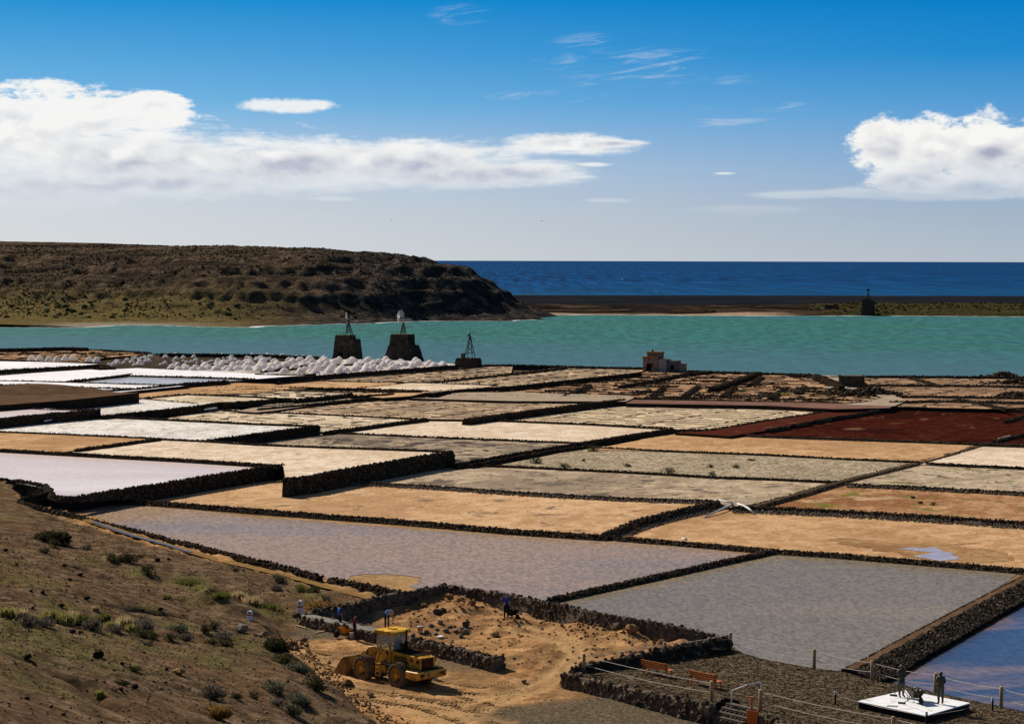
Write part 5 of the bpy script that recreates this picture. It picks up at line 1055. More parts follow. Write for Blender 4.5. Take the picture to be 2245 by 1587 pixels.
a, b, c = W(1606, 1534, .2), W(1638, 1500, 1.15), W(1669, 1495, 1.15); lo = rl.location
foot_a = W(1604, 1554, -.3)
MB().tube([foot_a - lo, Vector((foot_a.x, foot_a.y, .75)) - lo], .03).build('post', PLASTIC_W, rl)
MB().tube([Vector((foot_a.x, foot_a.y, .75)) - lo, b - lo, c - lo], .03).build('rail', PLASTIC_W, rl)
MB().tube([c - lo, Vector((c.x, c.y, TZ)) - lo], .03).build('post', PLASTIC_W, rl)

# ------------------------------------------------------------------ loose earth, rocks and plants on the near ground
def scatter(n, x0, x1, y0, y1, test):
    x = rng.uniform(x0, x1, n); y = rng.uniform(y0, y1, n); keep = in_poly(x, y, keep_poly) & test(x, y); return x[keep], y[keep]
inhill = lambda x, y: near_base(x, y)[1] > .6
x, y = scatter(20000, -40, 20, 68, 215, inhill); z = near_h(x, y)
V, F = lumps(np.stack([x, y, z + .01], -1), rng.uniform(.025, .09, len(x)) * np.where(rng.uniform(0, 1, len(x)) > .94, 1.9, 1), .75)
set_props(obj_np('pebbles', V, F, surf('hillside_pebble', [(0.06, 0.044, 0.03), (0.20, 0.148, 0.10)], 3, island=.85)), kind='stuff')
yardp = [tuple(W(*p)[:2]) for p in [(690, 1345, .3), (850, 1312, .6), (975, 1290, .9), (1190, 1322, .6), (1480, 1378, .6), (1560, 1400, .7), (1380, 1432, .6), (1250, 1462, .2), (1110, 1450, .1), (930, 1402, .2)]]
x, y = scatter(15000, -18, 16, 125, 172, lambda x, y: in_poly(x, y, yardp)); z = near_h(x, y)
dens = sstep(z, .35, 1.1) + .12; kp = rng.uniform(0, 1, len(x)) < dens * .8; x, y, z = x[kp], y[kp], z[kp]
V, F = lumps(np.stack([x, y, z + .02], -1), rng.uniform(.04, .17, len(x)), .8)
set_props(obj_np('clods', V, F, surf('earth_clod', [(0.15, 0.085, 0.038), (0.28, 0.165, 0.078)], 2, island=.55)), kind='stuff')
x, y = scatter(5000, -22, 22, 98, 150, lambda x, y: near_base(x, y)[1] < .3); z = near_h(x, y)
V, F = lumps(np.stack([x, y, z], -1), rng.uniform(.02, .07, len(x)), .7)
set_props(obj_np('pebbles', V, F, surf('track_pebble', [(0.11, 0.07, 0.04), (0.2, 0.125, 0.065)], 3, island=.6)), kind='stuff')
# crumbly cut bank at the hill's edge
be = resample([at(x, y) for x, y in [(625, 1400), (650, 1425), (700, 1455), (735, 1500), (772, 1532), (815, 1562), (860, 1590)]], .05)
pp = np.array([tuple(p) for p in be]); pp = pp[rng.integers(0, len(pp), 700)] + rng.normal(0, .45, (700, 3)) * np.array([1, 1, 0]); pp[:, 2] = near_h(pp[:, 0], pp[:, 1]) + .02
V, F = lumps(pp, rng.uniform(.03, .11, 700) * np.where(rng.uniform(0, 1, 700) > .96, 1.8, 1)); set_props(obj_np('rubble', V, F, surf('bank_rubble', [(0.12, 0.072, 0.036), (0.22, 0.135, 0.068)], 2, island=.5)), kind='stuff')

def rock(px, py, size, label, mat=None, group=None, name='rock', flat=.8):
    p = at(px, py); me = STONE_MESHES[rnd.randrange(10)].copy(); me.materials.clear(); me.materials.append(mat or STONE)
    bm = bmesh.new(); bm.from_mesh(me); bmesh.ops.subdivide_edges(bm, edges=bm.edges, cuts=1, use_grid_fill=True, fractal=.25, along_normal=.3, seed=rnd.randrange(999)); bm.to_mesh(me); bm.free()
    o = link(bpy.data.objects.new(name, me)); o.location = p + Vector((0, 0, size * .55 * flat)); o.rotation_euler = (0, 0, rnd.uniform(0, 6)); o.scale = (size, size, size * flat); return set_props(o, label, 'rock', group)
OCHRE_ROCK = surf('ochre_rock', [(0.14, 0.08, 0.035), (0.27, 0.16, 0.07)], 2, bmp=.5); PALE_ROCK = surf('pale_rock', [(0.13, 0.1, 0.072), (0.26, 0.205, 0.15)], 2, bmp=.5, obj=True)
BLACK_ROCK = surf('black_rock', [(0.012, 0.009, 0.007), (0.03, 0.022, 0.016)], 2, bmp=.5)
rock(812, 1526, .34, 'ochre boulder alone on the sandy track before the loader', OCHRE_ROCK)
rock(1086, 1396, .38, 'ochre rock on bare earth by the sandy track in the yard', OCHRE_ROCK)
rock(215, 1441, .34, 'black boulder standing alone on the green-brown slope', BLACK_ROCK)
rock(391, 1478, .36, 'reddish-brown boulder half sunk in the lower slope', OCHRE_ROCK)
rock(530, 1386, .5, 'pale boulder at the foot of the dark earth mound', PALE_ROCK)
rock(345, 1231, .32, 'black rock on bare slope beside the sand strip', BLACK_ROCK); rock(370, 1227, .18, 'small black rock further along the bare slope', BLACK_ROCK)
for x, y, s, lab in [(648, 1353, .35, 'dark stone lying between the bollard and the new wall'), (760, 1503, .45, 'pinkish boulder on the edge of the cut bank'), (1148, 1496, .22, 'small pale stone on the sandy track before the terrace')]:
    rock(x, y, s, lab, STONE_YARD if s < .4 else OCHRE_ROCK)
for x, y in [(158, 1387), (177, 1389), (72, 1334), (36, 1238), (142, 1242), (68, 1296), (94, 1300), (134, 1330), (176, 1262), (153, 1273), (190, 1314), (314, 1339), (352, 1338), (12, 1208), (60, 1444), (268, 1456), (365, 1468), (296, 1510), (265, 1512)]:
    rock(x, y, rnd.uniform(.13, .24), 'small black lava rock scattered on the green-brown slope', BLACK_ROCK, 'black lava rocks scattered on the slope')
for x, y, s in [(945, 1374, .26), (958, 1382, .24), (965, 1367, .25), (978, 1384, .28), (986, 1375, .2), (1000, 1386, .26), (1012, 1379, .22), (1022, 1384, .2), (1022, 1372, .38), (1020, 1390, .3), (935, 1386, .2), (955, 1391, .2), (1010, 1396, .24)]:
    rock(x, y, s, 'stone in the row of loose stones on the yard floor behind the loader', PALE_ROCK if s < .3 else STONE_YARD, 'loose stones in a row on the yard floor')
for x, y, s in [(1183, 1338, .4), (1170, 1342, .3), (1008, 1318, .35), (960, 1345, .38), (972, 1340, .3), (1040, 1300, .3), (985, 1310, .28), (1180, 1352, .3), (1385, 1385, .5), (1360, 1380, .55), (1330, 1373, .35), (1440, 1405, .4), (1450, 1411, .3), (930, 1330, .3), (1035, 1325, .35), (1100, 1322, .3)]:
    rock(x, y, s, 'brown rock stuck in the heaps of dug earth inside the yard', OCHRE_ROCK if rnd.random() < .6 else STONE_YARD, 'rocks in the heaps of dug earth')
for x, y in [(696, 1372), (705, 1376), (716, 1373), (728, 1378), (735, 1373), (800, 1392), (812, 1397), (822, 1401), (786, 1395), (832, 1400), (760, 1382), (770, 1386)]:
    rock(x, y, rnd.uniform(.12, .24), 'building stone lying at the foot of the newly built wall', STONE_YARD, 'building stones lying at the new wall')
for x, y in [(642, 1414), (652, 1419), (662, 1412), (672, 1417), (650, 1424), (666, 1405), (640, 1424), (660, 1421), (560, 1395), (572, 1397), (582, 1394)]:
    rock(x, y, rnd.uniform(.16, .34), 'loose dark stone in the small heap where slope meets yard', STONE_YARD, 'loose stones where the slope meets the yard')

# ---- shrubs
def leaf_mat(name, c0, c1, trans=.42):
    if name in MATS: return MATS[name]
    m, g = new_mat(name); MATS[name] = m
    r = g.n('ShaderNodeNewGeometry').outputs['Random Per Island']
    cc = g.ramp(r, [(0, c0), (1, c1)])
    d = g.n('ShaderNodeBsdfDiffuse', inp={0: cc}); t = g.n('ShaderNodeBsdfTranslucent', inp={0: cc}); x = g.n('ShaderNodeMixShader', inp={0: trans, 1: d.outputs[0], 2: t.outputs[0]})
    g.t.links.new(x.outputs[0], g.n('ShaderNodeOutputMaterial').inputs[0]); return m
L_OLIVE = leaf_mat('olive_leaves', (0.03, 0.03, 0.013), (0.095, 0.085, 0.036)); L_GREY = leaf_mat('grey_twigs', (0.055, 0.046, 0.034), (0.155, 0.13, 0.092)); L_GREEN = leaf_mat('green_leaves', (0.07, 0.075, 0.016), (0.16, 0.15, 0.036))
L_YELLOW = leaf_mat('yellow_green_leaves', (0.16, 0.135, 0.035), (0.36, 0.31, 0.11)); L_STRAW = leaf_mat('straw_blades', (0.30, 0.21, 0.09), (0.50, 0.38, 0.2)); L_ORANGE = leaf_mat('ochre_twigs', (0.14, 0.075, 0.02), (0.32, 0.19, 0.06)); L_DARK = leaf_mat('dark_olive_leaves', (0.016, 0.016, 0.008), (0.06, 0.052, 0.024)); L_SAGE = leaf_mat('sage_leaves', (0.06, 0.062, 0.038), (0.14, 0.135, 0.085))
TWIG = surf('dry_twig', [(0.035, 0.026, 0.018), (0.07, 0.052, 0.036)], 5)
def leaves(n, w, h, size, up=0.35, lobes=5):
    """small pointed leaf faces through a lumpy dome"""
    LB = [(rng.uniform(-.28, .28) * w, rng.uniform(-.28, .28) * w, rng.uniform(.1, .42) * h, rng.uniform(.26, .42) * w) for _ in range(lobes)]
    pick = rng.integers(0, lobes, n); C = np.array(LB)[pick]
    d = rng.normal(size=(n, 3)); d /= np.linalg.norm(d, axis=1, keepdims=True); r = rng.uniform(.45, 1.0, n) ** .6
    p = C[:, :3] + d * (C[:, 3] * r)[:, None] * np.array([1, 1, h / w * 1.15]); p[:, 2] = np.abs(p[:, 2])
    ax = d * .8 + np.array([0, 0, up]) + rng.normal(0, .35, (n, 3)); ax /= np.linalg.norm(ax, axis=1, keepdims=True)
    sd = np.cross(ax, rng.normal(size=(n, 3))); sd /= np.linalg.norm(sd, axis=1, keepdims=True); s = size * rng.uniform(.6, 1.4, n)[:, None]
    V = np.stack([p - ax * s, p + sd * s * .38, p + ax * s * 1.2, p - sd * s * .38], 1).reshape(-1, 3)
    return V, np.arange(n * 4).reshape(n, 4)
def shrub_mesh(w, h, n, size, mat, lobes=5):
    V, F = leaves(n, w, h, size, lobes=lobes); return mesh_np('foliage', V, F, mat)
def shrub(px, py, wpx, hpx, label, mat, group=None, n=900, name='shrub', z=None):
    p = at(px, py) if z is None else W(px, py, z)
    s = FPX / (Vector((p.x, p.y, p.z - CAM_H)).length); w, h = wpx / s, hpx / s
    t = empty(name, p, rnd.uniform(0, 6), label, 'shrub', group)
    link(bpy.data.objects.new('foliage', shrub_mesh(w, h, n, max(.045, w * .05), mat, 6)), t)
    mb = MB()
    for _ in range(9):
        a = rnd.uniform(0, 6.28); q = Vector((math.cos(a) * w * .36, math.sin(a) * w * .36, h * rnd.uniform(.45, .85))); mb.tube([(0, 0, -.05), q * .5 + Vector((0, 0, .03)), q], [.03, .02, .01], 4)
    mb.build('twigs', TWIG, t); return t
SH = 'shrubs on the near hillside'
for px, py, w, h, lab, m, n in [
    (112, 1190, 80, 34, 'widest dark olive shrub, on the upper slope below the curved wall', L_DARK, 1500), (120, 1196, 26, 22, 'small shrub close before the widest dark shrub', L_OLIVE, 500), (142, 1198, 26, 20, 'second small shrub close before the widest dark shrub', L_OLIVE, 500),
    (188, 1204, 30, 14, 'flat grey shrub between the widest dark shrub and the pair of round ones', L_GREY, 500), (101, 1212, 30, 15, 'flat dark shrub on the green patch of the upper slope', L_DARK, 500),
    (239, 1228, 30, 24, 'loose olive shrub, first of the pair on the upper slope', L_OLIVE, 700), (275, 1231, 44, 24, 'dense round dark shrub of the pair on the upper slope', L_DARK, 1000), (325, 1261, 34, 34, 'upright dark shrub at the end of the green strip', L_DARK, 900), (309, 1222, 16, 9, 'tiny dark shrub above the upright one', L_DARK, 250),
    (60, 1372, 50, 30, 'grey twiggy shrub beside the first yellow grass', L_GREY, 900), (95, 1374, 50, 26, 'sprawling grey shrub in the row of yellow grass', L_GREY, 800), (202, 1381, 52, 34, 'darkest grey-brown dome in the row of yellow grass', L_GREY, 1100), (250, 1384, 40, 24, 'loose grey shrub behind the yellow tufts', L_GREY, 700),
    (302, 1381, 60, 28, 'broad grey shrub at the end of the yellow grass row', L_GREY, 1000), (318, 1397, 56, 26, 'olive shrub below the broad grey one', L_OLIVE, 900), (372, 1402, 30, 24, 'small dark olive shrub in the middle of the row', L_OLIVE, 700), (388, 1382, 48, 20, 'sage green shrub behind the small dark olive one', L_SAGE, 800), (408, 1402, 42, 20, 'grey dry shrub beside the small dark olive one', L_GREY, 700),
    (450, 1386, 26, 22, 'dark shrub against the earth mound', L_DARK, 600), (470, 1380, 30, 24, 'round shrub on the shoulder of the earth mound', L_OLIVE, 700), (462, 1412, 30, 18, 'low olive shrub below the earth mound', L_OLIVE, 600), (492, 1416, 38, 20, 'flat dark shrub nearest the bare slope', L_DARK, 700), (486, 1396, 50, 16, 'sprawling grey shrub under the mound', L_GREY, 700), (322, 1415, 40, 15, 'flat brown shrub alone on bare soil', L_GREY, 500),
    (602, 1426, 66, 34, 'broad dark shrub at the top of the cut bank', L_DARK, 1500), (622, 1456, 54, 30, 'olive shrub below the broad dark one', L_OLIVE, 1000), (652, 1474, 56, 32, 'sage shrub next along the cut bank', L_SAGE, 1100), (692, 1512, 50, 40, 'dark spiky shrub hanging over the cut bank', L_DARK, 1100), (608, 1518, 56, 36, 'sage green dome below the bank shrubs', L_SAGE, 1200), (655, 1545, 56, 34, 'grey-green shrub lower down by the bank', L_SAGE, 1100), (640, 1566, 44, 36, 'pale sage shrub at the bottom of the slope', L_SAGE, 1000), (610, 1548, 40, 24, 'low grey shrub beside the pale sage one', L_GREY, 700),
    (466, 1526, 52, 34, 'grey dome shrub with a clear shadow on the lower slope', L_GREY, 1200), (473, 1574, 62, 36, 'ochre-yellow shrub near the bottom of the slope', L_ORANGE, 1300), (516, 1530, 28, 15, 'small dark shrub between the ochre shrub and the bank', L_DARK, 500), (556, 1530, 26, 18, 'small green shrub between the ochre shrub and the bank', L_OLIVE, 500),
    (612, 1275, 40, 26, 'dry brown shrub on the bare ground beside the sand strip', L_GREY, 700), (600, 1294, 36, 20, 'grey shrub below the dry brown one', L_GREY, 600), (660, 1296, 30, 22, 'bright green shrub near the upper bollard', L_GREEN, 800), (692, 1298, 34, 18, 'dark green shrub by the bright green one', L_OLIVE, 700), (712, 1318, 24, 20, 'round grey shrub by the yard wall', L_GREY, 600), (690, 1330, 60, 16, 'brown low shrub at the yard wall', L_ORANGE, 800), (515, 1252, 26, 14, 'pale dry shrub beside the sand strip', L_GREY, 400), (268, 1500, 36, 10, 'low dark cushion plant on the lower slope', L_DARK, 400), (295, 1470, 30, 14, 'little olive cushion plant on the lower slope', L_OLIVE, 400)]:
    shrub(px, py, w, h, lab, m, SH, n)
for px, py, w, h, lab in [(1175, 1016, 30, 19, 'round bush at the left end of the stony pan'), (1237, 1025, 24, 13, 'bush close to the wall of the stony pan'), (1301, 990, 28, 19, 'bush in the far corner of the stony pan'), (1280, 1011, 9, 7, 'tiniest bush in the stony pan'), (1378, 1024, 18, 11, 'small bush in the middle of the stony pan'), (1465, 1038, 27, 20, 'tallest round bush in the stony pan, on the wall'),
                          (1558, 1026, 17, 11, 'small dark bush, one of two alike in the stony pan'), (1614, 1026, 18, 12, 'small dark bush furthest along the stony pan'), (1561, 1042, 19, 11, 'faded bush against the wall of the stony pan'), (1647, 1010, 18, 7, 'flat faded bush at the far side of the stony pan')]:
    shrub(px, py, w, h, lab, L_OLIVE, 'bushes in the stony pan', 500, 'bush', .17 + OFF)
for px, py, w, h, lab in [(2002, 1092, 14, 7, 'furthest dark bush on the rusty weedy pan'), (2018, 1103, 13, 6, 'middle dark bush on the rusty weedy pan'), (2047, 1107, 15, 9, 'largest dark bush on the rusty weedy pan')]:
    shrub(px, py, w, h, lab, L_DARK, 'bushes on the rusty weedy pan', 300, 'bush', -.02 + OFF)
for px, py, w, h, lab in [(1720, 868, 34, 10, 'yellow-green bush in the ruined beds'), (1800, 866, 34, 9, 'olive bush in the ruined beds near the hut'), (1878, 866, 28, 9, 'yellow bush near the hut'), (1915, 880, 30, 10, 'yellow-green bush beside the path crossing'), (1625, 860, 30, 8, 'olive bush along the ruined beds')]:
    shrub(px, py, w, h, lab, L_YELLOW if 'yellow' in lab else L_OLIVE, 'bushes in the ruined salt beds', 400, 'bush', .3)
# rank grass tufts
def tuft(px, py, wpx, hpx, label, mat, n=500, group='yellow grass tufts in a row across the slope'):
    p = at(px, py); s = FPX / (p - Vector((0, 0, CAM_H))).length; w, h = wpx / s, hpx / s
    b = rng.normal(0, .3, (n, 2)) * w * .7; a = rng.uniform(0, 6.28, n); ln = rng.uniform(.5, 1.0, n) * h; lean = rng.uniform(.1, .6, n) * ln
    B = np.stack([b[:, 0], b[:, 1], np.zeros(n)], -1); T = B + np.stack([np.cos(a) * lean, np.sin(a) * lean, ln], -1); Sd = np.stack([-np.sin(a), np.cos(a), 0 * a], -1) * .02
    V = np.stack([B - Sd, B + Sd, (B + T) / 2 + Sd * 1.2 + np.array([0, 0, .03]), T, (B + T) / 2 - Sd * 1.2], 1).reshape(-1, 3)
    o = obj_np('grass_tuft', V, np.arange(n * 5).reshape(n, 5), mat); o.location = p; return set_props(o, label, 'grass', group, 'stuff' if w > .8 else None)
for px, py, w, h, lab, m in [(12, 1352, 40, 24, 'yellow-green grass tuft at the picture edge of the row', L_YELLOW), (40, 1356, 40, 26, 'tall pale grass tuft next to the first grey shrub', L_STRAW), (140, 1368, 44, 30, 'brightest yellow-green tuft in the row', L_YELLOW), (160, 1362, 36, 26, 'straw-coloured tuft beside the brightest one', L_STRAW), (182, 1370, 36, 26, 'green-yellow tuft against the darkest grey dome', L_GREEN), (230, 1360, 26, 18, 'fresh green tuft behind the darkest grey dome', L_GREEN), (242, 1380, 30, 20, 'yellow tuft after the darkest grey dome', L_YELLOW), (272, 1374, 34, 28, 'tall straw tuft with pale heads', L_STRAW), (285, 1384, 24, 20, 'yellow-green tuft under the broad grey shrub', L_YELLOW), (108, 1356, 34, 22, 'pale yellow tuft between two grey shrubs', L_YELLOW), (210, 1338, 16, 12, 'small straw tuft above the row', L_STRAW),
                               (218, 1526, 26, 16, 'yellow tuft on the lower slope', L_YELLOW), (366, 1312, 20, 10, 'green tuft on the middle slope', L_GREEN), (520, 1312, 44, 18, 'straw grass on the way to the bollards', L_STRAW), (552, 1322, 40, 16, 'longest straw grass streak near the small bollard', L_STRAW), (588, 1334, 60, 14, 'green weeds between the two bollards', L_GREEN), (484, 1310, 40, 14, 'green weeds before the straw grass', L_GREEN), (410, 1280, 60, 12, 'green strip of weeds beyond the upright shrub', L_GREEN), (440, 1292, 50, 10, 'yellow-green strip of weeds further down', L_YELLOW)]:
    tuft(px, py, w, h, lab, m, 420 if w > 30 else 240)
# short weeds over the slope, too many to count
x, y = scatter(60000, -40, 10, 70, 215, inhill); g = np.zeros(len(x))
for (gx_, gy_, r_) in green_w: g = np.maximum(g, np.exp(-((x - gx_) ** 2 + ((y - gy_) / 1.8) ** 2) / (r_ * r_ * 1.3)))
kp = rng.uniform(0, 1, len(x)) < (g * .8 + .06) * sstep(fbm(x / 3, y / 3, 3, 33), .38, .62); x, y = x[kp], y[kp]; z = near_h(x, y); n = len(x)
a = rng.uniform(0, 6.28, n); s = rng.uniform(.035, .10, n); B = np.stack([x, y, z], -1); Sd = np.stack([np.cos(a), np.sin(a), 0 * a], -1) * s[:, None]; T = B + np.stack([rng.normal(0, .05, n), rng.normal(0, .05, n), s * 1.5], -1)
V = np.stack([B - Sd, B + Sd, T], 1).reshape(-1, 3)
set_props(obj_np('weeds', V, np.arange(3 * n).reshape(n, 3), leaf_mat('slope_weeds', (0.075, 0.066, 0.018), (0.17, 0.155, 0.045))), kind='stuff')
# scrub on the headland and the spit
def far_scrub(name, n, x0, x1, y0, y1, hf, test, size, mat):
    x = rng.uniform(x0, x1, n); y = rng.uniform(y0, y1, n); z = hf(x, y); k = test(x, y, z); x, y, z = x[k], y[k], z[k]
    V, F = lumps(np.stack([x, y, z + .1], -1), rng.uniform(size * .5, size * 1.5, len(x)), .65); set_props(obj_np(name, V, F, mat), kind='stuff')
far_scrub('scrub', 19000, -360, 15, 860, 1110, hill_h, lambda x, y, z: (z > .8) & (fbm(x / 26, y / 26, 4, 55) > rng.uniform(.34, .56, len(x))), .5, leaf_mat('headland_scrub', (0.028, 0.026, 0.016), (0.10, 0.086, 0.046)))
far_scrub('scrub', 500, -330, -60, 860, 960, hill_h, lambda x, y, z: (z > .3) & (z < 9) & (fbm(x / 22, y / 22, 3, 58) > .5), 1.3, leaf_mat('fresh_scrub', (0.04, 0.05, 0.016), (0.10, 0.105, 0.036)))
far_scrub('scrub', 4000, 150, 470, 1050, 1195, spit_h, lambda x, y, z: fbm(x / 25, y / 12, 3, 57) > .42, .8, leaf_mat('spit_scrub', (0.028, 0.027, 0.012), (0.08, 0.07, 0.026)))

# ------------------------------------------------------------------ windmills, house, hut
TOWER = surf('mill_masonry', [(0.03, 0.022, 0.016), (0.075, 0.052, 0.034), (0.125, 0.085, 0.052)], 1.1, bmp=.6, bscale=3, obj=True)
TOWER_D = surf('dark_mill_masonry', [(0.016, 0.013, 0.011), (0.04, 0.031, 0.024), (0.07, 0.053, 0.038)], 1.1, bmp=.6, bscale=3, obj=True)
IRON = surf('rusty_iron', [(0.035, 0.022, 0.016), (0.075, 0.045, 0.03)], 4, rough=.7)
GALV = surf('galvanised_blade', [(0.24, 0.24, 0.235), (0.42, 0.42, 0.41)], 2, rough=.45, spec=.5, island=.3, metallic=.3)
PLASTER = surf('worn_plaster', [(0.13, 0.085, 0.06), (0.23, 0.155, 0.11), (0.31, 0.22, 0.165)], .7, bmp=.4, bscale=3, obj=True, patch=((0.14, 0.07, 0.035), .8, .56))
RUST_PL = surf('ochre_weathered_top', [(0.13, 0.06, 0.025), (0.26, 0.13, 0.055)], .9, bmp=.4, bscale=3, obj=True)
BLACK = surf('dark_opening', [(0.008, 0.007, 0.006), (0.014, 0.012, 0.01)], 2)
def frustum(name, c, w0, d0, w1, d1, h, mat, parent, extra=None):
    mb = MB(); a = [(-w0 / 2, -d0 / 2), (w0 / 2, -d0 / 2), (w0 / 2, d0 / 2), (-w0 / 2, d0 / 2)]; b = [(-w1 / 2, -d1 / 2), (w1 / 2, -d1 / 2), (w1 / 2, d1 / 2), (-w1 / 2, d1 / 2)]
    # courses with uneven edges
    n = max(3, int(h / .7)); vs = []; 
    for i in range(n + 1):
        t = i / n
        for p, q in zip(a, b): vs.append((c[0] + p[0] * (1 - t) + q[0] * t + rnd.uniform(-.06, .06), c[1] + p[1] * (1 - t) + q[1] * t + rnd.uniform(-.06, .06), c[2] + h * t + (rnd.uniform(-.1, .1) if 0 < i < n else 0)))
    fs = [(i * 4 + k, i * 4 + (k + 1) % 4, i * 4 + 4 + (k + 1) % 4, i * 4 + 4 + k) for i in range(n) for k in range(4)] + [(0, 3, 2, 1), (n * 4, n * 4 + 1, n * 4 + 2, n * 4 + 3)]
    mb.add(vs, fs); return mb.build(name, mat, parent)
def railing(parent, pts, h):
    mb = MB()
    for p in pts: mb.tube([p, (p[0], p[1], p[2] + h)], .035, 5)
    for q in (.5, 1.0): mb.tube([(p[0], p[1], p[2] + h * q) for p in pts], .03, 5)
    return mb.build('railing', IRON, parent)
def trestle(parent, c, w, h, top=.25, r=.085):
    cs = [(-1, -1), (1, -1), (1, 1), (-1, 1)]
    for sx, sy in cs: MB().tube([(c[0] + sx * w / 2, c[1] + sy * w / 2, c[2]), (c[0] + sx * top / 2, c[1] + sy * top / 2, c[2] + h)], r, 6).build('leg', IRON, parent)
    mb = MB()
    for t in (.22, .45, .68):
        ww = w * (1 - t) + top * t; q = [(c[0] + sx * ww / 2, c[1] + sy * ww / 2, c[2] + h * t) for sx, sy in cs]
        for i in range(4): mb.tube([q[i], q[(i + 1) % 4]], r * .6, 5)
        w2 = w * (1 - t - .22) + top * (t + .22); q2 = [(c[0] + sx * w2 / 2, c[1] + sy * w2 / 2, c[2] + h * (t + .22)) for sx, sy in cs]
        for i in range(4): mb.tube([q[i], q2[(i + 1) % 4]], r * .5, 5)
    mb.build('bracing', IRON, parent)
def wheel(parent, c, R_, n, face, mat, width=.30, tip=.55, miss=()):
    """many-bladed wind wheel facing the angle face; each blade is a piece of its own"""
    M_ = Matrix.Rotation(face, 3, 'Z')
    hub = MB(); hub.lathe([(.0, -.25), (.2, -.25), (.24, 0), (.2, .2), (0, .25)], 10, 'Y', (0, 0, 0)); hb = hub.build('hub', IRON, parent); hb.location = c; hb.rotation_euler = (0, 0, face)
    bm_ = MB(); y = .10
    bm_.add([(-.05, -.04, R_ * .28), (.05, .04, R_ * .28), (tip / 2, y, R_), (-tip / 2, -y, R_), (-.05, -.02, R_ * .28), (.05, .06, R_ * .28), (tip / 2, y + .02, R_), (-tip / 2, -y + .02, R_)], [(0, 1, 2, 3), (7, 6, 5, 4), (0, 3, 7, 4), (1, 5, 6, 2), (3, 2, 6, 7), (0, 4, 5, 1)])
    bm_.box((0, 0, R_ * .15), (.05, .03, R_ * .3)); me = bm_.mesh('blade', mat)
    for i in range(n):
        if i in miss: continue
        o = link(bpy.data.objects.new('blade', me), parent); o.location = c; o.rotation_euler = Euler((0, 2 * math.pi * i / n, 0)); o.rotation_euler = (M_ @ Euler((0, 2 * math.pi * i / n, 0)).to_matrix()).to_euler()
    rg = MB()
    for rr in (R_ * .66,):
        pts = [M_ @ Vector((math.cos(a) * rr, .03, math.sin(a) * rr)) + Vector(c) for a in np.linspace(0, 2 * math.pi, 25)]; rg.tube(pts, .03, 4, cap=False)
    rg.build('ring', IRON, parent)
def tail(parent, c, L, face, vane=.5):
    d = Vector((math.cos(face), math.sin(face), 0)); mb = MB(); c = Vector(c)
    mb.tube([c, c + d * L], .045, 5); mb.tube([c + d * L + Vector((0, 0, -vane * 2.6)), c + d * L + Vector((0, 0, .25))], .045, 5); mb.bar(c + d * (L - .2) + Vector((0, 0, .1)), c + d * (L + .9) + Vector((0, 0, .1)), .04, .16)
    mb.build('tail', PIPE, parent)
# first mill: square tower with a doorway
p0 = W(762, 785, .85); m1 = empty('windmill', p0, R(-19), 'stone windmill with a doorway, railed top and narrow silver wind wheel seen nearly edge-on', 'windmill', 'old stone windmills of the salt works')
frustum('tower', (0, 0, -.6), 6.0, 5.4, 4.9, 4.5, 5.3, TOWER, m1); frustum('upper_tower', (-.55, 0, 4.69), 4.0, 4.2, 3.7, 3.9, 1.0, TOWER, m1)
MB().box((-.9, -2.62, .55), (.95, .3, 1.9)).build('doorway', BLACK, m1)
railing(m1, [(-2.3, -1.8, 5.7), (-1.3, -1.85, 5.7), (-.3, -1.85, 5.7)], .9); railing(m1, [(1.7, -2.0, 4.7), (2.3, -2.0, 4.7), (2.35, 1.5, 4.7)], .9)
trestle(m1, (.35, 0, 5.7), 1.5, 2.9); MB().tube([(.35, 0, 8.3), (.35, 0, 9.5)], .12, 6).build('mast', IRON, m1); MB().bar((.7, -.6, 4.7), (1.5, -.6, 6.2), .25, .06).build('ladder', IRON, m1)
wheel(m1, (-.15, -.35, 9.5), 1.85, 18, R(-62), GALV); tail(m1, (.35, 0, 9.1), 1.6, R(15))
# second mill: stepped tower
p0 = W(885, 789, .85); m2 = empty('windmill', p0, R(-19), 'stepped dark stone windmill with wide sloping base and broad silver wind wheel', 'windmill', 'old stone windmills of the salt works')
frustum('base', (0, 0, -.5), 8.0, 7.2, 5.9, 5.4, 4.1, TOWER_D, m2); frustum('tower', (-.3, 0, 3.59), 4.9, 4.7, 4.5, 4.3, 2.6, TOWER_D, m2)
MB().box((0, 0, 6.22), (4.3, 4.1, .08)).build('platform', MORTAR, m2)
railing(m2, [(-2.3, -1.9, 6.2), (-.9, -1.95, 6.2), (.2, -1.95, 6.2), (.9, -1.95, 6.2)], .85); trestle(m2, (-.1, 0, 6.2), 1.1, 2.8); MB().tube([(-.1, 0, 8.8), (-.1, 0, 10.2)], .11, 6).build('mast', IRON, m2)
wheel(m2, (-.6, -.4, 10.2), 1.95, 18, R(-42), GALV); tail(m2, (-.1, 0, 9.8), 1.2, R(15))
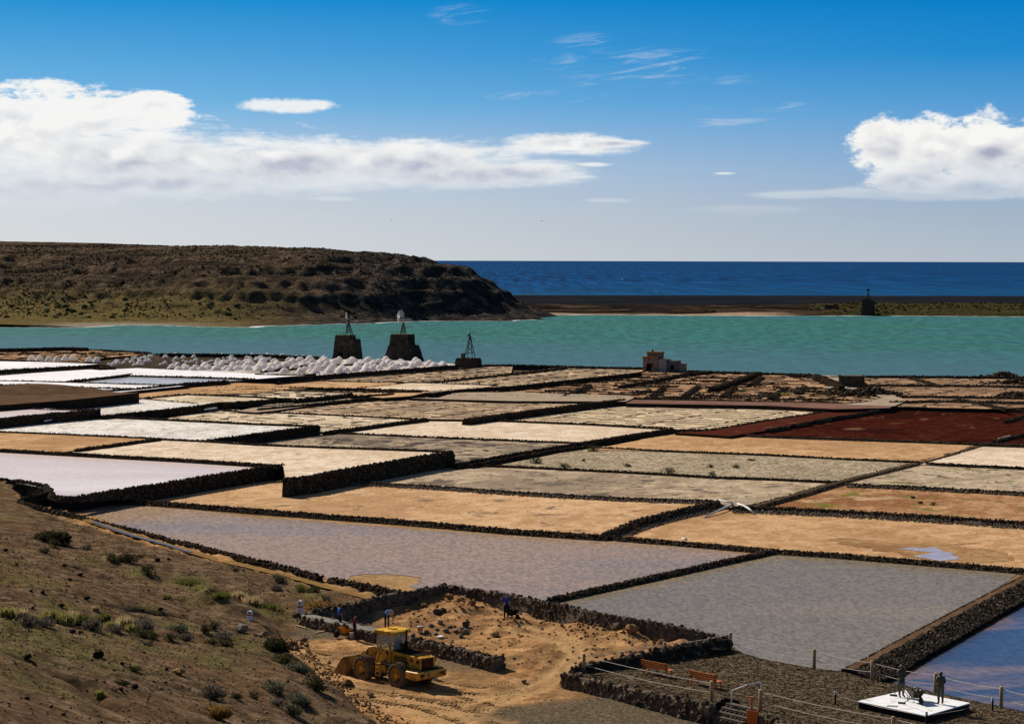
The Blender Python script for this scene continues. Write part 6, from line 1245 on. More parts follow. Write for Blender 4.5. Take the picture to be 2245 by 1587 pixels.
# third, small mill
p0 = W(1027, 806, .6); m3 = empty('windmill', p0, R(-19), 'small ruined wind pump with bare spokes on a low black base by the salt heaps', 'windmill', 'old stone windmills of the salt works')
frustum('base', (0, 0, -.4), 5.4, 4.6, 4.6, 3.9, 2.6, TOWER_D, m3); trestle(m3, (.35, 0, 2.2), 1.9, 5.0, .2); MB().box((-1.05, -.6, 2.75), (.8, .8, 1.1)).build('box', MORTAR, m3); MB().tube([(.35, 0, 7.0), (.35, 0, 8.0)], .1, 6).build('mast', IRON, m3)
for a in (35, 78, 150, 215, 268, 322):
    MB().tube([(.25, -.3, 7.4), (.25 + math.cos(R(a)) * 1.9, -.3, 7.4 + math.sin(R(a)) * 1.9)], .045, 5).build('spoke', IRON, m3)
MB().lathe([(0, -.2), (.22, -.2), (.22, .2), (0, .2)], 10, 'Y', (.25, -.3, 7.4)).build('hub', IRON, m3)
# mill on the spit
p0 = W(1903, 687, -.4); m4 = empty('windmill', p0, R(-15), 'lone square stone windmill tower on the spit across the lagoon', 'windmill', 'old stone windmills of the salt works')
frustum('tower', (0, 0, -1), 6.2, 5.6, 5.4, 4.9, 7.6, TOWER_D, m4); frustum('upper_tower', (-.6, 0, 6.59), 3.2, 4.4, 3.0, 4.2, .9, TOWER, m4); trestle(m4, (0, 0, 7.4), 1.6, 3.4, .2, .11); MB().tube([(0, 0, 10.6), (0, 0, 11.8)], .2, 6).build('mast', IRON, m4); MB().lathe([(0, -.4), (.7, -.4), (.7, .3), (0, .4)], 10, 'Y', (0, 0, 11.4)).build('hub', IRON, m4)
# rubble round its foot, ruin beside it
def mound(name, c, n, sx, sy, h, smin, smax, mat, label, cat='rocks'):
    x = rng.normal(0, .45, n); y = rng.normal(0, .45, n); r = np.hypot(x, y); z = np.maximum(0, h * (1 - r / 1.1)) * rng.uniform(.3, 1, n)
    V, F = lumps(np.stack([x * sx, y * sy, z], -1), rng.uniform(smin, smax, n)); o = obj_np(name, V, F, mat); o.location = c; return set_props(o, label, cat, None, 'stuff')
p0 = W(1824, 683, -.6); rn = empty('ruined_hut', p0, R(-12), 'roofless grey stone hut on a mound of rocks on the spit', 'ruin')
for i, (c, d) in enumerate([((-3.2, 0, 2.0), (.7, 5, 3.2)), ((3.2, 0, 1.7), (.7, 5, 2.6)), ((-1.7, -2.4, 2.0), (2.4, .7, 3.0)), ((2.0, -2.4, 1.5), (2.2, .7, 2.0)), ((0, 2.4, 1.9), (6, .7, 2.8))]): MB().box(c, d).build('wall', TOWER, rn)
for (x, y, n, sx, sy, h, lab) in [(1824, 686, 240, 7, 4, 1.6, 'dark mound of boulders round the ruined hut on the spit'), (1905, 688, 160, 8, 3, .8, 'dark boulders at the foot of the mill on the spit'), (1545, 687, 160, 9, 3, 1.4, 'dark rocks beside the pale sand mound on the spit')]:
    mound('boulders', W(x, y, -.9), n, sx, sy, h, .35, 1.1, STONE_FAR, lab)
# house on the lagoon shore
p0 = W(1450, 811, .7); hs = empty('ruined_house', p0, R(-19), 'weathered ruined house with ochre top storey on the near lagoon shore', 'house')
def room(name, c, w, d, h, mat, openings=(), cap=None):
    b = MB(); b.box((c[0], c[1], c[2] + h / 2), (w, d, h)); o = b.build(name, mat, hs)
    if cap: MB().box((c[0], c[1], c[2] + h + .18), (w + .12, d + .12, .42)).build('parapet', cap, o)
    for (ox, oz, ow, oh) in openings: MB().box((c[0] + ox, c[1] - d / 2 - .005, c[2] + oz + oh / 2), (ow, .16, oh)).build('doorway', BLACK, o)
room('main_room', (-2.0, 0, -.3), 3.5, 4.0, 2.9, PLASTER, [(-.3, .3, 1.1, 1.5)], RUST_PL)
room('upper_room', (-1.55, .6, 2.59), 3.2, 2.6, 1.05, PLASTER, (), RUST_PL); room('side_room', (.66, .1, -.3), 1.8, 3.9, 2.75, surf('pale_plaster', [(.24, .185, .16), (.34, .27, .24)], .8, bmp=.3, obj=True), [], None)
room('annex', (2.75, .6, -.3), 2.3, 3.2, 2.45, surf('dark_plaster', [(.10, .075, .065), (.19, .15, .13)], .8, bmp=.4, obj=True), [(0, .3, .7, 1.2)], None); room('low_annex', (4.6, .8, -.3), 1.35, 2.8, 1.85, PLASTER)
MB().box((-2.2, .6, 4.2), (.35, .35, .5)).build('chimney', BLACK, hs)
for (x, y, w, d, h) in ((-3.2, -2.15, .5, .3, .9), (3.4, -1.4, 1.2, .5, .5)): MB().box((x, y, h / 2 - .3), (w, d, h)).build('fallen_wall', MORTAR, hs)
# hut by the path
p0 = W(1867, 849, .5); ht = empty('stone_hut', p0, R(-8), 'square brown stone hut beside the pale path in the reddish beds', 'hut')
frustum('walls', (0, 0, -.3), 5.0, 4.0, 4.9, 3.9, 2.5, TOWER, ht); MB().box((0, -.2, 2.25), (4.3, 3.3, .14)).build('roof', MORTAR, ht); MB().box((-2.3, .2, 2.3), (.25, 3.6, .3)).build('parapet', TOWER, ht); MB().box((2.3, .2, 2.3), (.25, 3.6, .3)).build('parapet', TOWER, ht)
mound('salt_stones', W(1845, 851, .45), 40, 3.5, .8, .3, .15, .4, SALT, 'pale stones lying at the foot of the stone hut')
mound('heap', W(1905, 866, .4), 200, 7, 5, 1.6, .25, .7, STONE_FAR, 'dark heap of stones beside the pale path crossing')
for x, y, n, sx, lab in [(2225, 872, 120, 4, 'dark bushes and stones at the edge of the reddish beds'), (2225, 842, 120, 6, 'dark mound in the reddish beds nearest the water'), (2200, 826, 70, 4, 'dark stones on the lagoon wall at the far end')]: mound('heap', W(x, y, .4), n, sx, 3, 1.2, .25, .6, STONE_FAR, lab)

# ------------------------------------------------------------------ salt heaps
HEAP_ME = []
for k in range(6):
    nseg = 14; V = []; prof = [(1.0, -.05), (.88, .14), (.68, .44), (.42, .78), (.2, .95), (0, 1.0)]
    for (r, h) in prof:
        for j in range(nseg):
            a = 2 * math.pi * j / nseg; q = r * (1 + .10 * math.sin(a * 2 + k) + rnd.uniform(-.06, .06)); V.append((q * math.cos(a), q * math.sin(a), h + rnd.uniform(-.03, .03) * (r > 0)))
    F = [(i * nseg + j, i * nseg + (j + 1) % nseg, (i + 1) * nseg + (j + 1) % nseg, (i + 1) * nseg + j) for i in range(5) for j in range(nseg)]
    me = mesh_np('salt_heap', V, F, SALT, True); HEAP_ME.append(me)
heaps_n = 0
def heap(p, r, h, label, group):
    o = link(bpy.data.objects.new('salt_heap', HEAP_ME[rnd.randrange(6)])); o.location = p; o.rotation_euler = (0, 0, rnd.uniform(0, 6)); o.scale = (r, r, h); return set_props(o, label, 'salt heap', group)
yard_px = [(335, 816), (440, 803), (540, 796), (690, 790), (730, 789), (860, 792), (980, 800), (985, 803), (850, 812), (760, 819), (700, 821.5), (570, 817), (440, 815)]
yq = [tuple(W(x, y, .8)[:2]) for x, y in yard_px]; yc = np.array(yq)
a_ = yc @ U; b_ = yc @ Vv; b = b_.min() + .8
while b < b_.max():
    a = a_.min() + rnd.uniform(0, 3)
    while a < a_.max():
        q = U * a + Vv * b
        if in_poly(np.array([q[0]]), np.array([q[1]]), yq)[0] and rnd.random() < .86:
            s = rnd.uniform(.85, 1.2); heap((q[0] + rnd.uniform(-.5, .5), q[1] + rnd.uniform(-.5, .5), .83), 1.3 * s, 1.08 * s * rnd.uniform(.85, 1.15), 'white cone of salt in the crowded salt yard before the windmills', 'white salt heaps of the crowded yard'); heaps_n += 1
        a += rnd.uniform(2.8, 4.4)
    b += rnd.uniform(4.3, 5.6)
for k in range(105):
    for _ in range(60):
        x, y = rnd.uniform(225, 690), rnd.uniform(776, 803)
        if in_poly(np.array([x]), np.array([y]), [(228, 795), (340, 779), (640, 778), (690, 787), (540, 793), (440, 800), (345, 808), (240, 804)])[0]: break
    else: continue
    s = rnd.uniform(.5, .9); heap(W(x, y, .77), 1.0 * s, 1.0 * s, 'small white salt cone scattered over the dark yard', 'small salt heaps scattered over the dark yard')
for x, y in [(70, 789), (87, 789.5), (107, 791), (125, 791), (143, 789), (160, 788), (196, 792), (212, 793)]: heap(W(x, y, 1.0), 1.1, 1.2, 'white salt cone in the row along the wall of the orange beds', 'row of salt heaps at the orange beds')

o = link(bpy.data.objects.new('earth_heap', HEAP_ME[0].copy())); o.data.materials.clear(); o.data.materials.append(BROWN_EARTH); o.location = W(70, 860, 2.9); o.scale = (13, 9, 1.4); set_props(o, 'low brown heap of earth on top of the brown mound', 'earth heap')
# ------------------------------------------------------------------ pipes
def pipe(pts, r, label): 
    lo = Vector(pts[0]); o = MB().tube([Vector(p) - lo for p in pts], r, 8).build('pipe', PIPE, None, True); o.location = lo; return set_props(o, label, 'pipe')
pipe([W(1577, 1096, -0.05), W(1592, 1099, -0.10), W(1607, 1103, -0.20)], .09, 'short white pipe lying on the corner of the dark wall')
pipe([W(1607, 1104, -0.35), W(1575, 1119, -0.48), W(1545, 1133, -0.68)], .09, 'grey pipe slanting down from the wall corner into the ochre pan')
pipe([W(1617, 1104, -0.30), W(1630, 1108, -0.20), W(1642, 1115, -0.25), W(1655, 1126, -0.65)], .11, 'white pipe bending down beside the wall corner into the ochre pan')
pipe([W(97, 923, 1.40), W(143, 915, 1.40)], .12, 'long white pipe on the wall below the far white pool'); pipe([W(163, 914, 1.40), W(169, 913, 1.40)], .12, 'short white pipe end on the wall below the far white pool')
pipe([W(448, 898, 0.90), W(475, 894.5, 0.90)], .14, 'white pipe stub on the dark wall of the crusted white pan'); pipe([W(1496, 1180, -0.70), W(1505, 1182, -0.70)], .1, 'short scrap of white pipe by the fallen stones of the wall')
pipe([W(2190, 962, -0.10), W(2215, 956, -0.10)], .14, 'white trickle pipe at the corner of the red lava pan')
# birds and a far sail
def bird(px, py, d, label):
    p = D(px, py, d); mb = MB(); mb.lathe([(0, -.22), (.05, -.12), (.06, .05), (.02, .25), (0, .3)], 6, 'X'); mb.add([(0, 0, 0), (.12, .1, .02), (-.02, .65, .16), (-.1, .3, .1)], [(0, 1, 2, 3)]); mb.add([(0, 0, 0), (.12, -.1, .02), (-.02, -.65, .16), (-.1, -.3, .1)], [(3, 2, 1, 0)])
    o = mb.build('bird', surf('gull_feathers', [(.25, .25, .25), (.4, .4, .4)], 3)); o.location = p; o.rotation_euler = (.2, 0, rnd.uniform(0, 6)); return set_props(o, label, 'bird')
bird(858, 483, 420, 'tiny grey gull above the headland'); bird(1187, 485, 380, 'tiny dark gull above the open sea')
p0 = D(1865, 571.2, 9000); p0.z = -1.7; sb = empty('sailing_boat', p0, 0, 'tiny white sail on the sea horizon', 'boat')
mb = MB(); mb.add([(-4, 0, 1.0), (4, 0, 1.2), (3, -1.2, 1.0), (-3, -1.2, 1.0), (3, 1.2, 1.0), (-3, 1.2, 1.0), (-2.6, 0, -.4), (2.6, 0, -.4)], [(0, 3, 2, 1), (0, 1, 4, 5), (0, 6, 7, 1, 2, 3)[:3], (3, 6, 7, 2), (5, 4, 7, 6), (0, 5, 6), (1, 2, 7), (1, 7, 4)]); mb.build('hull', PLASTIC_W, sb); MB().tube([(.3, 0, 1), (.3, 0, 13)], .1, 6).build('mast', PIPE, sb)
mb = MB(); mb.add([(.1, .02, 1.6), (-3.6, .5, 1.8), (.1, .02, 12.5), (.1, -.03, 1.6), (-3.6, .45, 1.8), (.1, -.03, 12.5)], [(0, 1, 2), (5, 4, 3)]); mb.build('sail', PLASTIC_W, sb)

# ------------------------------------------------------------------ wheel loader
YEL = surf('worn_yellow_paint', [(0.42, 0.19, 0.016), (0.66, 0.33, 0.026), (0.72, 0.40, 0.06)], 1.3, rough=.5, spec=.4, obj=True, patch=((0.13, 0.055, 0.02), 2.2, .535))
YEL_DIRTY = surf('rusty_yellow_paint', [(0.26, 0.115, 0.028), (0.52, 0.265, 0.035), (0.64, 0.35, 0.05)], 1.6, rough=.65, obj=True, patch=((0.075, 0.032, 0.016), 1.8, .54))
RUSTY = surf('rusted_grille', [(0.075, 0.022, 0.011), (0.15, 0.045, 0.02)], 4, rough=.8, obj=True)
GREASE = surf('oily_black_iron', [(0.012, 0.010, 0.008), (0.035, 0.027, 0.02)], 4, rough=.6, obj=True)
TYRE = surf('dusty_tyre', [(0.085, 0.06, 0.04), (0.18, 0.125, 0.078)], 5, rough=.95, obj=True); STEEL = surf('worn_bucket_steel', [(0.16, 0.08, 0.035), (0.30, 0.155, 0.055), (0.4, 0.22, 0.07)], 1.5, rough=.6, obj=True, patch=((0.5, 0.27, 0.03), 1.2, .53))
def glass_mat():
    m, g = new_mat('dusty_glass'); n = g.noise(g.n('ShaderNodeTexCoord').outputs['Object'], 2.5, 5, .6)
    p = principled(g, (0.5, 0.5, 0.47), .25, .5); p.inputs['Alpha'].default_value = .30; return m
GLASS = glass_mat()
fr, rr_ = at(796, 1486), at(876, 1503)
hd = (fr - rr_); hd.z = 0; LA = math.atan2(hd.y, hd.x); ctr = (fr + rr_) / 2
left = Vector((-math.sin(LA), math.cos(LA), 0)); ctr = ctr - left * 1.0
ctr.z = ground(ctr.x, ctr.y) - .03
ld = empty('wheel_loader', ctr, LA, 'rusty yellow wheel loader standing on the sandy track with its bucket down', 'wheel loader')
WX, WY, WR, WW = 1.6, 1.02, .76, .52
def loader_wheel(x, y):
    mb = MB(); mb.lathe([(WR * .60, -WW / 2), (WR * .86, -WW / 2), (WR * .955, -WW * .40), (WR * .97, 0), (WR * .955, WW * .40), (WR * .86, WW / 2), (WR * .60, WW / 2), (WR * .56, 0), (WR * .60, -WW / 2)], 28, 'Y')
    for k in range(22):
        for s in (-1, 1):
            a = 2 * math.pi * (k + (.5 if s > 0 else 0)) / 22; m = Matrix.Rotation(-a, 3, 'Y') @ Matrix.Rotation(s * .5, 3, 'X')
            mb.box((math.cos(a) * WR * .965, s * WW * .24, math.sin(a) * WR * .965), (.09, WW * .46, .085), m)
    w = empty('wheel', (x, y, WR), 0); w.parent = ld
    mb.build('tyre', TYRE, w, False)
    s = 1 if y > 0 else -1; rm = MB(); rm.lathe([(0, s * WW * .40), (.16, s * WW * .40), (.18, s * WW * .34), (.20, s * WW * .20), (.36, s * WW * .16), (.43, s * WW * .40), (WR * .62, s * WW * .42), (WR * .62, -s * WW * .42), (0, -s * WW * .42)], 24, 'Y'); rm.build('rim', YEL_DIRTY, w)
    MB().lathe([(0, s * WW * .48), (.13, s * WW * .48), (.17, s * WW * .36)], 14, 'Y').build('hub', YEL, w)
for x in (WX, -WX):
    for y in (WY, -WY): loader_wheel(x, y)
# frames
mb = MB(); mb.box((1.45, 0, .95), (1.9, .8, .6)); mb.box((1.6, 0, .76), (.34, 1.7, .34)); mb.build('front_frame', GREASE, ld)
mb = MB(); mb.box((-1.3, 0, .95), (3.2, .85, .55)); mb.box((-1.6, 0, .76), (.34, 1.7, .34)); mb.tube([(0, 0, .6), (0, 0, 1.3)], .2, 10); mb.build('rear_frame', GREASE, ld)
for s in (1, -1): MB().prism([(.35, .55), (1.0, .55), (1.25, 1.3), (1.2, 2.05), (.85, 2.2), (.6, 2.1), (.32, 1.2)], s * .45 - .07, s * .45 + .07).build('loader_tower', YEL, ld, bevel=.02)
MB().box((.85, 0, 1.55), (.2, .8, .7)).build('crossbeam', GREASE, ld)
for s in (1, -1):
    MB().prism([(.70, 2.12), (.95, 2.16), (1.5, 2.02), (2.25, 1.25), (3.05, .62), (3.02, .36), (2.75, .42), (1.95, .98), (1.3, 1.62), (.75, 1.86)], s * .66 - .06, s * .66 + .06).build('lift_arm', YEL, ld, bevel=.02)
    MB().tube([(.95, s * .5, 1.1), (2.0, s * .55, 1.15)], .07, 8).build('lift_cylinder', GREASE, ld)
    mb = MB(); mb.tube([(1.0, s * .28, 2.05), (1.75, s * .28, 1.75)], .075, 8); mb.tube([(1.75, s * .28, 1.75), (2.35, s * .28, 1.5)], .04, 8); mb.build('tilt_cylinder', YEL_DIRTY, ld)
    MB().prism([(2.25, 1.62), (2.45, 1.6), (3.0, .95), (2.85, .85)], s * .28 - .05, s * .28 + .05).build('tilt_link', YEL_DIRTY, ld)
# bucket lying on the ground
bk = empty('bucket', (0, 0, 0)); bk.parent = ld
prof = [(2.95, .10), (2.88, .45), (2.92, .85), (3.05, 1.12), (3.18, 1.24), (3.24, 1.20), (3.12, 1.06), (3.0, .80), (2.97, .45), (3.05, .16), (4.15, .07), (4.15, .02)]
mb = MB(); n = len(prof); vs = [(x, -1.32, z) for x, z in prof] + [(x, 1.32, z) for x, z in prof]
mb.add(vs, [(i, (i + 1) % n, (i + 1) % n + n, i + n) for i in range(n)] + [tuple(range(n))[::-1], tuple(range(n, 2 * n))]); mb.build('shell', STEEL, bk)
for s in (1, -1): MB().prism([(2.93, .1), (2.9, .5), (2.95, .9), (3.16, 1.2), (3.32, 1.14), (3.75, .55), (4.12, .06)], s * 1.34 - .03, s * 1.34 + .03).build('side_plate', STEEL, bk)
for k in range(6): MB().prism([(4.0, .10), (4.02, .02), (4.42, .02), (4.36, .05)], -1.1 + k * .44 - .05, -1.1 + k * .44 + .05).build('tooth', STEEL, bk)
for s in (-.7, -.25, .25, .7): MB().prism([(2.74, .2), (2.93, .12), (2.9, .5), (2.95, .95), (2.82, .95)], s - .05, s + .05).build('rib', YEL_DIRTY, bk)
# engine bay
hood = MB(); hood.prism([(-.55, 1.2), (-.55, 2.02), (-2.7, 1.92), (-2.95, 1.85), (-3.02, 1.2)], -.62, .62); hd_ = hood.build('hood', YEL_DIRTY, ld, bevel=.03)
MB().prism([(-.6, 2.025), (-.6, 2.055), (-2.62, 1.965), (-2.62, 1.93)], -.52, .52).build('hood_top', GREASE, hd_)
for s in (1, -1):
    MB().box((-1.35, s * .625, 1.6), (1.05, .03, .42)).build('side_opening', GREASE, hd_); mb = MB()
    for k in range(5): mb.box((-1.35, s * .64, 1.44 + k * .085), (1.03, .03, .018), (s * .4, 0, 0))
    mb.build('louvre', YEL_DIRTY, hd_); MB().box((-2.45, s * .63, 1.5), (.55, .03, .6)).build('side_panel', YEL, hd_)
    MB().box((-2.94, s * .70, 1.68), (.12, .12, .2)).build('rear_light', RUSTY, hd_)
    for k in range(2): MB().box((-2.45, s * .65, 1.66 - .3 * k), (.1, .03, .1)).build('latch', RUSTY, hd_)
g_ = MB(); g_.box((-3.02, 0, 1.5), (.04, .95, .62)); gr = g_.build('grille', RUSTY, hd_)
for k in range(8): MB().box((-3.05, 0, 1.24 + k * .075), (.04, .9, .03)).build('slat', RUSTY, gr)
mb = MB(); mb.box((-3.02, .55, 1.52), (.08, .12, .72)); mb.box((-3.02, -.55, 1.52), (.08, .12, .72)); mb.box((-3.02, 0, 1.86), (.08, 1.2, .07)); mb.build('grille_frame', YEL, hd_)
MB().prism([(-2.3, .72), (-2.3, 1.14), (-3.45, 1.16), (-3.5, 1.1), (-3.5, .74), (-3.2, .62)], -1.15, 1.15).build('counterweight', YEL, ld, bevel=.04)
MB().box((-2.75, 0, 1.19), (1.2, 2.1, .06)).build('rear_deck', GREASE, ld)
for s in (1, -1): MB().box((-3.52, s * .8, .95), (.06, .3, .16)).build('tail_light', RUSTY, ld)
ex = MB(); ex.tube([(-.75, -.35, 2.0), (-.75, -.35, 2.5)], .11, 10); ex.tube([(-.75, -.35, 2.5), (-.75, -.35, 3.1), (-.82, -.35, 3.22)], .055, 8); ex.build('exhaust', GREASE, ld)
MB().lathe([(0, 0), (.12, 0), (.12, .32), (.17, .34), (.17, .46), (0, .5)], 12, 'Z', (-1.1, .25, 2.02)).build('air_filter', GREASE, ld)
# fenders and ladder
for s in (1, -1):
    MB().box((-.3, s * .85, 1.22), (1.3, .5, .06)).build('platform', GREASE, ld); MB().box((.05, s * .78, .95), (.75, .4, .5)).build('side_tank', YEL_DIRTY, ld)
mb = MB()
for dx in (-.02, .36): mb.tube([(dx, 1.13, .45), (dx, 1.10, 1.25), (dx, .92, 1.9)], .025, 6)
for k in range(4): mb.box((.17, 1.12, .5 + k * .25), (.4, .08, .03))
mb.build('ladder', YEL, ld)
# cab
cb = empty('cab', (0, 0, 0)); cb.parent = ld
X0, X1, Y_, Z0, Z1, Z2 = -.5, .78, .70, 1.25, 1.98, 3.0
mb = MB(); mb.box(((X0 + X1) / 2, 0, (Z0 + Z1) / 2), (X1 - X0, Y_ * 2, Z1 - Z0)); mb.build('lower_body', YEL_DIRTY, cb, bevel=.03)
for s in (1, -1): MB().box((.15, s * (Y_ + .012), 1.62), (.62, .03, .62)).build('door_panel', YEL, cb)
for x in (X0, .42, X1):
    for s in (1, -1): MB().box((x + (.03 if x == X0 else -.03 if x == X1 else 0), s * (Y_ - .03), (Z1 + Z2) / 2), (.07, .07, Z2 - Z1)).build('pillar', YEL, cb)
for s in (1, -1):
    MB().box(((X0 + .42) / 2, s * (Y_ - .02), (Z1 + Z2) / 2), (.42 - X0 - .09, .015, Z2 - Z1 - .06)).build('window', GLASS, cb); MB().box(((X1 + .42) / 2, s * (Y_ - .02), (Z1 + Z2) / 2), (X1 - .42 - .09, .015, Z2 - Z1 - .06)).build('window', GLASS, cb)
    mb = MB(); mb.box(((X0 + X1) / 2, s * (Y_ - .02), Z1 + .02), (X1 - X0, .08, .07)); mb.box(((X0 + X1) / 2, s * (Y_ - .02), Z2 - .03), (X1 - X0, .08, .07)); mb.build('window_rail', YEL, cb)
MB().box((X0 + .02, 0, (Z1 + Z2) / 2), (.015, 2 * Y_ - .14, Z2 - Z1 - .08)).build('rear_window', GLASS, cb); MB().box((X1 - .02, 0, (Z1 + Z2) / 2), (.015, 2 * Y_ - .14, Z2 - Z1 - .08)).build('windscreen', GLASS, cb)
mb = MB(); mb.box((X0 + .02, 0, Z1 + .02), (.08, 2 * Y_ - .1, .07)); mb.box((X0 + .02, 0, Z2 - .03), (.08, 2 * Y_ - .1, .07)); mb.build('rear_frame_rail', YEL, cb)
MB().prism([(X0 - .16, Z2), (X0 - .16, Z2 + .12), (X0 + .05, Z2 + .20), (X1 - .05, Z2 + .20), (X1 + .16, Z2 + .12), (X1 + .16, Z2)], -Y_ - .12, Y_ + .12).build('roof', surf('rust_spotted_roof', [(0.44, 0.23, 0.02), (0.60, 0.36, 0.06), (0.64, 0.42, 0.10)], 1.3, rough=.55, obj=True, patch=((0.22, 0.08, 0.018), 2.6, .53)), cb, bevel=.03)
MB().box((.1, 0, Z2 + .23), (.5, .4, .05)).build('roof_hatch', YEL_DIRTY, cb)
mb = MB(); mb.box((-.12, 0, 1.9), (.5, .5, .14)); mb.box((-.36, 0, 2.25), (.12, .48, .6), (0, -.15, 0)); mb.build('seat', GREASE, cb)
mb = MB(); mb.tube([(.5, 0, 1.6), (.36, 0, 2.25)], .03, 6); mb.lathe([(.17, -.015), (.2, 0), (.17, .015)], 14, 'Z', (.36, 0, 2.26)); mb.build('steering_wheel', GREASE, cb)
p0 = W(962, 1489, -.38)
def jug(p, label):
    o = MB(); o.lathe([(0, 0), (.15, 0), (.16, .04), (.16, .3), (.13, .36), (.05, .42), (.045, .46), (0, .46)], 14); b = o.build('water_jug', surf('clear_blue_plastic', [(0.42, 0.5, 0.56), (0.55, 0.62, 0.66)], 5, rough=.25, spec=.5), None, True); b.location = p
    MB().lathe([(0, .455), (.055, .455), (.055, .51), (0, .51)], 10).build('cap', surf('blue_cap', [(0.03, 0.12, 0.35)], 3, rough=.4), b); return set_props(b, label, 'water jug')
pj = at(954, 1490); jug(pj, 'plastic water jug with blue cap behind the loader rear wheel')

# ------------------------------------------------------------------ tools and bits of the building site
WOOD = surf('weathered_post_wood', [(0.24, 0.155, 0.08), (0.38, 0.26, 0.14), (0.46, 0.33, 0.19)], 3, rough=.85, obj=True); ORW = surf('orange_stained_wood', [(0.42, 0.095, 0.010), (0.58, 0.15, 0.018)], 3, rough=.55, spec=.35, obj=True)
ORANGE = surf('orange_paint', [(0.55, 0.20, 0.015), (0.68, 0.29, 0.03)], 3, rough=.5, obj=True, patch=((.35, .25, .15), 3, .64)); WHITEP = surf('white_paint', [(0.58, 0.56, 0.53), (0.72, 0.7, 0.67)], 3, rough=.6, obj=True); REDP = surf('red_paint', [(0.32, 0.022, 0.022), (0.42, 0.04, 0.035)], 3, rough=.6, obj=True)
ROPE = surf('pale_rope', [(0.42, 0.37, 0.30), (0.58, 0.52, 0.43)], 8, rough=.9)
def plank(a, b, label):
    pa, pb = at(*a), at(*b); o = MB().bar((0, 0, .05), pb - pa + Vector((0, 0, .05)), .16, .05).build('plank', surf('raw_plank', [(0.34, 0.22, 0.11), (0.46, 0.32, 0.17)], 3)); o.location = pa; return set_props(o, label, 'plank')
plank((692, 1388), (726, 1381), 'pale wooden plank lying by the wheelbarrow'); plank((650, 1372), (671, 1378), 'thin wooden lath on bare ground near the tall bollard')
def bollard(px, py, h, label):
    p = at(px, py); b = empty('bollard', p, R(-20), label, 'bollard', 'white bollards with a red band'); w = .34
    mb = MB(); mb.prism([(-w / 2, -.2), (w / 2, -.2), (w / 2, h * .9), (w * .25, h), (-w * .25, h), (-w / 2, h * .9)], -w * .38, w * .38); mb.build('body', WHITEP, b, bevel=.02)
    MB().box((0, 0, h * .58), (w + .012, w * .76 + .012, h * .10)).build('red_band', REDP, b); MB().lathe([(0, .0), (.10, .0), (.10, .012), (0, .012)], 16, 'Y', (0.02, -w * .38 - .012, h * .84)).build('emblem', REDP, b)
    MB().lathe([(0, .0), (.055, .0), (.055, .008), (0, .008)], 12, 'Y', (0.02, -w * .38 - .02, h * .84)).build('emblem_centre', WHITEP, b); return b
bollard(658, 1347, .98, 'taller white bollard with a red band at the end of the new wall'); bollard(548, 1360, .66, 'shorter white bollard with a red band beside the earth mound')
def barrow(p, rz, tray_mat, frame_mat, label, group=None, load=None, scale=1.0):
    b = empty('wheelbarrow', p, rz, label, 'wheelbarrow', group); b.scale = (scale,) * 3
    mb = MB(); T = [(-.45, .34, .58), (.42, .34, .66), (.42, -.34, .66), (-.45, -.34, .58)]; B = [(-.26, .2, .30), (.2, .2, .26), (.2, -.2, .26), (-.26, -.2, .30)]; I = [(x * .95, y * .93, z - .005) for x, y, z in T]; J = [(x * .93, y * .9, z + .03) for x, y, z in B]
    mb.add(T + B + I + J, [(0, 1, 5, 4), (1, 2, 6, 5), (2, 3, 7, 6), (3, 0, 4, 7), (7, 6, 5, 4), (9, 8, 12, 13), (10, 9, 13, 14), (11, 10, 14, 15), (8, 11, 15, 12), (12, 15, 14, 13), (0, 8, 9, 1), (1, 9, 10, 2), (2, 10, 11, 3), (3, 11, 8, 0)]); mb.build('tray', tray_mat, b)
    for s in (1, -1):
        MB().tube([(.62, s * .06, .2), (.2, s * .2, .25), (-.35, s * .26, .29), (-.95, s * .28, .55)], .022, 6).build('handle', frame_mat, b); MB().tube([(-.2, s * .24, .28), (-.3, s * .26, 0), (-.38, s * .26, .0), (-.4, s * .26, .29)], .018, 6).build('leg', frame_mat, b)
    w = MB(); w.lathe([(.1, -.05), (.17, -.05), (.2, -.02), (.2, .02), (.17, .05), (.1, .05), (.1, -.05)], 18, 'Y'); wo = w.build('wheel', GREASE, b, True); wo.location = (.62, 0, .2); MB().lathe([(0, -.04), (.1, -.03), (.1, .03), (0, .04)], 12, 'Y').build('rim', frame_mat, wo)
    if load: 
        V, F = lumps([(rnd.uniform(-.3, .3), rnd.uniform(-.2, .2), .6 + rnd.uniform(0, .16) - .1) for _ in range(60)], rng.uniform(.08, .16, 60)); set_props(obj_np('load', V, F, load, b), kind='stuff')
    return b
pb = at(757, 1396); barrow(pb, R(205), ORANGE, IRON, 'orange wheelbarrow standing between two workers')
def bucket(p, h, mat, label, band=None):
    mb = MB(); mb.lathe([(0, 0), (h * .40, 0), (h * .48, h), (h * .51, h), (h * .51, h * .95), (h * .50, h * .95)], 18); mb.lathe([(h * .46, h), (h * .40, h * .2), (0, h * .2)], 18); o = mb.build('bucket', mat, None, True); o.location = p
    MB().tube([(h * .5 * math.cos(a), 0, h * .95 + h * .35 * math.sin(a) * .2 - .0) for a in np.linspace(0, math.pi, 9)], .012, 5).build('handle', IRON, o)
    if band: MB().lathe([(h * .445, h * .35), (h * .492, h * .8)], 18).build('label_band', band, o)
    return set_props(o, label, 'bucket')
bucket(at(772, 1399), .42, WHITEP, 'white bucket on the ground beside the man in the dark red jacket'); bucket(at(921, 1386), .42, WHITEP, 'white bucket with an orange band on the yard floor behind the loader cab', ORANGE)
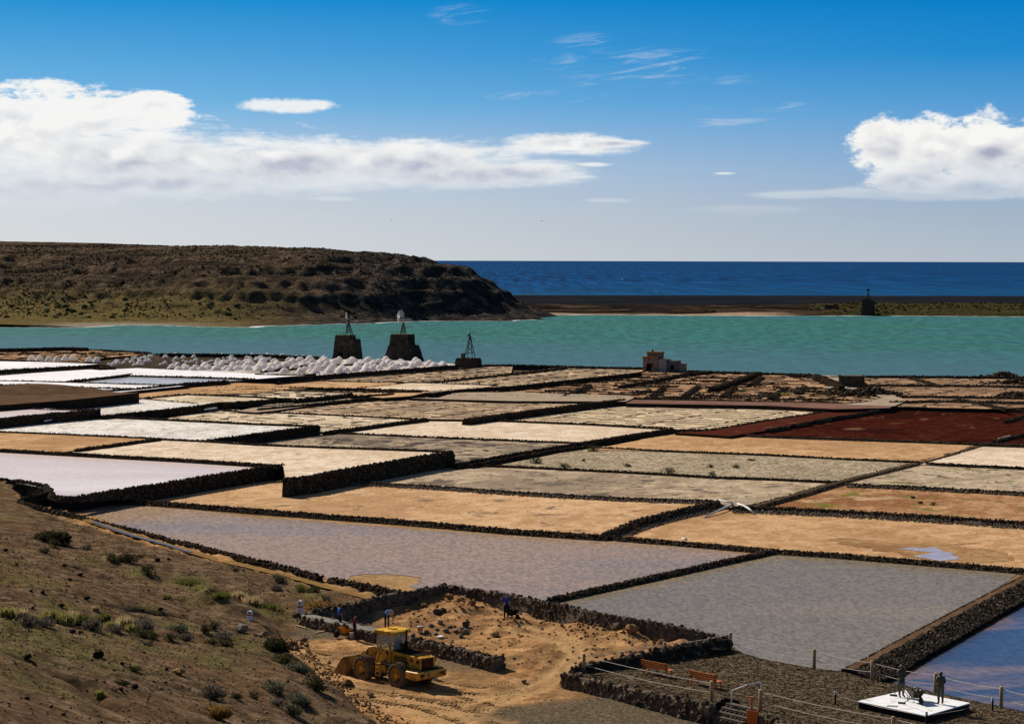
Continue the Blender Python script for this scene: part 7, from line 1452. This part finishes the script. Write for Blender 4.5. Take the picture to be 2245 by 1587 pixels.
pc = at(966, 1398); o = MB().lathe([(0, 0), (.2, 0), (.23, .1), (.2, .14), (0, .08)], 14).build('white_dish', WHITEP, None, True); o.location = pc; set_props(o, 'white crumpled plastic container below the row of loose stones', 'container')

# ------------------------------------------------------------------ terrace furniture
def fence(name, posts, label, tall=1.15, ropes=((0, 1), (1, 1))):
    pts = [W(x, y, TZ) if z is None else W(x, y, z) for x, y, z in posts]; f = empty(name, pts[0], 0, label, 'rope fence'); o = pts[0]
    for p in pts:
        mb = MB(); mb.lathe([(.105, -.2), (.105, tall - .02), (.09, tall), (0, tall)], 12, 'Z', p - o); mb.build('post', WOOD, f, True)
    for a, b in zip(pts[:-1], pts[1:]):
        for hh, sag in ((.88, .09), (.42, .13)):
            q = [a.lerp(b, t) - o + Vector((0, 0, tall * hh - sag * 4 * t * (1 - t))) for t in np.linspace(0, 1, 9)]; MB().tube(q, .018, 5).build('rope', ROPE, f)
    return f
fence('rope_fence', [(1560, 1536, None), (1280, 1474, None), (1457, 1447, None), (1601, 1425, None), (1785, 1463, None), (1912, 1490, None), (2051, 1518, None), (2195, 1549, None), (2345, 1582, None), (2500, 1617, None)], 'long fence of wooden posts and two ropes round the benches and the water side')
fence('rope_fence', [(1667, 1556, None), (1958, 1618, None), (2300, 1690, None)], 'short fence of wooden posts and two ropes beyond the steps before the plinth')
def bench(a, b, label):
    pa, pb = W(*a, TZ), W(*b, TZ); d = pb - pa; rz = math.atan2(d.y, d.x); L = d.length; o = empty('bench', pa, rz, label, 'bench', 'orange wooden benches')
    for k in range(4): MB().box((L / 2, .12 + k * .115, .45), (L + .1, .10, .035)).build('seat_slat', ORW, o)
    for k in range(3): MB().box((L / 2, -.01 - k * .035, .55 + k * .135), (L + .1, .03, .11), (.22, 0, 0)).build('back_slat', ORW, o)
    for x in (.08, L - .08):
        MB().bar((x, .0, 0), (x, .0, .44), .07).build('leg', ORW, o); MB().bar((x, .46, 0), (x, .46, .43), .07).build('leg', ORW, o); MB().bar((x, .0, .41), (x, -.1, .9), .06).build('back_post', ORW, o); MB().bar((x, 0, .2), (x, .46, .2), .05).build('rail', ORW, o)
    return o
bench((1409, 1476), (1463, 1487), 'orange wooden bench nearer the terrace corner post'); bench((1514, 1500), (1570, 1512), 'orange wooden bench nearer the steps, partly behind a fence post')
# litter bin
pl = W(1650, 1598, -.4); lb = empty('litter_bin', pl, R(-15), 'square orange wooden litter bin on a post beside the steps', 'litter bin')
mb = MB(); mb.box((0, 0, .72), (.50, .50, .66)); mb.build('liner', GREASE, lb)
for k in range(5):
    for s in (1, -1): MB().box((-.22 + k * .11, s * .265, .72), (.09, .03, .70)).build('slat', ORW, lb); MB().box((s * .265, -.22 + k * .11, .72), (.03, .09, .70)).build('slat', ORW, lb)
mb = MB(); mb.box((0, 0, .2), (.1, .1, .5)); mb.box((-.1, .3, .85), (.09, .09, 1.5)); mb.build('post', ORW, lb); MB().box((-.1, .3, 1.65), (.16, .12, .14)).build('finial', ORW, lb)
# plinth with the bronze salt workers
pz = .42; pp_ = [(1880, 1536), (1985, 1512), (2127, 1540), (2030, 1568)]; q = [W(x, y, TZ + pz) for x, y in pp_]
pc = sum(q, Vector()) / 4; pl = empty('plinth', Vector((pc.x, pc.y, TZ)), 0, 'low square plinth topped with white salt, carrying the bronze workers', 'plinth')
for name, z0, z1, sc_, m in (('base', 0, pz - .06, .985, surf('black_plinth', [(0.012, 0.011, 0.01), (0.025, 0.022, 0.02)], 3)), ('white_top', pz - .06, pz, 1.0, surf('white_salt_top', [(0.60, 0.59, 0.58), (0.78, 0.77, 0.77)], 1.6, bmp=.5, bscale=14, patch=((0.50, 0.46, 0.41), 1.3, .57)))):
    vs = [((v.x - pc.x) * sc_, (v.y - pc.y) * sc_, z) for z in (z0, z1) for v in q]; MB().add(vs, [(0, 1, 2, 3), (7, 6, 5, 4)] + [(i, i + 4, (i + 1) % 4 + 4, (i + 1) % 4) for i in range(4)]).build(name, m, pl)
v = W(1956, 1547, TZ + pz + .012) - Vector((pc.x, pc.y, TZ)); MB().box(v, (.55, .32, .03), (0, 0, R(-20))).build('plaque', surf('plaque', [(.3, .29, .27)], 3), pl)
cp = [(1831, 1544), (2031, 1590), (2176, 1557)]; cw = [W(x, y, TZ) for x, y in cp]; rb = empty('rope_barrier', cw[0], 0, 'three low dark stakes with white heads and a thin cord round the plinth', 'barrier')
for p in cw: MB().box(p - cw[0] + Vector((0, 0, .25)), (.09, .09, .7)).build('stake', GREASE, rb); MB().box(p - cw[0] + Vector((0, 0, .64)), (.13, .05, .24)).build('head', WHITEP, rb)
back_c = W(1990, 1506, TZ); MB().tube([cw[0] - cw[0] + Vector((0, 0, .52)), (cw[0] + cw[1]) / 2 - cw[0] + Vector((0, 0, .42)), cw[1] - cw[0] + Vector((0, 0, .52)), (cw[1] + cw[2]) / 2 - cw[0] + Vector((0, 0, .42)), cw[2] - cw[0] + Vector((0, 0, .52))], .012, 5).build('cord', ROPE, rb)

# ------------------------------------------------------------------ people
SKIN = surf('tanned_skin', [(0.26, 0.14, 0.09), (0.34, 0.19, 0.125)], 6, rough=.6, obj=True); NAVY = surf('navy_trousers', [(0.010, 0.014, 0.03), (0.02, 0.026, 0.05)], 5, obj=True); BLUE = surf('blue_work_shirt', [(0.02, 0.055, 0.20), (0.04, 0.09, 0.29)], 4, obj=True); SKYB = surf('light_blue_shirt', [(0.09, 0.24, 0.52), (0.14, 0.33, 0.62)], 4, obj=True)
MAROON = surf('dark_red_jacket', [(0.075, 0.018, 0.028), (0.13, 0.034, 0.048)], 4, obj=True); SHOE = surf('dusty_boots', [(0.04, 0.028, 0.02), (0.075, 0.055, 0.038)], 4, obj=True); HAIR = surf('dark_hair', [(0.012, 0.009, 0.007), (0.02, 0.016, 0.012)], 8, obj=True); STRAW = surf('straw_hat', [(0.42, 0.31, 0.15), (0.56, 0.44, 0.24)], 6, obj=True); MAUVE = surf('mauve_cap', [(0.16, 0.11, 0.20), (0.24, 0.17, 0.30)], 6, obj=True)
BRONZE = surf('dark_bronze', [(0.024, 0.024, 0.016), (0.055, 0.052, 0.032), (0.085, 0.078, 0.045)], 4, rough=.5, metallic=.6, obj=True, spec=.5)
def figure(name, p, rz, pose, mats, label, cat, height=1.74, hat=None, group=None, skirt=None, hatmat=None):
    """one continuous body grown over a skeleton; pose gives joints in metres for a 1.74 m figure, facing +x"""
    J = dict(pelvis=(0, 0, .93), waist=(0, 0, 1.08), chest=(0, 0, 1.32), neck=(0, 0, 1.48), chin=(.02, 0, 1.56), head=(.02, 0, 1.63), crown=(.0, 0, 1.70),
             hipL=(0, .10, .90), kneeL=(.02, .11, .50), ankL=(-.01, .11, .09), toeL=(.16, .13, .04), shL=(0, .19, 1.42), elL=(-.02, .25, 1.14), wrL=(.06, .26, .90), haL=(.09, .26, .82))
    for k in list(J):
        if k.endswith('L'): x, y, z = J[k]; J[k[:-1] + 'R'] = (x, -y, z)
    J.update(pose)
    rad = dict(pelvis=(.15, .125), waist=(.14, .11), chest=(.165, .12), neck=(.062, .062), chin=(.075, .08), head=(.098, .088), crown=(.062, .058))
    names = list(rad); idx = {k: i for i, k in enumerate(names)}; V = [J[k] for k in names]; Rr = [rad[k] for k in names]; E = [(0, 1), (1, 2), (2, 3), (3, 4), (4, 5), (5, 6)]; tag = ['pants', 'shirt', 'shirt', 'skin', 'skin', 'skin', 'skin']
    def add(pt, r, par, t): V.append(tuple(pt)); Rr.append((r, r)); E.append((par, len(V) - 1)); tag.append(t); return len(V) - 1
    for s in 'LR':
        h = add(J['hip' + s], .098, 0, 'pants'); kn = add(J['knee' + s], .066, h, 'pants'); cf = add(Vector(J['knee' + s]).lerp(Vector(J['ank' + s]), .3), .062, kn, 'pants'); an = add(J['ank' + s], .045, cf, 'shoe'); add(J['toe' + s], .042, an, 'shoe')
        sh = add(J['sh' + s], .072, 2, 'shirt'); ua = add(Vector(J['sh' + s]).lerp(Vector(J['el' + s]), .45), .054, sh, 'shirt'); el_ = add(J['el' + s], .043, ua, mats.get('sleeve', 'shirt')); wr = add(J['wr' + s], .028, el_, 'skin'); ha = add(J['ha' + s], .036, wr, 'skin')
        d = (Vector(J['ha' + s]) - Vector(J['wr' + s])).normalized(); side = d.cross(Vector((1, 0, 0)));
        side = side.normalized() if side.length > .1 else Vector((0, 1, 0)); up = side.cross(d)
        for k, ln in enumerate((.055, .065, .062, .05)):
            b0 = Vector(J['ha' + s]) + d * .03 + up * (.024 - .016 * k); f1 = add(b0 + d * ln * .5, .0095, ha, 'skin'); add(b0 + d * ln + side * .02, .0085, f1, 'skin')
        t1 = add(Vector(J['wr' + s]) + d * .045 + up * .042, .011, ha, 'skin'); add(Vector(J['wr' + s]) + d * .085 + up * .058, .0095, t1, 'skin')
    me = bpy.data.meshes.new('body'); me.from_pydata(V, E, []); tmp = bpy.data.objects.new('tmp', me); col.objects.link(tmp)
    bulk = mats.get('bulk', 1.08); Rr = [(a * bulk, b * bulk) if a > .02 else (a, b) for a, b in Rr]
    sk = tmp.modifiers.new('s', 'SKIN'); sk.use_smooth_shade = True; tmp.modifiers.new('u', 'SUBSURF').levels = 1; tmp.modifiers['u'].render_levels = 1
    for i, sv in enumerate(me.skin_vertices[0].data): sv.radius = Rr[i]; sv.use_root = (i == 0)
    dg = bpy.context.evaluated_depsgraph_get(); bm_ = bpy.data.meshes.new_from_object(tmp.evaluated_get(dg)); bpy.data.objects.remove(tmp); bm_.name = 'body'
    order = ['skin', 'shirt', 'pants', 'shoe']; bm_.materials.clear()
    for k in order: bm_.materials.append(mats[k])
    Va = np.array(V); A_ = Va[[e[0] for e in E]]; B_ = Va[[e[1] for e in E]]; te = [tag[e[1]] if (tag[e[1]] != 'skin' or tag[e[0]] == 'skin') else 'skin' for e in E]
    for k_, e in enumerate(E):
        if e == (0, 1): te[k_] = 'shirt'
    for f in bm_.polygons:
        c = np.array(f.center); ab = B_ - A_; t = np.clip(((c - A_) * ab).sum(1) / np.maximum((ab * ab).sum(1), 1e-9), 0, 1); dd = np.linalg.norm(c - A_ - ab * t[:, None], axis=1); f.material_index = order.index(te[int(np.argmin(dd))]); f.use_smooth = True
    o = empty(name, p, rz, label, cat, group); s = height / 1.74; o.scale = (s, s, s); link(bpy.data.objects.new('body', bm_), o)
    hv = Vector(J['head']); up = (Vector(J['crown']) - Vector(J['chin'])).normalized(); fw = Vector((1, 0, 0)) - up * up.x; fw = fw.normalized() if fw.length > .05 else Vector((0, 0, -1)); sd = up.cross(fw)
    F3 = Matrix((fw, sd, up)).transposed()
    L_ = lambda x, y, z: hv + F3 @ Vector((x, y, z))
    fm = MB(); fm.add([L_(.09, .016, -.02), L_(.09, -.016, -.02), L_(.125, 0, -.025), L_(.088, 0, .03)], [(0, 2, 3), (2, 1, 3), (0, 1, 2), (0, 3, 1)]); fm.build('nose', mats['skin'], o)
    for s_ in (1, -1):
        em = MB(); em.lathe([(0, -.010), (.009, -.005), (.011, 0), (.009, .005), (0, .010)], 8, 'Z', L_(.088, s_ * .034, .015)); em.build('eye', mats.get('eye', HAIR), o); em = MB(); em.box(L_(0, s_ * .093, -.005), (.045, .02, .06)); em.build('ear', mats['skin'], o)
    fm = MB(); fm.box(L_(.09, 0, -.055), (.012, .045, .01)); fm.build('mouth', mats.get('mouth', REDP), o)
    cap = MB(); hm = hatmat or HAIR; cv = [(.104, .0), (.108, .03), (.09, .075), (.05, .105), (0, .115)] if hat != 'hair' else [(.10, -.02), (.104, .03), (.085, .07), (.05, .092), (0, .10)]
    vs_ = MB(); vs_.lathe(cv, 16); vs_.v = [tuple(L_(x - (.015 if hat == 'hair' else 0), y, z + .01)) for x, y, z in vs_.v]; vs_.build('hair' if hat == 'hair' else 'hat', hm, o, True)
    if hat == 'brim': b_ = MB(); b_.lathe([(.10, .03), (.19, .015), (.20, .01), (.19, .005), (.10, .01)], 18); b_.v = [tuple(L_(x, y, z + .01)) for x, y, z in b_.v]; b_.build('hat_brim', hm, o, True)
    if hat == 'cap': b_ = MB(); b_.prism([(.07, .035), (.19, .02), (.19, .01), (.07, .02)], -.07, .07); b_.v = [tuple(L_(x, y, z)) for x, y, z in b_.v]; b_.build('hat_brim', hm, o)
    if skirt: k_ = MB(); k_.lathe([(.155, 1.02), (.19, .8), (.235, skirt), (.225, skirt + .01), (.14, 1.0)], 16); k_.v = [(x + J['pelvis'][0], y, z) for x, y, z in k_.v]; k_.build('skirt', mats['pants'], o, True)
    return o
wk = dict(skin=SKIN, shirt=BLUE, pants=NAVY, shoe=SHOE)
GP = 'workers at the building site'
figure('person', at(745, 1382), R(20), dict(wrL=(.10, .22, .96), haL=(.17, .20, .98), elL=(-.05, .25, 1.16), kneeL=(.05, .1, .5)), wk, 'worker in blue shirt and navy trousers standing at the wheelbarrow, back turned', 'person', 1.84, 'hair', GP)
figure('person', at(777, 1403), R(0), dict(elR=(.1, -.24, 1.2), wrR=(.32, -.22, 1.12), haR=(.40, -.21, 1.08), chest=(.04, 0, 1.31), neck=(.06, 0, 1.47), chin=(.1, 0, 1.54), head=(.1, 0, 1.61), crown=(.07, 0, 1.68), shL=(.04, .19, 1.41), shR=(.04, -.19, 1.41), kneeR=(.08, -.1, .5), ankR=(.04, -.1, .09), toeR=(.21, -.12, .04)),
       dict(skin=SKIN, shirt=MAROON, pants=NAVY, shoe=SHOE, sleeve='shirt'), 'worker in a dark red jacket reaching out an arm above a white bucket', 'person', 1.8, 'hair', GP)
bend = dict(waist=(.06, 0, 1.06), chest=(.30, 0, 1.20), neck=(.46, 0, 1.20), chin=(.54, 0, 1.14), head=(.59, 0, 1.12), crown=(.66, 0, 1.12), shL=(.36, .19, 1.22), shR=(.36, -.19, 1.22), elL=(.46, .22, .94), elR=(.46, -.22, .94), wrL=(.52, .18, .70), wrR=(.52, -.18, .70), haL=(.54, .17, .62), haR=(.54, -.17, .62))
figure('person', at(848, 1378), R(-60), bend, dict(skin=SKIN, shirt=SKYB, pants=NAVY, shoe=SHOE), 'worker in a light blue shirt and straw hat bending forward behind the loader', 'person', 1.84, 'brim', GP, None, STRAW)
figure('person', at(1110, 1357), R(-80), dict(wrR=(.12, -.2, .95), haR=(.18, -.18, .93), wrL=(.10, .22, .92), haL=(.16, .2, .88), elL=(-.04, .27, 1.15), elR=(-.04, -.27, 1.15), chin=(.05, 0, 1.54), head=(.06, 0, 1.61), crown=(.02, 0, 1.69), neck=(.02, 0, 1.47)),
       wk, 'worker in blue with a mauve cap, alone on the dug earth by the water-side wall', 'person', 1.84, 'cap', GP, None, MAUVE)
pw = at(1122, 1356); barrow(pw, R(-50), GREASE, IRON, 'dark wheelbarrow beside the lone worker in the yard')
bz = dict(skin=BRONZE, shirt=BRONZE, pants=BRONZE, shoe=BRONZE, eye=BRONZE, mouth=BRONZE, bulk=1.28); TP = TZ + pz
GS = 'bronze figures of salt workers on the plinth'
figure('bronze_statue', W(1976, 1527, TP), R(-70), dict(elL=(.02, .24, 1.16), wrL=(.2, .14, 1.12), haL=(.26, .08, 1.13), elR=(.0, -.26, 1.15), wrR=(.2, -.16, 1.08), haR=(.27, -.12, 1.08)), bz, 'dark bronze statue of a woman in skirt and hat holding a long rake', 'statue', 1.82, 'brim', GS, .48, BRONZE)
figure('bronze_statue', W(2062, 1543, TP), R(100), dict(elL=(.0, .25, 1.15), wrL=(.2, .18, 1.05), haL=(.27, .15, 1.05), elR=(.0, -.25, 1.15), wrR=(.2, -.18, 1.05), haR=(.27, -.15, 1.05)), bz, 'dark bronze statue of a man in trousers and cap, standing opposite the woman', 'statue', 1.80, 'cap', GS, None, BRONZE)
barrow(W(2007, 1539, TP), R(-75), BRONZE, BRONZE, 'dark bronze wheelbarrow heaped with salt between the two statues', None, BRONZE, 1.1)
def rake(a, b, label):
    lo = Vector(a); o = MB().tube([(0, 0, 0), Vector(b) - lo], .022, 6).build('rake', BRONZE); o.location = lo; d = (Vector(b) - lo).normalized(); MB().box((0, 0, .03), (.42, .05, .14), (0, 0, R(-20))).build('blade', BRONZE, o); return set_props(o, label, 'rake')
rake(W(1959, 1525, TP), W(1968, 1508, TP + .55), 'short bronze rake standing before the woman statue'); rake(W(1977, 1542, TP), W(1999, 1529, TP + .62), 'bronze rake leaning from the plinth floor towards the bronze wheelbarrow')
